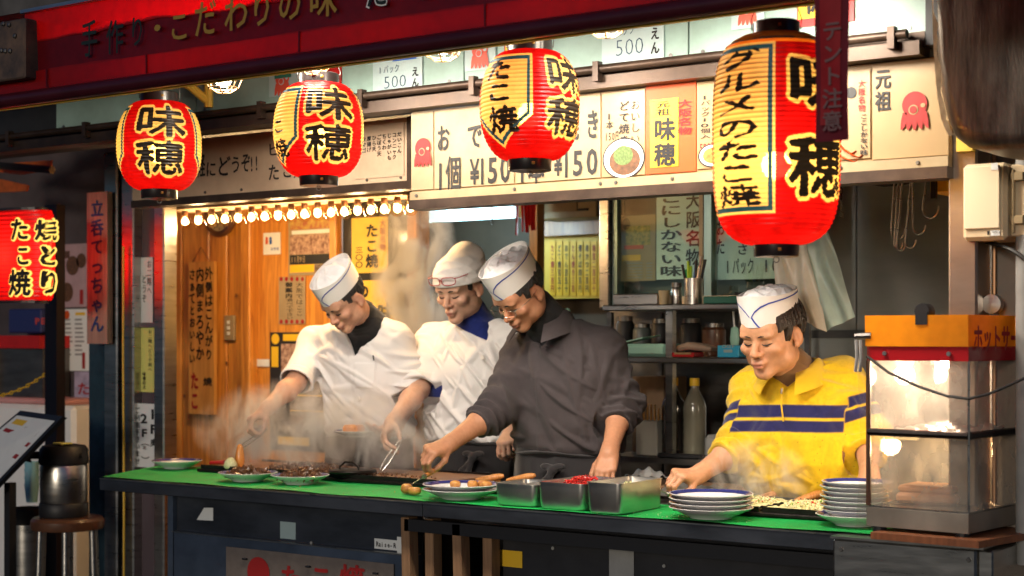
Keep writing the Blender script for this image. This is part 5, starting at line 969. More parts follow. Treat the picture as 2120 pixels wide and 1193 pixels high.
t = tray('leftmost small steel tray with a divider beside the stacked plates', -.088, .072, .025, .20, .068); part('divider', 'steel', t, (-.012, -.010, .028, .197, GZ + .006, GZ + .066)); heap(t, 'fried_bits', 'food_gold', (.03, .12, GZ + .03), .03, .06, .02, 60, .01, 8)
t = tray('middle steel tray filled with red pickled ginger', .088, .258, .012, .27, .082); heap(t, 'pickled_ginger', 'ginger', (.173, .15, GZ + .052), .068, .11, .045, 420, .013, 3, 'strip')
t = tray('right steel tray with chopped cabbage at the counter edge', .278, .402, -.005, .25, .092); heap(t, 'chopped_cabbage', 'cabbage', (.34, .14, GZ + .055), .045, .09, .03, 180, .008, 4)
for i_, (x_, y_, rx_, ry_, n_, m_, lb_) in enumerate(((-.75, .10, .5, .09, 45, 'food_gold', 'crumbs scattered on the left half of the green mat'), (.45, .06, .35, .07, 55, 'cabbage', 'crumbs scattered on the right half of the green mat'))):
    t = thing('crumbs', lb_, 'crumbs', (x_, y_, GZ)); t['kind'] = 'stuff'; heap(t, 'crumb', m_, (x_, y_, GZ + .0), rx_, ry_, .003, n_, .0025, 60 + i_)
# griddles
def griddle(label, x0, x1, y0, y1, plates):
    t = thing('griddle', label, 'griddle', ((x0 + x1) / 2, (y0 + y1) / 2, GZ)); part('body', 'iron', t, (x0, x1, y0, y1, GZ, GZ + .012), bev=.003)
    for a, b_, c_, d_, m in plates: part('hot_plate', m, t, (a, b_, c_, d_, GZ + .0125, GZ + .02), bev=.002); part('plate_rim', 'iron', t, (a - .004, b_ + .004, c_ - .006, c_ - .001, GZ + .0125, GZ + .028)); part('plate_rim', 'iron', t, (a - .004, b_ + .004, d_ + .001, d_ + .006, GZ + .0125, GZ + .028))
    return t
g = griddle('wide hot griddle with brown sauce in front of the two white coat cooks', -1.78, -.56, .35, .715, ((-1.76, -1.18, .365, .70, 'griddle'), (-1.165, -.575, .365, .70, 'griddle')))
heap(g, 'griddle_scraps', 'food_brown', (-1.0, .45, GZ + .022), .35, .08, .004, 120, .008, 11); heap(g, 'griddle_scraps', 'food_brown', (-1.3, .5, GZ + .024), .2, .12, .02, 160, .013, 12)
q = at(723, 968, .40); MB(wloc(g)).tube([(q.x - .05, .40, GZ + .02), (q.x - .045, .40, GZ + .05), (q.x - .02, .40, GZ + .068), (q.x + .02, .40, GZ + .068), (q.x + .045, .40, GZ + .05), (q.x + .05, .40, GZ + .02)], .004, 8).build('lid_handle', 'iron', g, True)
t = thing('iron_lid', 'black iron press lid with wire handle lying on the griddle', 'lid', (q.x, .42, GZ + .028)); o = wloc(t); MB(o).lathe([(.0001, 0), (.085, 0), (.09, .006), (.085, .012), (.0001, .014)], o, 28).build('disc', 'iron', t, True)
for i, (x0, x1, y0, y1) in enumerate(((-.42, -.02, .30, .50),)):
    g = griddle('dimpled batter ball iron in front of the grey fleece man', x0, x1, y0, y1, ())
    rr = random.Random(5)
    for a in range(9):
        for b_ in range(4): blob(g, 'batter_ball', 'food_gold', (x0 + .03 + a * .042, y0 + .035 + b_ * .043, GZ + .016), .018, (1, 1, .8), a * 5 + b_, 7)
g = griddle('pair of small irons covered in pale cabbage batter in front of the yellow jumper man', .46, 1.04, .20, .52, ((.48, .745, .215, .505, 'iron'), (.765, 1.02, .215, .505, 'iron')))
for k, (x, y) in enumerate(((.61, .36), (.89, .36))):
    MB(wloc(g)).grid(lambda u, v: (x + (u - .5) * .25, y + (v - .5) * .26, GZ + .024 + .003 * math.sin(u * 19 + k) * math.sin(v * 15) + .002 * math.sin(u * 41 + v * 37)), 24, 24).build('batter', 'cabbage', g, True)
    heap(g, 'cabbage_bits', 'cabbage', (x, y, GZ + .026), .12, .12, .012, 420, .008, 21 + k); heap(g, 'chive_bits', 'chive', (x, y, GZ + .03), .11, .11, .008, 45, .006, 31 + k); heap(g, 'ginger_bits', 'ginger', (x, y, GZ + .03), .11, .11, .008, 30, .005, 41 + k)
def turner(label, p0, p1, p2, m='handle_wood', r=.012):
    p0, p1, p2 = Vector(p0), Vector(p1), Vector(p2); t = thing('wooden_turner', label, 'utensil', tuple(p1), 'wooden handled turners'); n = 9
    MB(p1).tube([p0.lerp(p1, k / (n - 1)) for k in range(n)], [r * f for f in (.5, .85, 1, 1.02, .96, .92, .9, .82, .7)], 12).build('grip', m, t, True); MB(p1).tube([p1, p2], .004, 6).build('shaft', 'iron', t); return t
turner('left wooden handled turner in front of the grey fleece man', at(1043, 985, .46), at(985, 996, .42), at(965, 1000, .40)); turner('right wooden handled turner behind the steel trays', at(1108, 984, .44), at(1050, 996, .42), at(1030, 1000, .42))
turner('left wooden handled turner in front of the yellow jumper man', at(1610, 1022, .58), at(1555, 1038, .50), at(1540, 1044, .47), r=.013); turner('right wooden handled turner beside the tall plate stack', at(1705, 1020, .58), at(1645, 1040, .50), at(1630, 1046, .47), r=.014)
t = thing('onion', 'pale peeled onion half at the left end of the griddle', 'food', tuple(at(478, 965, .38))); blob(t, 'bulb', 'cabbage', at(478, 963, .38), .026, (1, 1, 1.1), 9, 12)
t = thing('kitchen_knife', 'kitchen knife with red handle beside the far left plate', 'knife', tuple(at(450, 960, .46))); MB(wloc(t)).tube([at(436, 959, .46), at(464, 957, .46)], .008, 8).build('handle', 'red', t, True); MB(wloc(t)).poly([at(464, 955, .46), at(492, 954, .46), at(496, 957, .46), at(464, 960, .46)], (0, .002, 0)).build('blade', 'steel', t)
t = thing('foil_sheet', 'crumpled foil sheet behind the hand of the yellow jumper man', 'foil', (.36, .50, GZ)); o = wloc(t); MB(o).grid(lambda u, v: o + Vector(((u - .5) * .22, (v - .5) * .12, .015 + .03 * v + .006 * math.sin(u * 23) * math.sin(v * 17))), 22, 12).build('sheet', mat('foil', (.62, .60, .56), .3, .9), t, True)
t = thing('green_basket', 'pale green plastic basket behind the yellow jumper man', 'basket', (.86, .60, .98)); o = wloc(t); MB(o).lathe([(.06, 0), (.075, .07), (.078, .072), (.072, .07), (.058, .004)], o, 24).build('bowl', 'plastic_green', t, True)
# ---- food warmer at the right
wx, wy, wr = 1.477, -.04, 0.0
X0, X1, Y0, Y1 = 1.19, 1.477, -.03, .62; BZ = .985
wm = thing('food_warmer', 'lit glass food warmer cabinet with yellow and red top at the right', 'food warmer', ((X0 + X1) / 2, .3, BZ)); X1 = 1.70; Y0w = -.02
# the cabinet stands with its long side along the street edge and its end towards the right
c00 = Vector((1.19, -.02)); c10 = Vector((1.475, -.045)); c11 = Vector((1.56, .86)); c01 = Vector((1.27, .88))
def ring(z, g=0.0):
    cc = (c00 + c10 + c11 + c01) / 4; return [Vector((*(p + (p - cc).normalized() * g), z)) for p in (c00, c10, c11, c01)]
def prism(name, m, z0, z1, g0=0.0, g1=None, parent=wm, open_=False):
    b = MB(wloc(parent)); A = [b.pt(p) for p in ring(z0, g0)]; B = [b.pt(p) for p in ring(z1, g0 if g1 is None else g1)]
    for i in range(4): b.face((A[i], A[(i + 1) % 4], B[(i + 1) % 4], B[i]))
    if not open_: b.face(A[::-1]); b.face(B)
    return b.build(name, m, parent)
zs = [at(1900, y, .0).z for y in (1086, 1045, 748, 718, 652)]
BZ, B1, RZ0, RZ1, YZ1 = .995, 1.045, at(1985, 748, -.03).z, at(1985, 718, -.03).z, at(1985, 652, -.03).z
prism('base', mat('warmer_steel', (.42, .36, .29), .4, .6, var=.3, vscale=5, rvar=.15), BZ, B1, .006); prism('deck', 'steel', B1 + .0005, B1 + .004, -.004)
prism('red_band', mat('red_enamel', (.36, .008, .012), .25, coat=.5), RZ0, RZ1, .004); 
t_ = prism('yellow_top', paper('yellow_acrylic', (.85, .36, .012), .55, var=.1), RZ1 + .0005, YZ1, .010, .012)
glassy('warm_glass', (1, .97, .92), .07, .05, .27)
for i, (a, b_) in enumerate(((0, 1), (1, 2), (3, 0))):
    P = ring(0, -.003); p, q = P[a], P[b_]; MB(wloc(wm)).poly([(p.x, p.y, B1 + .005), (q.x, q.y, B1 + .005), (q.x, q.y, RZ0 - .001), (p.x, p.y, RZ0 - .001)]).build('pane', 'warm_glass', wm)
P = ring(0, -.006); MB(wloc(wm)).poly([(P[2].x, P[2].y, B1 + .005), (P[3].x, P[3].y, B1 + .005), (P[3].x, P[3].y, RZ0 - .001), (P[2].x, P[2].y, RZ0 - .001)]).build('back_plate', 'lamp_case', wm)
SHZ = at(1900, 900, 0.0).z; prism('mid_shelf', 'steel', SHZ, SHZ + .006, -.012); P = ring(0, -.002)
for a, b_ in ((0, 1), (1, 2)):
    p, q = P[a], P[b_]; MB(wloc(wm)).tube([(p.x, p.y, SHZ + .004), (q.x, q.y, SHZ + .004)], .010, 8).build('shelf_rail', 'iron', wm)
for p in (P[0], P[3]): MB(wloc(wm)).tube([(p.x, p.y, B1 + .004), (p.x, p.y, RZ0)], .007, 6).build('corner_post', 'brown', wm)
MB(wloc(wm)).tube([(P[1].x, P[1].y, B1 + .004), (P[1].x, P[1].y, RZ0)], .003, 6).build('corner_strip', 'steel', wm)
for p in ((1.215, .0), (1.45, -.02), (1.5, .5)): MB(wloc(wm)).lathe([(.018, .966), (.02, BZ - .001)], (*p, 0), 12).build('foot', 'black', wm)
for f in (.18, .82): p = P[0].lerp(P[1], f); MB(wloc(wm)).lathe([(.0001, 0), (.007, 0), (.006, .004)], (p.x, p.y - .009, (RZ0 + RZ1) / 2), 8, rot=rx).build('screw', 'steel', wm)
for k, (u, v) in enumerate(((.45, .25), (.5, .55), (.5, .8))):
    p = P[0].lerp(P[1], u).lerp(P[3].lerp(P[2], u), v); q = (p.x, p.y, RZ0 - .012); MB(wloc(wm)).lathe([(.0001, -.012), (.024, -.010), (.030, 0), (.026, .010)], q, 16).build('heat_lamp', 'bulb_hot', wm, True); lamp_light(wm, (p.x, p.y, RZ0 - .05), 4.5, (1, .80, .58), .03)
p = P[0].lerp(P[1], .5).lerp(P[3].lerp(P[2], .5), .45); MB(wloc(wm)).tube([(p.x - .09, p.y, SHZ - .03), (p.x + .09, p.y, SHZ - .03)], .012, 10).build('heater_tube', 'bulb_soft', wm, True); lamp_light(wm, (p.x, p.y, SHZ - .06), 4.0, (1, .66, .35), .03)
lamp_light(wm, (1.36, .25, (RZ1 + YZ1) / 2), 1.6, (1, .8, .5), .02); lamp_light(wm, (1.40, .55, (RZ1 + YZ1) / 2), 1.6, (1, .8, .5), .02)
def onend(a, b_, z): p = ring(0, .018); q = p[1].lerp(p[2], a); return Vector((q.x, q.y, z))
b = MB(wloc(wm)); p1, p2 = ring(0, .0135)[1], ring(0, .0135)[2]
text_mesh(layout('ホットサービス', .03, YZ1 - .098, .46, YZ1 - .022, False, .045, .98), lambda u, v: (p1.x + (p2.x - p1.x) * u + .002, p1.y + (p2.y - p1.y) * u, v), 'lettering', 'red_ink', wm)
tag(MB((1.45, .0, 1.4)).tube([at(1795, 738, -.045), at(1840, 772, -.05), at(1900, 800, -.07), at(1960, 820, -.08), at(2005, 826, -.09), at(2050, 815, -.07), at(2095, 795, -.05), at(2150, 770, -.03)], .004, 7).build('power_cable', 'rubber', None, True), 'black power cable drooping across the food warmer glass', 'cable')
t = thing('foil_parcel', 'foil wrapped food lying on the upper shelf of the warmer', 'food', (1.36, .2, SHZ + .007)); o = wloc(t); MB(o).grid(lambda u, v: o + Vector(((u - .5) * .22, (v - .5) * .42, .004 + .018 * math.sin(u * 3.1) * math.sin(v * 3.1) + .006 * math.sin(u * 31 + v * 9) * math.sin(v * 27))), 26, 34).build('foil', 'foil', t, True)
t = thing('food_pack', 'orange plastic food pack inside the lower part of the warmer', 'box', (1.31, .14, B1 + .005)); o = wloc(t)
part('base', mat('pack_orange', (.70, .33, .16), .35, coat=.3), t, (1.23, 1.39, .07, .21, B1 + .0055, B1 + .035), bev=.012); part('lid', 'pack_orange', t, (1.235, 1.385, .075, .205, B1 + .0355, B1 + .055), bev=.012)
t = thing('black_clip', 'black round clip clamped on the top of the warmer', 'clip', tuple(at(1908, 645, -.03))); c = at(1908, 645, -.045); MB(wloc(t)).lathe([(.0001, 0), (.02, 0), (.022, .006), (.022, .04), (.0001, .042)], c, 18, rot=Matrix.Rotation(R(90), 3, 'X') @ Matrix.Rotation(R(180), 3, 'X')).build('knob', 'black', t, True); part('jaw', 'black', t, (c.x - .016, c.x + .016, c.y - .004, c.y + .01, c.z - .035, c.z))
t = thing('steel_knob', 'small round steel knob behind the yellow warmer top', 'canister', tuple(at(2057, 630, .2))); c = at(2057, 630, .2); MB(wloc(t)).lathe([(.0001, -.01), (.026, -.008), (.028, 0), (.026, .02), (.0001, .022)], c, 20, rot=rx).build('cap', 'steel', t, True); part('stand', 'steel_dark', t, (c.x - .01, c.x + .01, .2, .215, YZ1 + .001, c.z - .02))  # round steel knob held up on a stand
t = thing('clear_plastic_sheet', 'clear plastic splash sheet hanging at the left side of the warmer', 'sheet', tuple(at(1790, 700, -.02))); glassy('clear_sheet', (.98, .98, .95), .07, .12, .05)
xa, xb = at(1772, 900, -.03).x, at(1806, 900, -.03).x
MB(wloc(t)).grid(lambda u, v: (xa + (xb - xa) * u + .012 * math.sin(v * 3.0) * (1 - u), -.035 + .02 * u + .006 * math.sin(u * 9 + v * 5), .985 + (1.50 - .985) * v), 12, 20).build('sheet', 'clear_sheet', t, True)
q = at(1782, 704, -.03); MB(wloc(t)).tube([q + Vector((-.015, 0, .01)), q + Vector((.03, 0, .012))], .009, 8).build('rod', 'steel_dark', t, True)
for k in range(2): MB(wloc(t)).tube([q + Vector((-.01 + .012 * k, -.006, .0)), q + Vector((-.006 + .012 * k, -.01, -.05)), q + Vector((-.012 + .012 * k, -.006, -.085))], .005, 6).build('tie', 'grey', t, True)
b = MB((1.5, .2, .966)); cw = [Vector((1.22, -.075)), Vector((1.52, -.10)), Vector((1.66, .62)), Vector((1.3, .64))]; b.poly([(p.x, p.y, .9665) for p in cw], (0, 0, .018)); tag(b.build('wooden_board', 'board_red'), 'reddish wooden board under the food warmer', 'board')
# ================================================================== PEOPLE (implicit surfaces turned into one mesh each)
F4 = np.float32
class Field:
    def __init__(s, lo, hi, h):
        s.h = h; s.lo = np.array(lo, float); n = [int(math.ceil((hi[i] - lo[i]) / h)) + 1 for i in range(3)]
        s.ax = [(lo[i] + h * np.arange(n[i])).astype(F4) for i in range(3)]; s.f = np.full(n, .2, F4)
    def reg(s, lo, hi):
        sl = []
        for i in range(3):
            a = int(np.searchsorted(s.ax[i], lo[i])); b = int(np.searchsorted(s.ax[i], hi[i])); sl.append(slice(a, max(a, b)))
        sl = tuple(sl); return sl, s.ax[0][sl[0]][:, None, None], s.ax[1][sl[1]][None, :, None], s.ax[2][sl[2]][None, None, :]
    def put(s, sl, d, k, op='add'):
        a = s.f[sl]
        if a.size == 0: return
        d = np.broadcast_to(d, a.shape)
        if op == 'add':
            h = np.maximum(k - np.abs(a - d), 0) / k if k > 0 else 0; s.f[sl] = np.minimum(a, d) - h * h * k * .25
        elif op == 'sub':
            d = -d; h = np.maximum(k - np.abs(a - d), 0) / k if k > 0 else 0; s.f[sl] = np.maximum(a, d) + h * h * k * .25
        elif op == 'cut': s.f[sl] = np.maximum(a, d)
    def cap(s, a, b, ra, rb, k=.02, op='add', disp=None):
        a, b = np.array(a, float), np.array(b, float); m = max(ra, rb) + k + .03
        sl, X, Y, Z = s.reg(np.minimum(a, b) - m, np.maximum(a, b) + m); d = b - a; L2 = max(float(d @ d), 1e-9)
        t = np.clip(((X - a[0]) * d[0] + (Y - a[1]) * d[1] + (Z - a[2]) * d[2]) / L2, 0, 1)
        q = np.sqrt((X - a[0] - d[0] * t) ** 2 + (Y - a[1] - d[1] * t) ** 2 + (Z - a[2] - d[2] * t) ** 2)
        r = ra + (rb - ra) * t
        if disp is not None: r = r + disp(t, X, Y, Z)
        s.put(sl, q - r, k, op)
    def ell(s, c, r, M=None, k=.02, op='add'):
        c = np.array(c, float); r = np.array(r, float); m = r.max() + k + .02; sl, X, Y, Z = s.reg(c - m, c + m)
        x, y, z = X - c[0], Y - c[1], Z - c[2]
        if M is not None: x, y, z = (M[0, 0] * x + M[1, 0] * y + M[2, 0] * z, M[0, 1] * x + M[1, 1] * y + M[2, 1] * z, M[0, 2] * x + M[1, 2] * y + M[2, 2] * z)
        k0 = np.sqrt((x / r[0]) ** 2 + (y / r[1]) ** 2 + (z / r[2]) ** 2); k1 = np.sqrt((x / r[0] ** 2) ** 2 + (y / r[1] ** 2) ** 2 + (z / r[2] ** 2) ** 2) + 1e-6
        s.put(sl, k0 * (k0 - 1) / k1, k, op)
    def loft(s, sec, k=.03, disp=None, off=0.0, e=2.4, zcut=None, op='add'):
        """elliptical sections (z, cx, cy, half width, half depth), bottom to top"""
        sec = np.array(sec, float); z = sec[:, 0]; W = sec[:, 3].max() + .08
        lo = (sec[:, 1].min() - W, sec[:, 2].min() - W, z[0] - .02); hi = (sec[:, 1].max() + W, sec[:, 2].max() + W, z[-1] + .03)
        sl, X, Y, Z = s.reg(lo, hi)
        zz = Z[0, 0] if Z.size else Z.reshape(-1)
        def ip(c):  # smooth interpolation along z
            return np.interp(zz, z, sec[:, c])[None, None, :]
        w, dp = ip(3) + off, ip(4) + off; u = np.abs((X - ip(1)) / w); v = np.abs((Y - ip(2)) / dp)
        q = (u ** e + v ** e) ** (1 / e); d = (q - 1) * np.minimum(w, dp)
        if disp is not None: d = d - disp(X, Y, Z)
        zb = z[0] if zcut is None else zcut
        d = np.maximum(d, np.maximum(zb - Z, Z - z[-1])); s.put(sl, d.astype(F4), k, op)
    def mesh(s):
        f = s.f; S_ = f < 0; nx, ny, nz = f.shape
        cnt = np.zeros((nx - 1, ny - 1, nz - 1), np.int8)
        for i in (0, 1):
            for j in (0, 1):
                for k in (0, 1): cnt += S_[i:nx - 1 + i, j:ny - 1 + j, k:nz - 1 + k]
        ci = np.argwhere((cnt > 0) & (cnt < 8)); idx = np.full(cnt.shape, -1, np.int32); idx[ci[:, 0], ci[:, 1], ci[:, 2]] = np.arange(len(ci))
        cor = {}
        for c in ((0, 0, 0), (1, 0, 0), (0, 1, 0), (1, 1, 0), (0, 0, 1), (1, 0, 1), (0, 1, 1), (1, 1, 1)): cor[c] = f[ci[:, 0] + c[0], ci[:, 1] + c[1], ci[:, 2] + c[2]]
        acc = np.zeros((len(ci), 3)); n = np.zeros(len(ci))
        for a in cor:
            for axis in range(3):
                if a[axis]: continue
                b = tuple(1 if q == axis else a[q] for q in range(3)); fa, fb = cor[a], cor[b]; m = (fa < 0) != (fb < 0)
                t = np.where(m, fa / np.where(m, fa - fb, 1), 0); p = np.array(a, float)[None] + np.eye(3)[axis][None] * t[:, None]
                acc += p * m[:, None]; n += m
        V = (ci + acc / n[:, None]) * s.h + s.lo; Q = []
        for axis in range(3):
            sa = [slice(None)] * 3; sb = [slice(None)] * 3; sa[axis] = slice(0, -1); sb[axis] = slice(1, None)
            e = np.argwhere(S_[tuple(sa)] != S_[tuple(sb)]); o = [q for q in range(3) if q != axis]
            e = e[(e[:, o[0]] > 0) & (e[:, o[1]] > 0) & (e[:, o[0]] < f.shape[o[0]] - 1) & (e[:, o[1]] < f.shape[o[1]] - 1)]
            ins = S_[e[:, 0], e[:, 1], e[:, 2]]; d0 = np.zeros(3, int); d0[o[0]] = 1; d1 = np.zeros(3, int); d1[o[1]] = 1
            g = lambda q: idx[q[:, 0], q[:, 1], q[:, 2]]
            quad_ = np.stack([g(e - d0 - d1), g(e - d1), g(e), g(e - d0)], 1)
            flip = ins if axis != 1 else ~ins; quad_[~flip] = quad_[~flip][:, ::-1]; Q.append(quad_)
        return V, np.concatenate(Q)
def relax(V, Q, it=2, lam=.5):
    E = np.concatenate([Q[:, [0, 1]], Q[:, [1, 2]], Q[:, [2, 3]], Q[:, [3, 0]]]); n = np.bincount(E[:, 0], minlength=len(V)) + np.bincount(E[:, 1], minlength=len(V))
    for _ in range(it):
        A = np.stack([np.bincount(E[:, 0], V[E[:, 1], c], len(V)) + np.bincount(E[:, 1], V[E[:, 0], c], len(V)) for c in range(3)], 1); V = V + lam * (A / np.maximum(n, 1)[:, None] - V)
    return V
def mesh_obj(name, V, Q, m, parent, tone=None, org=None):
    org = np.array(wloc(parent)) if org is None else np.array(org)
    me = bpy.data.meshes.new(name); me.vertices.add(len(V)); me.vertices.foreach_set('co', (V - org).astype(F4).ravel())
    me.loops.add(len(Q) * 4); me.loops.foreach_set('vertex_index', Q.astype(np.int32).ravel()); me.polygons.add(len(Q)); me.polygons.foreach_set('loop_start', np.arange(0, len(Q) * 4, 4, dtype=np.int32))
    me.update(calc_edges=True); me.materials.append(MT[m])
    if tone is not None:
        a = me.attributes.new('tone', 'FLOAT_COLOR', 'POINT'); a.data.foreach_set('color', np.concatenate([tone, np.ones((len(V), 1))], 1).astype(F4).ravel())
    o = link(name, me, parent, True); return o
def wrinkle(seed, amp, freq=22, dirs=None, n=5):
    rr = np.random.RandomState(seed); D = []
    for i in range(n):
        d = rr.normal(size=3) if dirs is None else np.array(dirs[i % len(dirs)], float) + rr.normal(size=3) * .25; d /= np.linalg.norm(d); g = rr.normal(size=3); g /= np.linalg.norm(g)
        D.append((d * freq * rr.uniform(.7, 1.5), g * freq * .45, rr.uniform(0, 6), rr.uniform(0, 6), rr.uniform(.6, 1)))
    mk = [(rr.normal(size=3) * 7, rr.uniform(0, 6)) for _ in D]
    def fn(X, Y, Z):
        o = 0
        for (d, g, p, r, a), (mv, mp_) in zip(D, mk):
            s = np.sin(d[0] * X + d[1] * Y + d[2] * Z + p + 1.9 * np.sin(g[0] * X + g[1] * Y + g[2] * Z + r)); w = np.clip(.5 + .9 * np.sin(mv[0] * X + mv[1] * Y + mv[2] * Z + mp_), 0, 1)
            o = np.maximum(o, a * np.exp(-(s / .5) ** 2) * w)
        return (amp * (o - .25)).astype(F4)
    return fn
def unit(v): v = np.array(v, float); return v / np.linalg.norm(v)
def hand(g, w, f, n, side, curls, thumb=(.5, .5, .3), sc=1.0, k=.007):
    """five fingers on a palm: w wrist, f to the knuckles, n back of the hand, side +1 if the thumb lies at f x n"""
    w = np.array(w, float); f = unit(f); n = unit(np.array(n, float) - f * np.dot(n, f)); s = np.cross(f, n) * side; sc *= .96
    P = lambda a, b, c: w + (f * a + s * b + n * c) * sc
    tips = []
    for i, (b, a, Ls, r) in enumerate(((.029, .086, (.043, .026, .021), .0088), (.0095, .092, (.047, .029, .022), .0092), (-.010, .087, (.043, .027, .021), .0086), (-.028, .077, (.034, .021, .018), .0077))):
        kn = P(a, b, .004); g.cap(P(.006, b * .55, 0), kn, .0155 * sc, .0125 * sc, .012)
        ang = 0; p = kn; sp = s * (b * .9)
        for L, c in zip(Ls, curls[i]):
            ang += R(c); d = f * math.cos(ang) - n * math.sin(ang) + sp * .6; d = unit(d); q = p + d * L * sc; g.cap(p, q, r * sc, r * .93 * sc, .004); p = q
        tips.append(p)
    g.cap(P(.012, .012, -.008), P(.05, .026, -.010), .017 * sc, .013 * sc, .012); g.cap(P(.02, -.02, -.006), P(.06, -.024, -.006), .015 * sc, .012 * sc, .012)
    a, b, c = thumb; p0 = P(.022, .024, -.006); d = unit(f * (1 - a * .45) + s * (.85 - b * .5) - n * (.25 + c)); p1 = p0 + d * .040 * sc; g.cap(p0, p1, .0135 * sc, .0112 * sc, .008)
    d2 = unit(d + f * .35 - s * b * .9 - n * c * .4); p2 = p1 + d2 * .032 * sc; g.cap(p1, p2, .0108 * sc, .0098 * sc, .004); d3 = unit(d2 + f * .2 - s * b * .5); p3 = p2 + d3 * .024 * sc; g.cap(p2, p3, .0098 * sc, .0082 * sc, .004)
    return tips + [p3]
def head_rot(pitch, yaw, roll):
    return np.array(Matrix.Rotation(R(yaw), 3, 'Z') @ Matrix.Rotation(R(pitch), 3, 'X') @ Matrix.Rotation(R(roll), 3, 'Y'))
def head(g, c, M, sc=1.0, jaw=1.0, wide=1.0, nose=1.0, lid=1.0):
    c = np.array(c, float); T = lambda p: c + M @ (np.array(p, float) * sc)
    E = lambda p, r, k=.02, op='add': g.ell(T((p[0] * wide, p[1], p[2])), np.array([r[0] * wide, r[1], r[2]]) * sc, M, k, op)
    K = lambda p, q, a, b, k=.01, op='add': g.cap(T(p), T(q), a * sc, b * sc, k, op)
    E((0, .012, .042), (.077, .097, .084)); E((0, -.022, -.035), (.062 * jaw, .064, .078), .03)
    E((0, -.066, -.100), (.026, .022, .020), .03)
    for s in (-1, 1):
        E((s * .046 * jaw, -.004, -.066), (.020, .03, .022), .035); E((s * .040, -.062, -.024), (.026, .022, .018), .02)
    E((0, -.070, .032), (.054, .022, .026), .03)
    for s in (-1, 1): E((s * .031, -.099, .001), (.019, .012, .0105), .014, 'sub')
    for s in (-1, 1):
        E((s * .031, -.0735, .001), (.0155, .0125, .0110 * lid), .006); E((s * .030, -.083, .019), (.022, .009, .0065), .012)
    K((0, -.084, .008), (0, -.104 * (.5 + .5 * nose), -.030), .0075, .0105, .012); E((0, -.106 * (.6 + .4 * nose), -.034), (.0115, .011, .0095), .008)
    for s in (-1, 1): E((s * .0125, -.0955, -.0365), (.0085, .0095, .0075), .006)
    E((0, -.086, -.060), (.023, .013, .0115), .014)
    E((0, -.0945, -.0635), (.0205, .0085, .0048), .006); E((0, -.0925, -.0745), (.0175, .0090, .0055), .006)
    E((0, -.090, -.087), (.016, .006, .005), .008, 'sub')
    for s in (-1, 1):
        Me = M @ np.array(Matrix.Rotation(R(-22 * s), 3, 'Z') @ Matrix.Rotation(R(12), 3, 'X'))
        g.ell(T((s * .079 * wide, .014, -.004)), np.array([.0075, .0185, .031]) * sc, Me, .006); g.ell(T((s * .0875 * wide, .010, .000)), np.array([.006, .0095, .018]) * sc, Me, .004, 'sub'); g.ell(T((s * .079 * wide, .006, -.028)), np.array([.007, .009, .011]) * sc, Me, .006)
    return T
mat('skin', (.5, .27, .17), .42, sss=.12, bump=.12, bscale=350, vcol=True, spec=.4)
def cloth_mat(name, col, rough=.85, sheen=.15, b=.18, bs=900, var=.05): return mat(name, col, rough, var=var, vscale=25, bump=b, bscale=bs, sheen=sheen, spec=.25)
cloth_mat('coat_white', (.74, .72, .71), .8, .1, .12, 700, .03); cloth_mat('fleece_grey', (.060, .050, .053), .95, .08, .5, 1100, .15); mat('fleece_yellow', (.7, .5, .02), .92, bump=.45, bscale=1100, vscale=25, sheen=.2, vcol=True, spec=.2)
cloth_mat('cloth_black', (.012, .012, .014), .9, .2); cloth_mat('cloth_navy', (.010, .022, .16), .85, .2, var=.4); cloth_mat('cloth_brown', (.20, .11, .05), .9, .2, var=.2); cloth_mat('cloth_apron', (.022, .020, .022), .9, .25); cloth_mat('cloth_mint', (.30, .62, .54), .9, .2); cloth_mat('knit', (.74, .72, .70), .95, .3, .6, 420, .10)
mat('hat_paper', (.78, .76, .74), .6, var=.04, vscale=12); cloth_mat('hat_net', (.76, .76, .78), .9, .1, .25, 400, .06); mat('hat_blue', (.01, .04, .34), .5)
mat('hair_black', (.010, .009, .009), .45, bump=.8, bscale=220, stretch=(3, 3, .6), spec=.6); mat('hair_grey', (.045, .043, .044), .5, var=.8, vscale=160, stretch=(1, 1, .4), col2=(.012, .011, .011), bump=.9, bscale=220); mat('hair_brown', (.022, .012, .008), .45, var=.6, vscale=120, bump=.9, bscale=180)
mat('button', (.75, .72, .66), .35); mat('brow', (.014, .011, .010), .7); mat('red_frame', (.32, .012, .02), .3, coat=.4); mat('metal_frame', (.5, .47, .42), .25, 1.0); glassy('lens', (1, 1, 1), .04, .03)
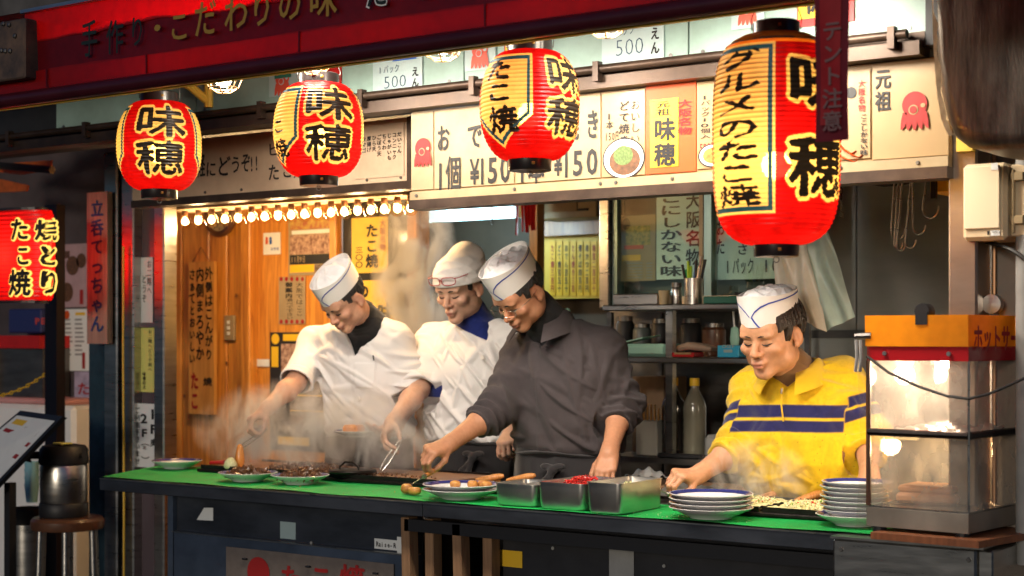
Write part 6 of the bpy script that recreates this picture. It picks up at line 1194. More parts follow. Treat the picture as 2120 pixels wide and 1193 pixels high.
def paper_hat(t, T, M, sc, stripe=1.0, z0=.052, hgt=.086, tilt=.0, cy=.009):
    """folded paper cap: upright band with pointed front and back, net crown sunk inside, blue stripe"""
    b = MB(wloc(t)); N = 72
    def ringp(phi, v, g=0.0):
        rx, ry = .0830 + .002 * v + g, .1010 + .005 * v + g; c_, s_ = math.cos(phi), math.sin(phi); pk = 1 + .055 * abs(c_) ** 10
        z = z0 + hgt * v + .012 * (1 - v) * (c_ ** 2 - .55) * -1 + tilt * c_ * (.3 + .7 * v) + .012 * v * max(0, c_) ** 3
        return Vector(T((rx * s_ * pk, cy - ry * c_ * pk, z)))
    for g, rev in ((0, 0), (-.0022, 1)):
        b.grid(lambda u, v: ringp(u * 2 * math.pi, v, g), N, 8)
    b.grid(lambda u, v: ringp(u * 2 * math.pi, 1, -.0022 * v), N, 1)
    b.build('band', 'hat_paper', t, True)
    b = MB(wloc(t)); wrk = wrinkle(int(sc * 1000) + 5, .020, 55, [(1, .3, 0), (.4, 1, 0), (.8, -.6, 0)], 6)
    def crown(u, v):
        e = ringp(u * 2 * math.pi, .78, -.003); c0 = Vector(T((0, cy, z0 + hgt * .78))); q = c0.lerp(e, v)
        a = u * 2 * math.pi; lx, ly = .085 * v * math.sin(a), .105 * v * math.cos(a); w = float(wrk(np.array(lx), np.array(ly), np.array(0.)))
        return q + Vector(M @ np.array([0, 0, ((1 - v ** 4) * (.024 + w) + .0) * sc]))
    b.grid(crown, 64, 22).build('net_crown', 'hat_net', t, True)
    for sg in (-1, 1):
        pts = [(2, .34), (10, .50), (22, .64), (38, .745), (58, .81), (85, .855), (120, .88), (165, .89)]
        full = []
        for (a0, v0), (a1, v1) in zip(pts, pts[1:]):
            for k in range(6): full.append((a0 + (a1 - a0) * k / 6, v0 + (v1 - v0) * k / 6))
        W_ = .026; b = MB(wloc(t)); ids = [(b.pt(ringp(R(sg * a), v - W_, .0012)), b.pt(ringp(R(sg * a), v + W_, .0012))) for a, v in full]
        for q, r in zip(ids, ids[1:]): b.face((q[0], r[0], r[1], q[1]))
        b.build('stripe', 'hat_blue', t)
    b = MB(wloc(t)); low = [(2 + 13 * k / 8, .34 * (1 - k / 8) ** 1.2) for k in range(9)]; ids = [(b.pt(ringp(R(a - 1.8), v, .0012)), b.pt(ringp(R(a + 1.8), v, .0012))) for a, v in low]
    for q, r in zip(ids, ids[1:]): b.face((q[0], r[0], r[1], q[1]))
    b.build('stripe', 'hat_blue', t)
def face_bits(t, T, sc, wide=1.0, browm='brow', heavy=1.0, lids=True):
    for s in (-1, 1):
        MB(wloc(t)).tube([Vector(T((s * x * wide, y, z))) for x, y, z in ((.012, -.0935, .0165), (.022, -.0945, .0195), (.034, -.0905, .0195), (.047, -.0785, .0140))], [.0026 * heavy, .0042 * heavy, .0038 * heavy, .0016], 6, flat=.8).build('eyebrow', browm, t, True)
        if lids: MB(wloc(t)).tube([Vector(T((s * x * wide, y, z))) for x, y, z in ((.0165, -.0835, -.0065), (.024, -.0878, -.0085), (.033, -.0868, -.0088), (.042, -.0805, -.0060), (.047, -.0755, -.0035))], [.0011, .0021, .0024, .0020, .0010], 5).build('lashes', browm, t, True)
def hair_mesh(t, c, M, sc, m, wide=1.0, long=0.0, puff=.0, seed=1):
    """hair below the cap: back and sides of the skull, cut round the ears, sideburns"""
    g = Field((-.12, -.10, -.12), (.12, .15, .16), .0028); wr = wrinkle(seed, .0045 + puff * .8, 190, [(1, .2, .15), (.2, 1, .15), (.7, .7, .1)], 6)
    sl, X, Y, Z = g.reg((-.2,) * 3, (.2,) * 3); r = np.array([.081 * wide, .100, .087]) + puff * .8
    x, y, z = X / r[0], (Y - .014) / r[1], (Z - .040) / r[2]; k0 = np.sqrt(x * x + y * y + z * z); d = (k0 - 1) * .085 - wr(X, Y, Z * .35) * np.clip((Y + .03) / .06, .15, 1)
    low = np.where(Y > .05, -.062 - long, np.where(Y > .022, -.03 - long * .6 - (Y - .022) * 1.0, .030)); low = np.where((Y < -.014) & (Y > -.036), -.010 - (Y + .036) * .2, low); low = np.where(Y <= -.036, .034 - (Y + .036) * -.6, low)
    d = np.maximum(d, (low - Z) * .7); d = np.maximum(d, Z - .10); d = np.maximum(d, np.where((np.abs(X) < .052) & (Y < 0), .02, -.1)); d = np.maximum(d, -(Y + .060))
    g.put(sl, d.astype(F4), 0); V, Q = g.mesh(); V = relax(V, Q, 1, .4); V = np.array(c) + (V * sc) @ M.T; return mesh_obj('hair', V, Q, m, t)
def person(label, J, hd, body, cloth, neck_r=.056, h=.0032):
    """J joints in world space; body: torso sections; cloth: callback that dresses the figure"""
    t = thing('person', label, 'person', (J['hem'][0], J['hem'][1], .1), 'cooks behind the counter')
    c, M, sc = np.array(J['skull']), head_rot(*hd['rot']), hd.get('sc', 1.0); pts = np.array([np.array(v)[:3] for k_, v in J.items() if k_[:2] not in ('ha', 'ti')]); lo = pts.min(0) - .17; hi = pts.max(0) + .17; lo[2] = min(lo[2], .98)
    g = Field(lo, hi, h); T = head(g, c, M, sc, hd.get('jaw', 1), hd.get('wide', 1), hd.get('nose', 1), hd.get('lid', 1))
    nb = np.array(J['neckbase']); g.cap(T((0, .022, -.045)), nb + np.array([0, .035, -.045]), neck_r * sc, (neck_r - .004) * sc, .02)
    g.loft(body, .04, off=-.044)
    for s in 'RL':
        if 'el' + s not in J: continue
        a, e, w = np.array(J['sh' + s]), np.array(J['el' + s]), np.array(J['wr' + s]); g.cap(a, e, .046, .041, .04); fl = e + (w - e) * .32; g.cap(e, fl, .0385, .042, .02); g.cap(fl, w, .041, .0265, .02); g.cap(w - (w - e) * .06, w + unit(w - e) * .02, .0265, .0245, .02)
        H = J.get('hand' + s)
        if H is not None: J['tips' + s] = hand(g, w, *H)
    V, Q = g.mesh(); V = relax(V, Q, 1, .3)
    # skin tone: lips, ears, knuckles a little redder, low frequency blotches
    base = np.array(hd.get('tone', (.52, .285, .18))); L = ((V - c) @ M) / sc; tone = np.repeat(base[None], len(V), 0)
    lip = np.exp(-((L[:, 0] / .019) ** 4 + ((L[:, 2] + .069) / .0085) ** 4)) * (L[:, 1] < -.078); tone = tone * (1 - lip[:, None] * .75) + np.array([.36, .115, .09]) * lip[:, None] * .75
    def dark(q, r, am, tone): w_ = np.exp(-(((L - np.array(q)) / np.array(r)) ** 2).sum(1)) * am; return tone * (1 - w_[:, None] * np.array([.75, .85, .85]))  # shade of mouth line, nostrils, lid and cheek folds painted into the skin tone
    tone = dark((0, -.098, -.0690), (.0135, .012, .0017), .75, tone)
    for s_ in (-1, 1):
        tone = dark((s_ * .007, -.103, -.0425), (.0042, .006, .0026), .9, tone); tone = dark((s_ * .031, -.084, .0085), (.016, .012, .0018), .55, tone); tone = dark((s_ * .027, -.088, -.050), (.004, .014, .012), .10, tone)
    for q, r_, am in (((0, -.105, -.034), .022, .25), ((.04, -.07, -.03), .03, .18), ((-.04, -.07, -.03), .03, .18), ((.085, .01, 0), .03, .25), ((-.085, .01, 0), .03, .25)):
        w_ = np.exp(-(((L - np.array(q)) ** 2).sum(1)) / r_ ** 2) * am; tone = tone * (1 - w_[:, None] * np.array([0, .35, .4]))
    bl = np.sin(V @ np.array([31, 17, 23])) * np.sin(V @ np.array([-19, 37, 11])); tone = tone * (1 + .05 * bl[:, None])
    if 'shadow' in hd:                                                 # shaved beard
        w_ = np.exp(-(((L - np.array((0, -.075, -.085))) / np.array((.05, .04, .03))) ** 2).sum(1)) * hd['shadow']; tone = tone * (1 - w_[:, None] * np.array([.45, .40, .35]))
    mesh_obj('body', V, Q, 'skin', t, np.clip(tone, 0, 1)); cloth(t, J, T, M, sc, body); return t
def trousers(t, J, body, m='cloth_black'):
    z, x, y, w, d = body[0]; g = Field((x - .28, y - .22, .08), (x + .28, y + .24, z + .06), .009); g.loft([(.80, x, y + .01, w * .95, d * 1.02), (z + .03, x, y, w * .97, d * .98)], .05)
    for s in (-1, 1): g.cap((x + s * .085, y + .01, .85), (x + s * .095, y + .02, .5), .088, .07, .05); g.cap((x + s * .095, y + .02, .5), (x + s * .10, y + .03, .15), .07, .055, .03)
    V, Q = g.mesh(); V = relax(V, Q, 1); mesh_obj('trousers', V, Q, m, t)
    for s in (-1, 1): MB(wloc(t)).box(x + s * .10 - .045, x + s * .10 + .045, y - .13, y + .10, .101, .17, bev=.02).build('shoe', 'black', t, True)
def largest(V, Q):
    lab = np.arange(len(V)); E = np.concatenate([Q[:, [0, 1]], Q[:, [1, 2]], Q[:, [2, 3]], Q[:, [3, 0]]])
    for _ in range(400):
        m = np.minimum(lab[E[:, 0]], lab[E[:, 1]]); new = lab.copy(); np.minimum.at(new, E[:, 0], m); np.minimum.at(new, E[:, 1], m); new = new[new]
        if (new == lab).all(): break
        lab = new
    u, n = np.unique(lab, return_counts=True); k = lab == u[n.argmax()]; ix = np.cumsum(k) - 1; Q = Q[k[Q].all(1)]; return V[k], ix[Q]
def undershirt(t, J, T, body, m, r=.064, top=None, off=-.008):
    nb = np.array(J['neckbase']); lo = np.array([b[1:3] for b in body]).min(0) - .3; hi = np.array([b[1:3] for b in body]).max(0) + .3
    g = Field((nb[0] - .2, nb[1] - .25, nb[2] - .30), (nb[0] + .2, nb[1] + .2, nb[2] + .12), .0045); g.loft([b for b in body], .04, off=off)
    a = np.array(T((0, .024, -.05))); d = nb - a; tp = a + d * (top if top is not None else .55); wr = wrinkle(9, .003, 60, [(0, .2, 1)], 3)
    g.cap(tp, nb + d * .3, r, r + .014, .03, disp=lambda t_, X, Y, Z: wr(X, Y, Z)); V, Q = largest(*g.mesh()); V = relax(V, Q, 1); return mesh_obj('undershirt', V, Q, m, t)
def apron(t, J, body, z0=.45, zt=None, m='cloth_apron', knot=None):
    z, x, y, w, d = body[0]; zt = zt or z + .035; wr = wrinkle(int(abs(x) * 100), .007, 26, [(1, .2, .1), (1, 0, .3)], 4)
    g = Field((x - .30, y - .26, z0 - .02), (x + .30, y + .24, zt + .02), .006); g.loft([(z0, x, y - .01, w * 1.18, d * 1.25), (.85, x, y - .005, w * 1.08, d * 1.12), (zt, x, y, w * .99, d * 1.02)], .02, disp=lambda X, Y, Z: wr(X, Y, Z * .25))
    V, Q = g.mesh(); V = relax(V, Q, 1); o = mesh_obj('apron', V, Q, m, t)
    zb = zt - .035; MB(wloc(t)).tube([(x + (w + .004) * math.cos(a), y + (d + .012) * math.sin(a), zb + .006 * math.sin(3 * a)) for a in np.linspace(0, 6.2832, 40)], .013, 8, flat=.45).build('apron_tie', m, t, True)
    if knot is not None:
        k = Vector(knot); g = Field(k - Vector((.12, .06, .2)), k + Vector((.12, .06, .06)), .004)
        g.ell(k, (.02, .016, .016)); 
        for p in ((.028, 0, .012), (-.03, 0, .010)): g.ell(k + Vector(p), (.024, .010, .012), None, .01)
        for p, q in (((-.05, -.01, -.06), (-.062, -.005, -.13)), ((-.02, -.012, -.07), (-.035, -.01, -.15))): g.cap(k, k + Vector(p), .007, .012, .012); g.cap(k + Vector(p), k + Vector(q), .012, .015, .012)
        V, Q = g.mesh(); mesh_obj('apron_knot', V, Q, m, t)
def collar(t, nb, m, r0=.066, r1=.10, up=.045, dn=-.03, open_=34, point=.05, lean=(0, 0), th=.004):
    """turned down collar round the neck, open at the front"""
    def fn(u, v, g=0):
        a = R(open_) + (2 * math.pi - 2 * R(open_)) * u; fr = max(0, math.cos(a)); s_, c_ = math.sin(a), math.cos(a)
        r = r0 + (r1 - r0) * v ** .8 + g + .02 * fr * v; z = up * (1 - v) ** 1.0 + (dn - point * fr ** 2) * v - .05 * fr * (1 - v) + .010 * math.sin(v * 3.14)
        return Vector((nb[0] + r * s_ + lean[0] * (up - z), nb[1] - r * 1.02 * c_ + lean[1] * (up - z), nb[2] + z))
    b = MB(wloc(t)); b.grid(lambda u, v: fn(u, v, th), 44, 8); b.grid(lambda u, v: fn(u, v, 0), 44, 8); b.grid(lambda u, v: fn(u, 1, th * v), 44, 1); b.grid(lambda u, v: fn(u, 0, th * v), 44, 1)
    b.grid(lambda u, v: fn(0, u, th * v), 8, 1); b.grid(lambda u, v: fn(1, u, th * v), 8, 1); return b.build('collar', m, t, True)
def shirt(t, J, body, m, ends, name='coat', h=.004, vneck=None, front=None, seed=1, amp=.006, dirs=None, tone=None, arm=(.068, .062), cuff=0.0, placket=None, pocket=None, neck=.068, neck_dn=.02, rings=True, cuffring=.002, off=0.0, bunch=.006, dfreq=20):
    """torso and sleeves as one garment; ends: side -> list of joint names with the share of the last bone the sleeve covers"""
    P = [np.array(v)[:3] for k, v in J.items() if k[:2] in ('sh', 'el', 'wr', 'he', 'ne', 'ch')]; lo = np.min(P, 0) - .26; hi = np.max(P, 0) + .22; lo[2] = body[0][0] - .05; hi[2] = body[-1][0] + .08
    g = Field(lo, hi, h); wr = wrinkle(seed, amp, dfreq, dirs, 9); nb = np.array(J['neckbase'])
    def dsp(X, Y, Z):
        o = wr(X, Y, Z)
        if placket: o = o + np.where(Y < J['chest'][1], .0022 * np.tanh((X - placket[0] - placket[1] * (Z - 1.2)) / .003), 0)
        if pocket: x0, x1, z0, z1 = pocket; o = o + np.where((X > x0) & (X < x1) & (Z > z0) & (Z < z1) & (Y < J['chest'][1]), .004, 0)
        zb = body[0][0]; o = o + .006 * np.exp(-((Z - zb - .02) / .02) ** 2)
        return o
    g.loft(body, .03, disp=dsp, off=off)
    for s in 'RL':
        if s not in ends: continue
        a, e = np.array(J['sh' + s]), np.array(J['el' + s]); kind, fr = ends[s]; wa = wrinkle(seed + ord(s), amp * .9, 28, [tuple(np.cross(unit(e - a), (0, 0, 1)) + unit(e - a) * 1.4)], 4)
        mid = nb * .35 + a * .65 + np.array([0, 0, .005]); g.cap(mid, a, arm[0] * .80, arm[0], .045)
        if kind == 'short':
            b = a + (e - a) * fr; ax = unit(e - a); g2 = Field(np.minimum(a, b) - .13, np.maximum(a, b) + .13, h)
            L = np.linalg.norm(b - a)
            g.cap(a, b, arm[0], arm[1], .035, disp=lambda t_, X, Y, Z: wa(X, Y, Z) + .003 * (t_ > .86))
            sl, X, Y, Z = g.reg(b - .12, b + .12); pl = (X - b[0]) * ax[0] + (Y - b[1]) * ax[1] + (Z - b[2]) * ax[2]; dist = np.sqrt((X - b[0]) ** 2 + (Y - b[1]) ** 2 + (Z - b[2]) ** 2)
            g.f[sl] = np.where((pl > 0) & (dist < .105), np.maximum(g.f[sl], pl), g.f[sl])
            g.cap(b - ax * .02, b + ax * .03, arm[1] - .008, arm[1] - .008, .003, 'sub')
        else:
            w = np.array(J['wr' + s]); g.cap(a, e, arm[0], arm[1], .045, disp=lambda t_, X, Y, Z: wa(X, Y, Z) + bunch * .6 * t_ * np.sin(t_ * 20 + 8 * X))
            b = e + (w - e) * fr; ax = unit(w - e); g.cap(e, b, arm[1], arm[1] * .80, .03, disp=lambda t_, X, Y, Z: wa(X, Y, Z) + bunch * np.sin(t_ * 17 + 14 * X - 9 * Z) * np.minimum(1, (1 - t_) * 4) + cuff * (t_ > .80))
            sl, X, Y, Z = g.reg(b - .10, b + .10); pl = (X - b[0]) * ax[0] + (Y - b[1]) * ax[1] + (Z - b[2]) * ax[2]; dist = np.sqrt((X - b[0]) ** 2 + (Y - b[1]) ** 2 + (Z - b[2]) ** 2)
            g.f[sl] = np.where((pl > 0) & (dist < .085), np.maximum(g.f[sl], pl), g.f[sl]); g.cap(b - ax * .015, b + ax * .03, arm[1] * .80 - .012, arm[1] * .80 - .012, .003, 'sub')
    # neck opening
    g.cap(nb + np.array([0, -.01, -neck_dn]), nb + np.array([0, -.03, .15]), neck, neck + .01, .008, 'sub')
    if vneck:
        ax_, az_, hw, zt = vneck; sl, X, Y, Z = g.reg((ax_ - .2, -9, az_ - .02), (ax_ + .2, J['chest'][1] + .03, zt + .2)); cxx = ax_ + (nb[0] - ax_) * np.clip((Z - az_) / (zt - az_), 0, 1)
        d = np.maximum((np.abs(X - cxx) - hw * (Z - az_) / (zt - az_)) * .92, Y - nb[1] - .01); g.put(sl, d.astype(F4), .004, 'sub')
    V, Q = g.mesh(); V = relax(V, Q, 1, .25); o = mesh_obj(name, V, Q, m, t, None if tone is None else tone(V)); return o
def jp(**k): return {n: tuple(at(*v)) for n, v in k.items()}
def specs(t, T, m, w=.026, hh=.015, z=-.004, y=-.107, temple=True, lensm='lens', r=.0010):
    for s in (-1, 1):
        pts = [Vector(T((s * (.033 + w * math.copysign(abs(math.cos(a)) ** .6, math.cos(a))), y + .010 * (abs(math.cos(a)) if math.cos(a) > 0 else 0), z + hh * math.copysign(abs(math.sin(a)) ** .7, math.sin(a))))) for a in np.linspace(0, 6.2832, 25)]
        MB(wloc(t)).tube(pts, r, 5).build('glasses_rim', m, t, True); b = MB(wloc(t)); b.face([b.pt(p) for p in pts[:-1]]); b.build('glasses_lens', lensm, t)
        if temple: MB(wloc(t)).tube([Vector(T((s * .059, y + .012, z + .008))), Vector(T((s * .074, y + .025, z + .009))), Vector(T((s * .081, -.03, z + .006))), Vector(T((s * .082, .012, z + .012)))], r, 5).build('glasses_temple', m, t, True)
    MB(wloc(t)).tube([Vector(T((-.007, y, z + .003))), Vector(T((0, y - .002, z + .006))), Vector(T((.007, y, z + .003)))], r, 5).build('glasses_bridge', m, t, True)
# ---- leftmost cook: white coat, tongs and a plate
GRIP = ((48, 55, 30), (52, 58, 32), (58, 60, 35), (62, 62, 35)); PINCH = ((40, 62, 30), (48, 62, 35), (58, 66, 40), (64, 68, 40)); FLAT = ((12, 20, 12), (14, 22, 12), (18, 24, 14), (22, 26, 16))
def vec(a, b): return np.array(at(*b)) - np.array(at(*a))
J1 = J = jp(skull=(713, 621, .64), neckbase=(757, 668, .80), shR=(652, 712, .87), elR=(612, 792, .70), wrR=(553, 846, .53), shL=(818, 702, .88), elL=(862, 806, .90), wrL=(818, 884, .72), chest=(745, 760, .86), hem=(757, 880, .90))
J['handR'] = (vec((553, 846, .53), (512, 876, .45)), (-.35, -.45, .75), -1, PINCH, (.5, .6, .5)); J['handL'] = (vec((818, 884, .72), (778, 896, .60)), (.1, .2, -.95), 1, FLAT, (.3, .2, -.5))
B1 = [(1.10, -1.355, .91, .185, .13), (1.2, -1.355, .905, .19, .135), (1.32, -1.36, .895, .198, .138), (1.42, -1.375, .88, .205, .128), (1.49, -1.385, .865, .178, .096), (1.53, -1.365, .845, .118, .082), (1.565, -1.32, .825, .08, .072)]
def dress1(t, J, T, M, sc, body):
    undershirt(t, J, T, body, 'cloth_black', .067, .62)
    ap = at(727, 738, .74); shirt(t, J, body, 'coat_white', {'R': ('short', .98), 'L': ('short', .95)}, vneck=(ap.x, ap.z, .105, J['neckbase'][2] + .01), seed=3, amp=.021, dirs=[(1, .2, 1.1), (.8, .1, .9), (1, .2, .5)], placket=(ap.x + .0, -.10), pocket=(-1.30, -1.215, 1.30, 1.40), arm=(.065, .070), dfreq=21)
    for x, y in ((732, 760), (738, 825)): q = at(x, y, .745); MB(wloc(t)).lathe([(.0001, -.002), (.008, -.001), (.009, .002)], (q.x, .7565, q.z), 14, rot=Matrix.Rotation(R(90), 3, 'X')).build('button', 'button', t, True)
    q = at(770, 736, .75); MB(wloc(t)).tube([(q.x, .757, q.z), (q.x + .004, .757, q.z - .02)], .003, 6).build('pen_clip', 'black', t)
    hair_mesh(t, J['skull'], M, sc, 'hair_black', seed=2); face_bits(t, T, sc); paper_hat(t, T, M, sc, tilt=-.012); apron(t, J, body); trousers(t, J, body)
P1 = person('leftmost cook in white coat and paper cap, bowed over tongs and a plate', J, dict(rot=(41, -9, 3), sc=.95, tone=(.54, .29, .19)), B1, dress1)
def tongs(label, hp, tip, spread, org):
    hp, tip = Vector(hp), Vector(tip); t = thing('tongs', label, 'tongs', tuple(tip)); d = (tip - hp); sd = d.cross(Vector((0, 1, .2))).normalized() * spread
    for s in (-1, 1): MB(tip).tube([hp, hp + d * .35 + sd * s * .8, hp + d * .8 + sd * s, tip + sd * s * .45], [.005, .0055, .005, .004], 8, flat=.5).build('arm', 'steel', t, True)
    return t
def grip(J, side='R'): q = J['tips' + side]; return Vector((np.array(q[0]) + np.array(q[4])) / 2)
k = grip(J1); tp = at(497, 928, .42); tongs('steel tongs held by the leftmost cook', k + (k - tp) * .35, tp, .008, 0)
t = thing('fried_cutlet', 'golden fried piece gripped by the tongs at the left', 'food', tuple(at(495, 970, .42))); blob(t, 'piece', 'food_orange', at(497, 948, .42), .03, (.62, .6, 1.75), 3, 16)
p = at(737, 897, .57); t = plate('white plate held up by the leftmost cook', p.x, p.y, p.z - .012, .088, group='plates in hand', h=.022); o = wloc(t); part('omelette', 'food_orange', t, (p.x - .045, p.x + .028, p.y - .035, p.y + .03, p.z + .0, p.z + .032), bev=.012)
# ---- second cook: white coat, knit cap with glasses on it
J2 = J = jp(skull=(952, 598, .92), neckbase=(985, 668, 1.02), shR=(895, 706, 1.04), elR=(868, 806, .88), wrR=(812, 876, .62), shL=(1062, 705, 1.05), elL=(1085, 810, 1.08), wrL=(1060, 890, .90), chest=(965, 760, 1.), hem=(965, 890, 1.04))
J['handR'] = (vec((812, 876, .62), (785, 928, .52)), (-.75, -.55, .25), -1, ((30, 35, 18), (34, 38, 20), (40, 42, 24), (46, 46, 26)), (.35, .55, .55)); J['handL'] = (vec((1060, 890, .9), (1045, 925, .82)), (0, -.3, .9), 1, GRIP)
B2 = [(1.09, -.94, 1.04, .175, .13), (1.2, -.94, 1.035, .185, .138), (1.32, -.935, 1.03, .195, .135), (1.42, -.93, 1.03, .20, .122), (1.485, -.925, 1.03, .175, .096), (1.53, -.91, 1.02, .115, .082), (1.56, -.895, 1.01, .082, .072)]
def dress2(t, J, T, M, sc, body):
    undershirt(t, J, T, body, 'cloth_navy', .063, .55)
    ap = at(993, 708, .90); shirt(t, J, body, 'coat_white', {'R': ('short', .97), 'L': ('short', .95)}, vneck=(ap.x, ap.z, .088, J['neckbase'][2] + .01), seed=8, amp=.021, dirs=[(1, .2, -.6), (.9, .1, 1.0), (.6, .2, 1.0)], placket=(ap.x + .0, -.02), arm=(.064, .069), dfreq=21)
    for x, y in ((998, 740), (996, 814)): q = at(x, y, .905); MB(wloc(t)).lathe([(.0001, -.002), (.008, -.001), (.009, .002)], (q.x, .908, q.z), 14, rot=Matrix.Rotation(R(90), 3, 'X')).build('button', 'button', t, True)
    hair_mesh(t, J['skull'], M, sc, 'hair_black', seed=4); face_bits(t, T, sc)
    g = Field((-.13, -.14, -.02), (.13, .20, .20), .004); wr = wrinkle(5, .004, 60, [(.2, 1, .3), (0, .3, 1)], 4); sl, X, Y, Z = g.reg((-.2,) * 3, (.25,) * 3)
    k0 = np.sqrt((X / .096) ** 2 + ((Y - .018) / .120) ** 2 + ((Z - .046) / .096) ** 2); d = (k0 - 1) * .092 - wr(X, Y, Z); k2 = np.sqrt((X / .07) ** 2 + ((Y - .085) / .06) ** 2 + ((Z - .10) / .06) ** 2); d2 = (k2 - 1) * .06 - wr(X, Y, Z); hq = np.maximum(.03 - np.abs(d - d2), 0) / .03; d = np.minimum(d, d2) - hq * hq * .03 * .25
    d = d - .003 * np.exp(-((Z - .030 - Y * -.1) / .008) ** 2); d = np.maximum(d, .026 - .10 * Y - Z); g.put(sl, d.astype(F4), 0); V, Q = g.mesh(); V = relax(V, Q, 1, .4); V = np.array(J['skull']) + (V * sc) @ M.T; mesh_obj('knit_cap', V, Q, 'knit', t)
    T2 = lambda p: T((p[0], p[1] + .004, p[2] + .068)); specs(t, T2, 'red_frame', .029, .015, y=-.114, r=.0020)
    z, x, y, w, dd = body[0]; q = at(985, 945, .9); apron(t, J, body, knot=(q.x, .885, q.z)); trousers(t, J, body)
person('cook in white coat and knit cap with red glasses pushed up', J, dict(rot=(20, 2, 0), sc=1.03, tone=(.56, .33, .23), jaw=.97), B2, dress2)
k = grip(J2); tp = at(788, 974, .47); tongs('steel tongs held by the knit cap cook over the griddle', k + (k - tp) * .35, tp, .012, 0)
# ---- third cook: grey fleece, glasses, pick
J3 = J = jp(skull=(1077, 607, .50), neckbase=(1135, 668, .67), shR=(1085, 735, .735), elR=(1025, 852, .52), wrR=(926, 922, .29), shL=(1248, 722, .74), elL=(1288, 838, .76), wrL=(1262, 935, .58), chest=(1165, 790, .70), hem=(1170, 915, .74))
J['handR'] = (vec((926, 922, .29), (880, 940, .19)), (.25, -.35, .85), -1, PINCH, (.45, .75, .55)); J['handL'] = (vec((1262, 935, .58), (1252, 985, .52)), (.3, -.8, .3), 1, FLAT, (.3, .3, .2))
B3 = [(1.09, -.275, .74, .19, .14), (1.16, -.275, .735, .205, .152), (1.26, -.275, .725, .205, .15), (1.36, -.28, .715, .205, .14), (1.44, -.285, .715, .20, .12), (1.49, -.29, .71, .165, .095), (1.53, -.30, .70, .11, .08), (1.56, -.305, .685, .082, .074)]
def dress3(t, J, T, M, sc, body):
    undershirt(t, J, T, body, 'cloth_black', .067, .30)
    shirt(t, J, body, 'fleece_grey', {'R': ('long', .38), 'L': ('long', .42)}, 'fleece', seed=12, placket=(-.30, 0), amp=.019, dirs=[(.5, .2, 1.0), (1, .2, .25), (.9, .1, -.7)], arm=(.071, .065), cuff=.004, neck=.070, vneck=(at(1120, 720, .6).x, at(1120, 722, .58).z, .06, J['neckbase'][2]), bunch=.013, dfreq=17)
    collar(t, np.array(J['neckbase']) + np.array([0, -.005, .0]), 'fleece_grey', .068, .118, .045, -.035, 30, .05, lean=(0, -.2)); collar(t, np.array(J['neckbase']) + np.array([.0, .012, .022]), 'cloth_mint', .063, .072, .03, -.01, 100, 0)
    hair_mesh(t, J['skull'], M, sc, 'hair_grey', seed=6, long=.010, puff=.002); face_bits(t, T, sc); specs(t, T, 'metal_frame', .027, .0155, y=-.113); paper_hat(t, T, M, sc)
    q = at(1150, 972, .58); apron(t, J, body, knot=(q.x, .565, q.z)); trousers(t, J, body)
person('cook in grey fleece, paper cap and glasses, turning batter balls with a pick', J, dict(rot=(41, -14, 3), sc=1.0, tone=(.45, .215, .12), jaw=1.0), B3, dress3)
def pick(label, top, mid, tip):
    top, mid, tip = Vector(top), Vector(mid), Vector(tip); t = thing('turning_pick', label, 'pick', tuple(tip)); MB(tip).tube([top.lerp(mid, k / 6) for k in range(7)], [.007, .0095, .010, .009, .0085, .009, .008], 12).build('handle', 'handle_wood', t, True); e = mid.lerp(tip, .16); MB(tip).tube([mid, e], .0075, 10).build('ferrule', 'steel', t, True); MB(tip).tube([e, tip], [.0025, .0012], 6).build('needle', 'steel', t, True); return t
k = grip(J3); tp = Vector((-.50, .12, GZ + .035)); dd = (k - tp).normalized(); pick('steel pick with wooden handle held by the grey fleece man', k + dd * .045, k - dd * .035, tp)
# ---- fourth cook: yellow fleece with navy stripes
J4 = J = jp(skull=(1596, 695, .56), neckbase=(1650, 775, .70), shR=(1562, 808, .75), elR=(1532, 925, .62), wrR=(1443, 985, .42), shL=(1742, 790, .77), elL=(1796, 902, .76), wrL=(1800, 985, .56), chest=(1660, 870, .70), hem=(1672, 1015, .73))
J['handR'] = (vec((1443, 985, .42), (1396, 985, .33)), (.1, -.45, .85), -1, GRIP, (.4, .75, .5)); J['handL'] = (vec((1800, 985, .56), (1800, 1020, .48)), (.3, -.5, .6), 1, FLAT)
B4 = [(.985, .668, .73, .185, .14), (1.03, .668, .725, .205, .165), (1.10, .665, .715, .212, .172), (1.18, .66, .71, .205, .16), (1.26, .655, .715, .198, .135), (1.33, .648, .72, .185, .11), (1.37, .645, .715, .14, .092), (1.40, .645, .705, .09, .08)]
def tone4(V):
    y = np.array([.68, .44, .010]); n = np.array([.015, .015, .080]); ss = lambda x: np.clip(x / .004 + .5, 0, 1)
    z0 = at(1660, 882, .60).z; zl = V[:, 2] - (V[:, 0] - .66) * .02 + np.abs(V[:, 0] - .66) * .02
    tor = ss(.182 - np.abs(V[:, 0] - .655)); w = tor * ss(zl - z0 + .018) * ss(z0 + .068 - zl) * (1 - ss(zl - z0 - .018) * ss(z0 + .027 - zl))
    for s_, e_, side in ((np.array(J['shR']), np.array(J['elR']), .655 - .182 - V[:, 0]), (np.array(J['shL']), np.array(J['elL']), V[:, 0] - .655 - .182)):
        d = e_ - s_; l = np.linalg.norm(d); tt = ((V - s_) @ d) / l; w = np.maximum(w, ss(side) * ss(tt - .40 * l) * ss(.78 * l - tt) * (1 - ss(tt - .565 * l) * ss(.605 * l - tt)))
    o = y[None] * (1 - w[:, None]) + n[None] * w[:, None]
    sp = np.sin(V[:, 0] * 211 + V[:, 2] * 97) * np.sin(V[:, 2] * 173 - V[:, 0] * 61); o[(sp > .985) & (V[:, 2] < z0 - .02)] *= .35
    return o
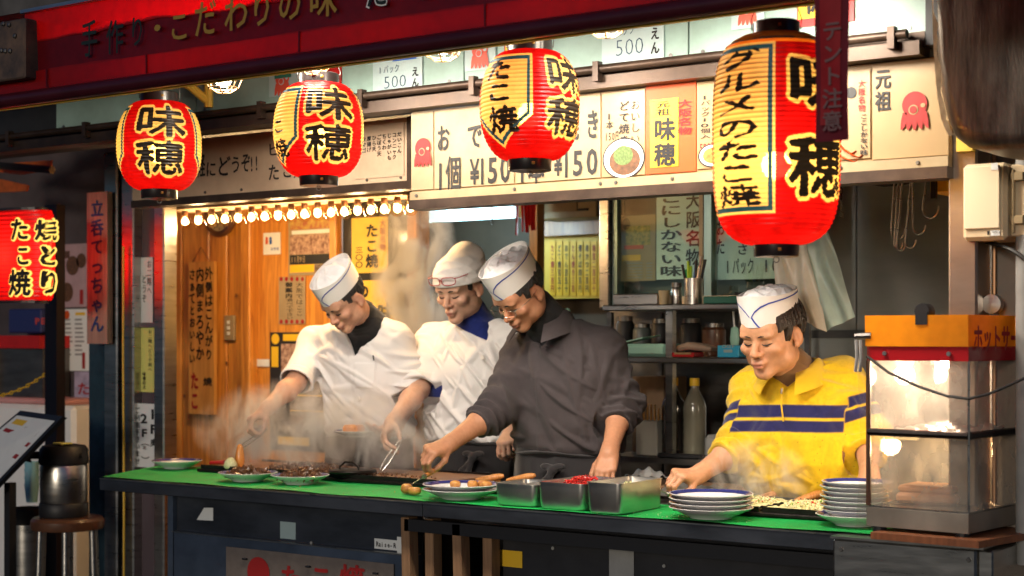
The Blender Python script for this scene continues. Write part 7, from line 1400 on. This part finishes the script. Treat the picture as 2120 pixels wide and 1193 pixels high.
def dress4(t, J, T, M, sc, body):
    undershirt(t, J, T, body, 'cloth_brown', .066, .62)
    shirt(t, J, body, 'fleece_yellow', {'R': ('long', .42), 'L': ('long', .5)}, 'fleece', h=.0034, seed=21, amp=.016, dirs=[(.5, .2, 1.0), (1, .2, .3), (.8, .1, -.8)], arm=(.072, .066), cuff=.004, neck=.072, vneck=(at(1622, 800, .58).x, at(1622, 802, .58).z, .055, J['neckbase'][2]), tone=tone4, bunch=.012, dfreq=21)
    o = collar(t, np.array(J['neckbase']) + np.array([0, -.004, .004]), 'yellow_cloth', .070, .118, .05, -.03, 26, .045, lean=(0, -.15))
    zt, zb = at(1622, 802, .57), at(1626, 872, .56); MB(wloc(t)).tube([(zt.x, .566, zt.z), (zt.x + .002, .55, (zt.z + zb.z) / 2), (zb.x + .002, .541, zb.z)], .0045, 6, flat=.5).build('zip', 'yellow_cloth', t); MB(wloc(t)).tube([(zt.x, .558, zt.z - .004), (zt.x + .001, .553, zt.z - .02)], .0035, 6).build('zip_pull', 'steel', t)
    hair_mesh(t, J['skull'], M, sc, 'hair_brown', hd4['wide'], .012, .010, seed=9); face_bits(t, T, sc, hd4['wide'], heavy=.7); paper_hat(t, T, M, sc * 1.0, hgt=.080); trousers(t, J, body)
    MB(wloc(t)).tube([(.668 + .19 * math.cos(a), .73 + .145 * math.sin(a), .978) for a in np.linspace(0, 6.2832, 30)], .014, 8).build('belt', 'cloth_black', t, True)
cloth_mat('yellow_cloth', (.64, .41, .009), .92, .2, .4, 1100, .04)
hd4 = dict(rot=(14, -5, 0), sc=1.06, tone=(.53, .27, .15), jaw=1.10, wide=1.06, lid=1.1)
person('man in yellow jumper with navy stripes and paper cap at the right', J, hd4, B4, dress4)
k = grip(J4); tp = at(1368, 1016, .27); dd = (k - tp).normalized(); pick('steel pick with wooden handle held by the yellow jumper man', k + dd * .045, k - dd * .035, tp)
# ================================================================== STEAM
def steam(name, label, c, s, dens, scale, seed, lo=.45, hi=.8, fall=1.0):
    """rising kitchen steam: noise density that thins out towards the edges of its box"""
    m = bpy.data.materials.new('steam'); m.use_nodes = True; t = m.node_tree; t.nodes.clear(); L = t.links.new
    tc = t.nodes.new('ShaderNodeTexCoord'); mp = t.nodes.new('ShaderNodeMapping'); mp.inputs['Location'].default_value = (seed * 3.1, seed * 1.7, seed); mp.inputs['Scale'].default_value = (scale, scale, scale * .6)
    n = t.nodes.new('ShaderNodeTexNoise'); n.inputs['Scale'].default_value = 1; n.inputs['Detail'].default_value = 4; n.inputs['Roughness'].default_value = .6; n.inputs['Distortion'].default_value = .9
    L(tc.outputs['Object'], mp.inputs[0]); L(mp.outputs[0], n.inputs['Vector'])
    mr = t.nodes.new('ShaderNodeMapRange'); mr.inputs[1].default_value = lo; mr.inputs[2].default_value = hi; mr.inputs[3].default_value = 0; mr.inputs[4].default_value = 1; L(n.outputs['Fac'], mr.inputs[0])
    gr = t.nodes.new('ShaderNodeVectorMath'); gr.operation = 'MULTIPLY'; gr.inputs[1].default_value = (2 / s[0], 2 / s[1], 2 / s[2]); L(tc.outputs['Object'], gr.inputs[0])
    ln = t.nodes.new('ShaderNodeVectorMath'); ln.operation = 'LENGTH'; L(gr.outputs[0], ln.inputs[0])
    f = t.nodes.new('ShaderNodeMapRange'); f.inputs[1].default_value = 1.0; f.inputs[2].default_value = .25; f.inputs[3].default_value = 0; f.inputs[4].default_value = dens; L(ln.outputs['Value'], f.inputs[0])
    mu = t.nodes.new('ShaderNodeMath'); mu.operation = 'MULTIPLY'; L(mr.outputs[0], mu.inputs[0]); L(f.outputs[0], mu.inputs[1])
    v = t.nodes.new('ShaderNodeVolumePrincipled'); v.inputs['Color'].default_value = (.95, .95, .95, 1); v.inputs['Anisotropy'].default_value = .2; L(mu.outputs[0], v.inputs['Density'])
    o = t.nodes.new('ShaderNodeOutputMaterial'); L(v.outputs[0], o.inputs['Volume']); MT[m.name] = m
    b = MB(c); b.box(c[0] - s[0] / 2, c[0] + s[0] / 2, c[1] - s[1] / 2, c[1] + s[1] / 2, c[2] - s[2] / 2, c[2] + s[2] / 2); ob = b.build(name, m); tag(ob, label, 'steam', kind='stuff'); return ob
steam('steam', 'steam drifting over the wide griddle in front of the white coat cooks', (-1.30, .52, 1.13), (1.35, .36, .46), 34, 10, 1, .45, .68)
p = at(858, 560, 1.22); steam('steam', 'tall steam plume rising between the two white coat cooks', (p.x, 1.22, 1.74), (.46, .24, 1.0), 75, 7.5, 4, .43, .64)
steam('steam', 'wisp of steam over the batter irons of the yellow jumper man', (.60, .47, 1.06), (.42, .18, .26), 26, 14, 7, .46, .68)
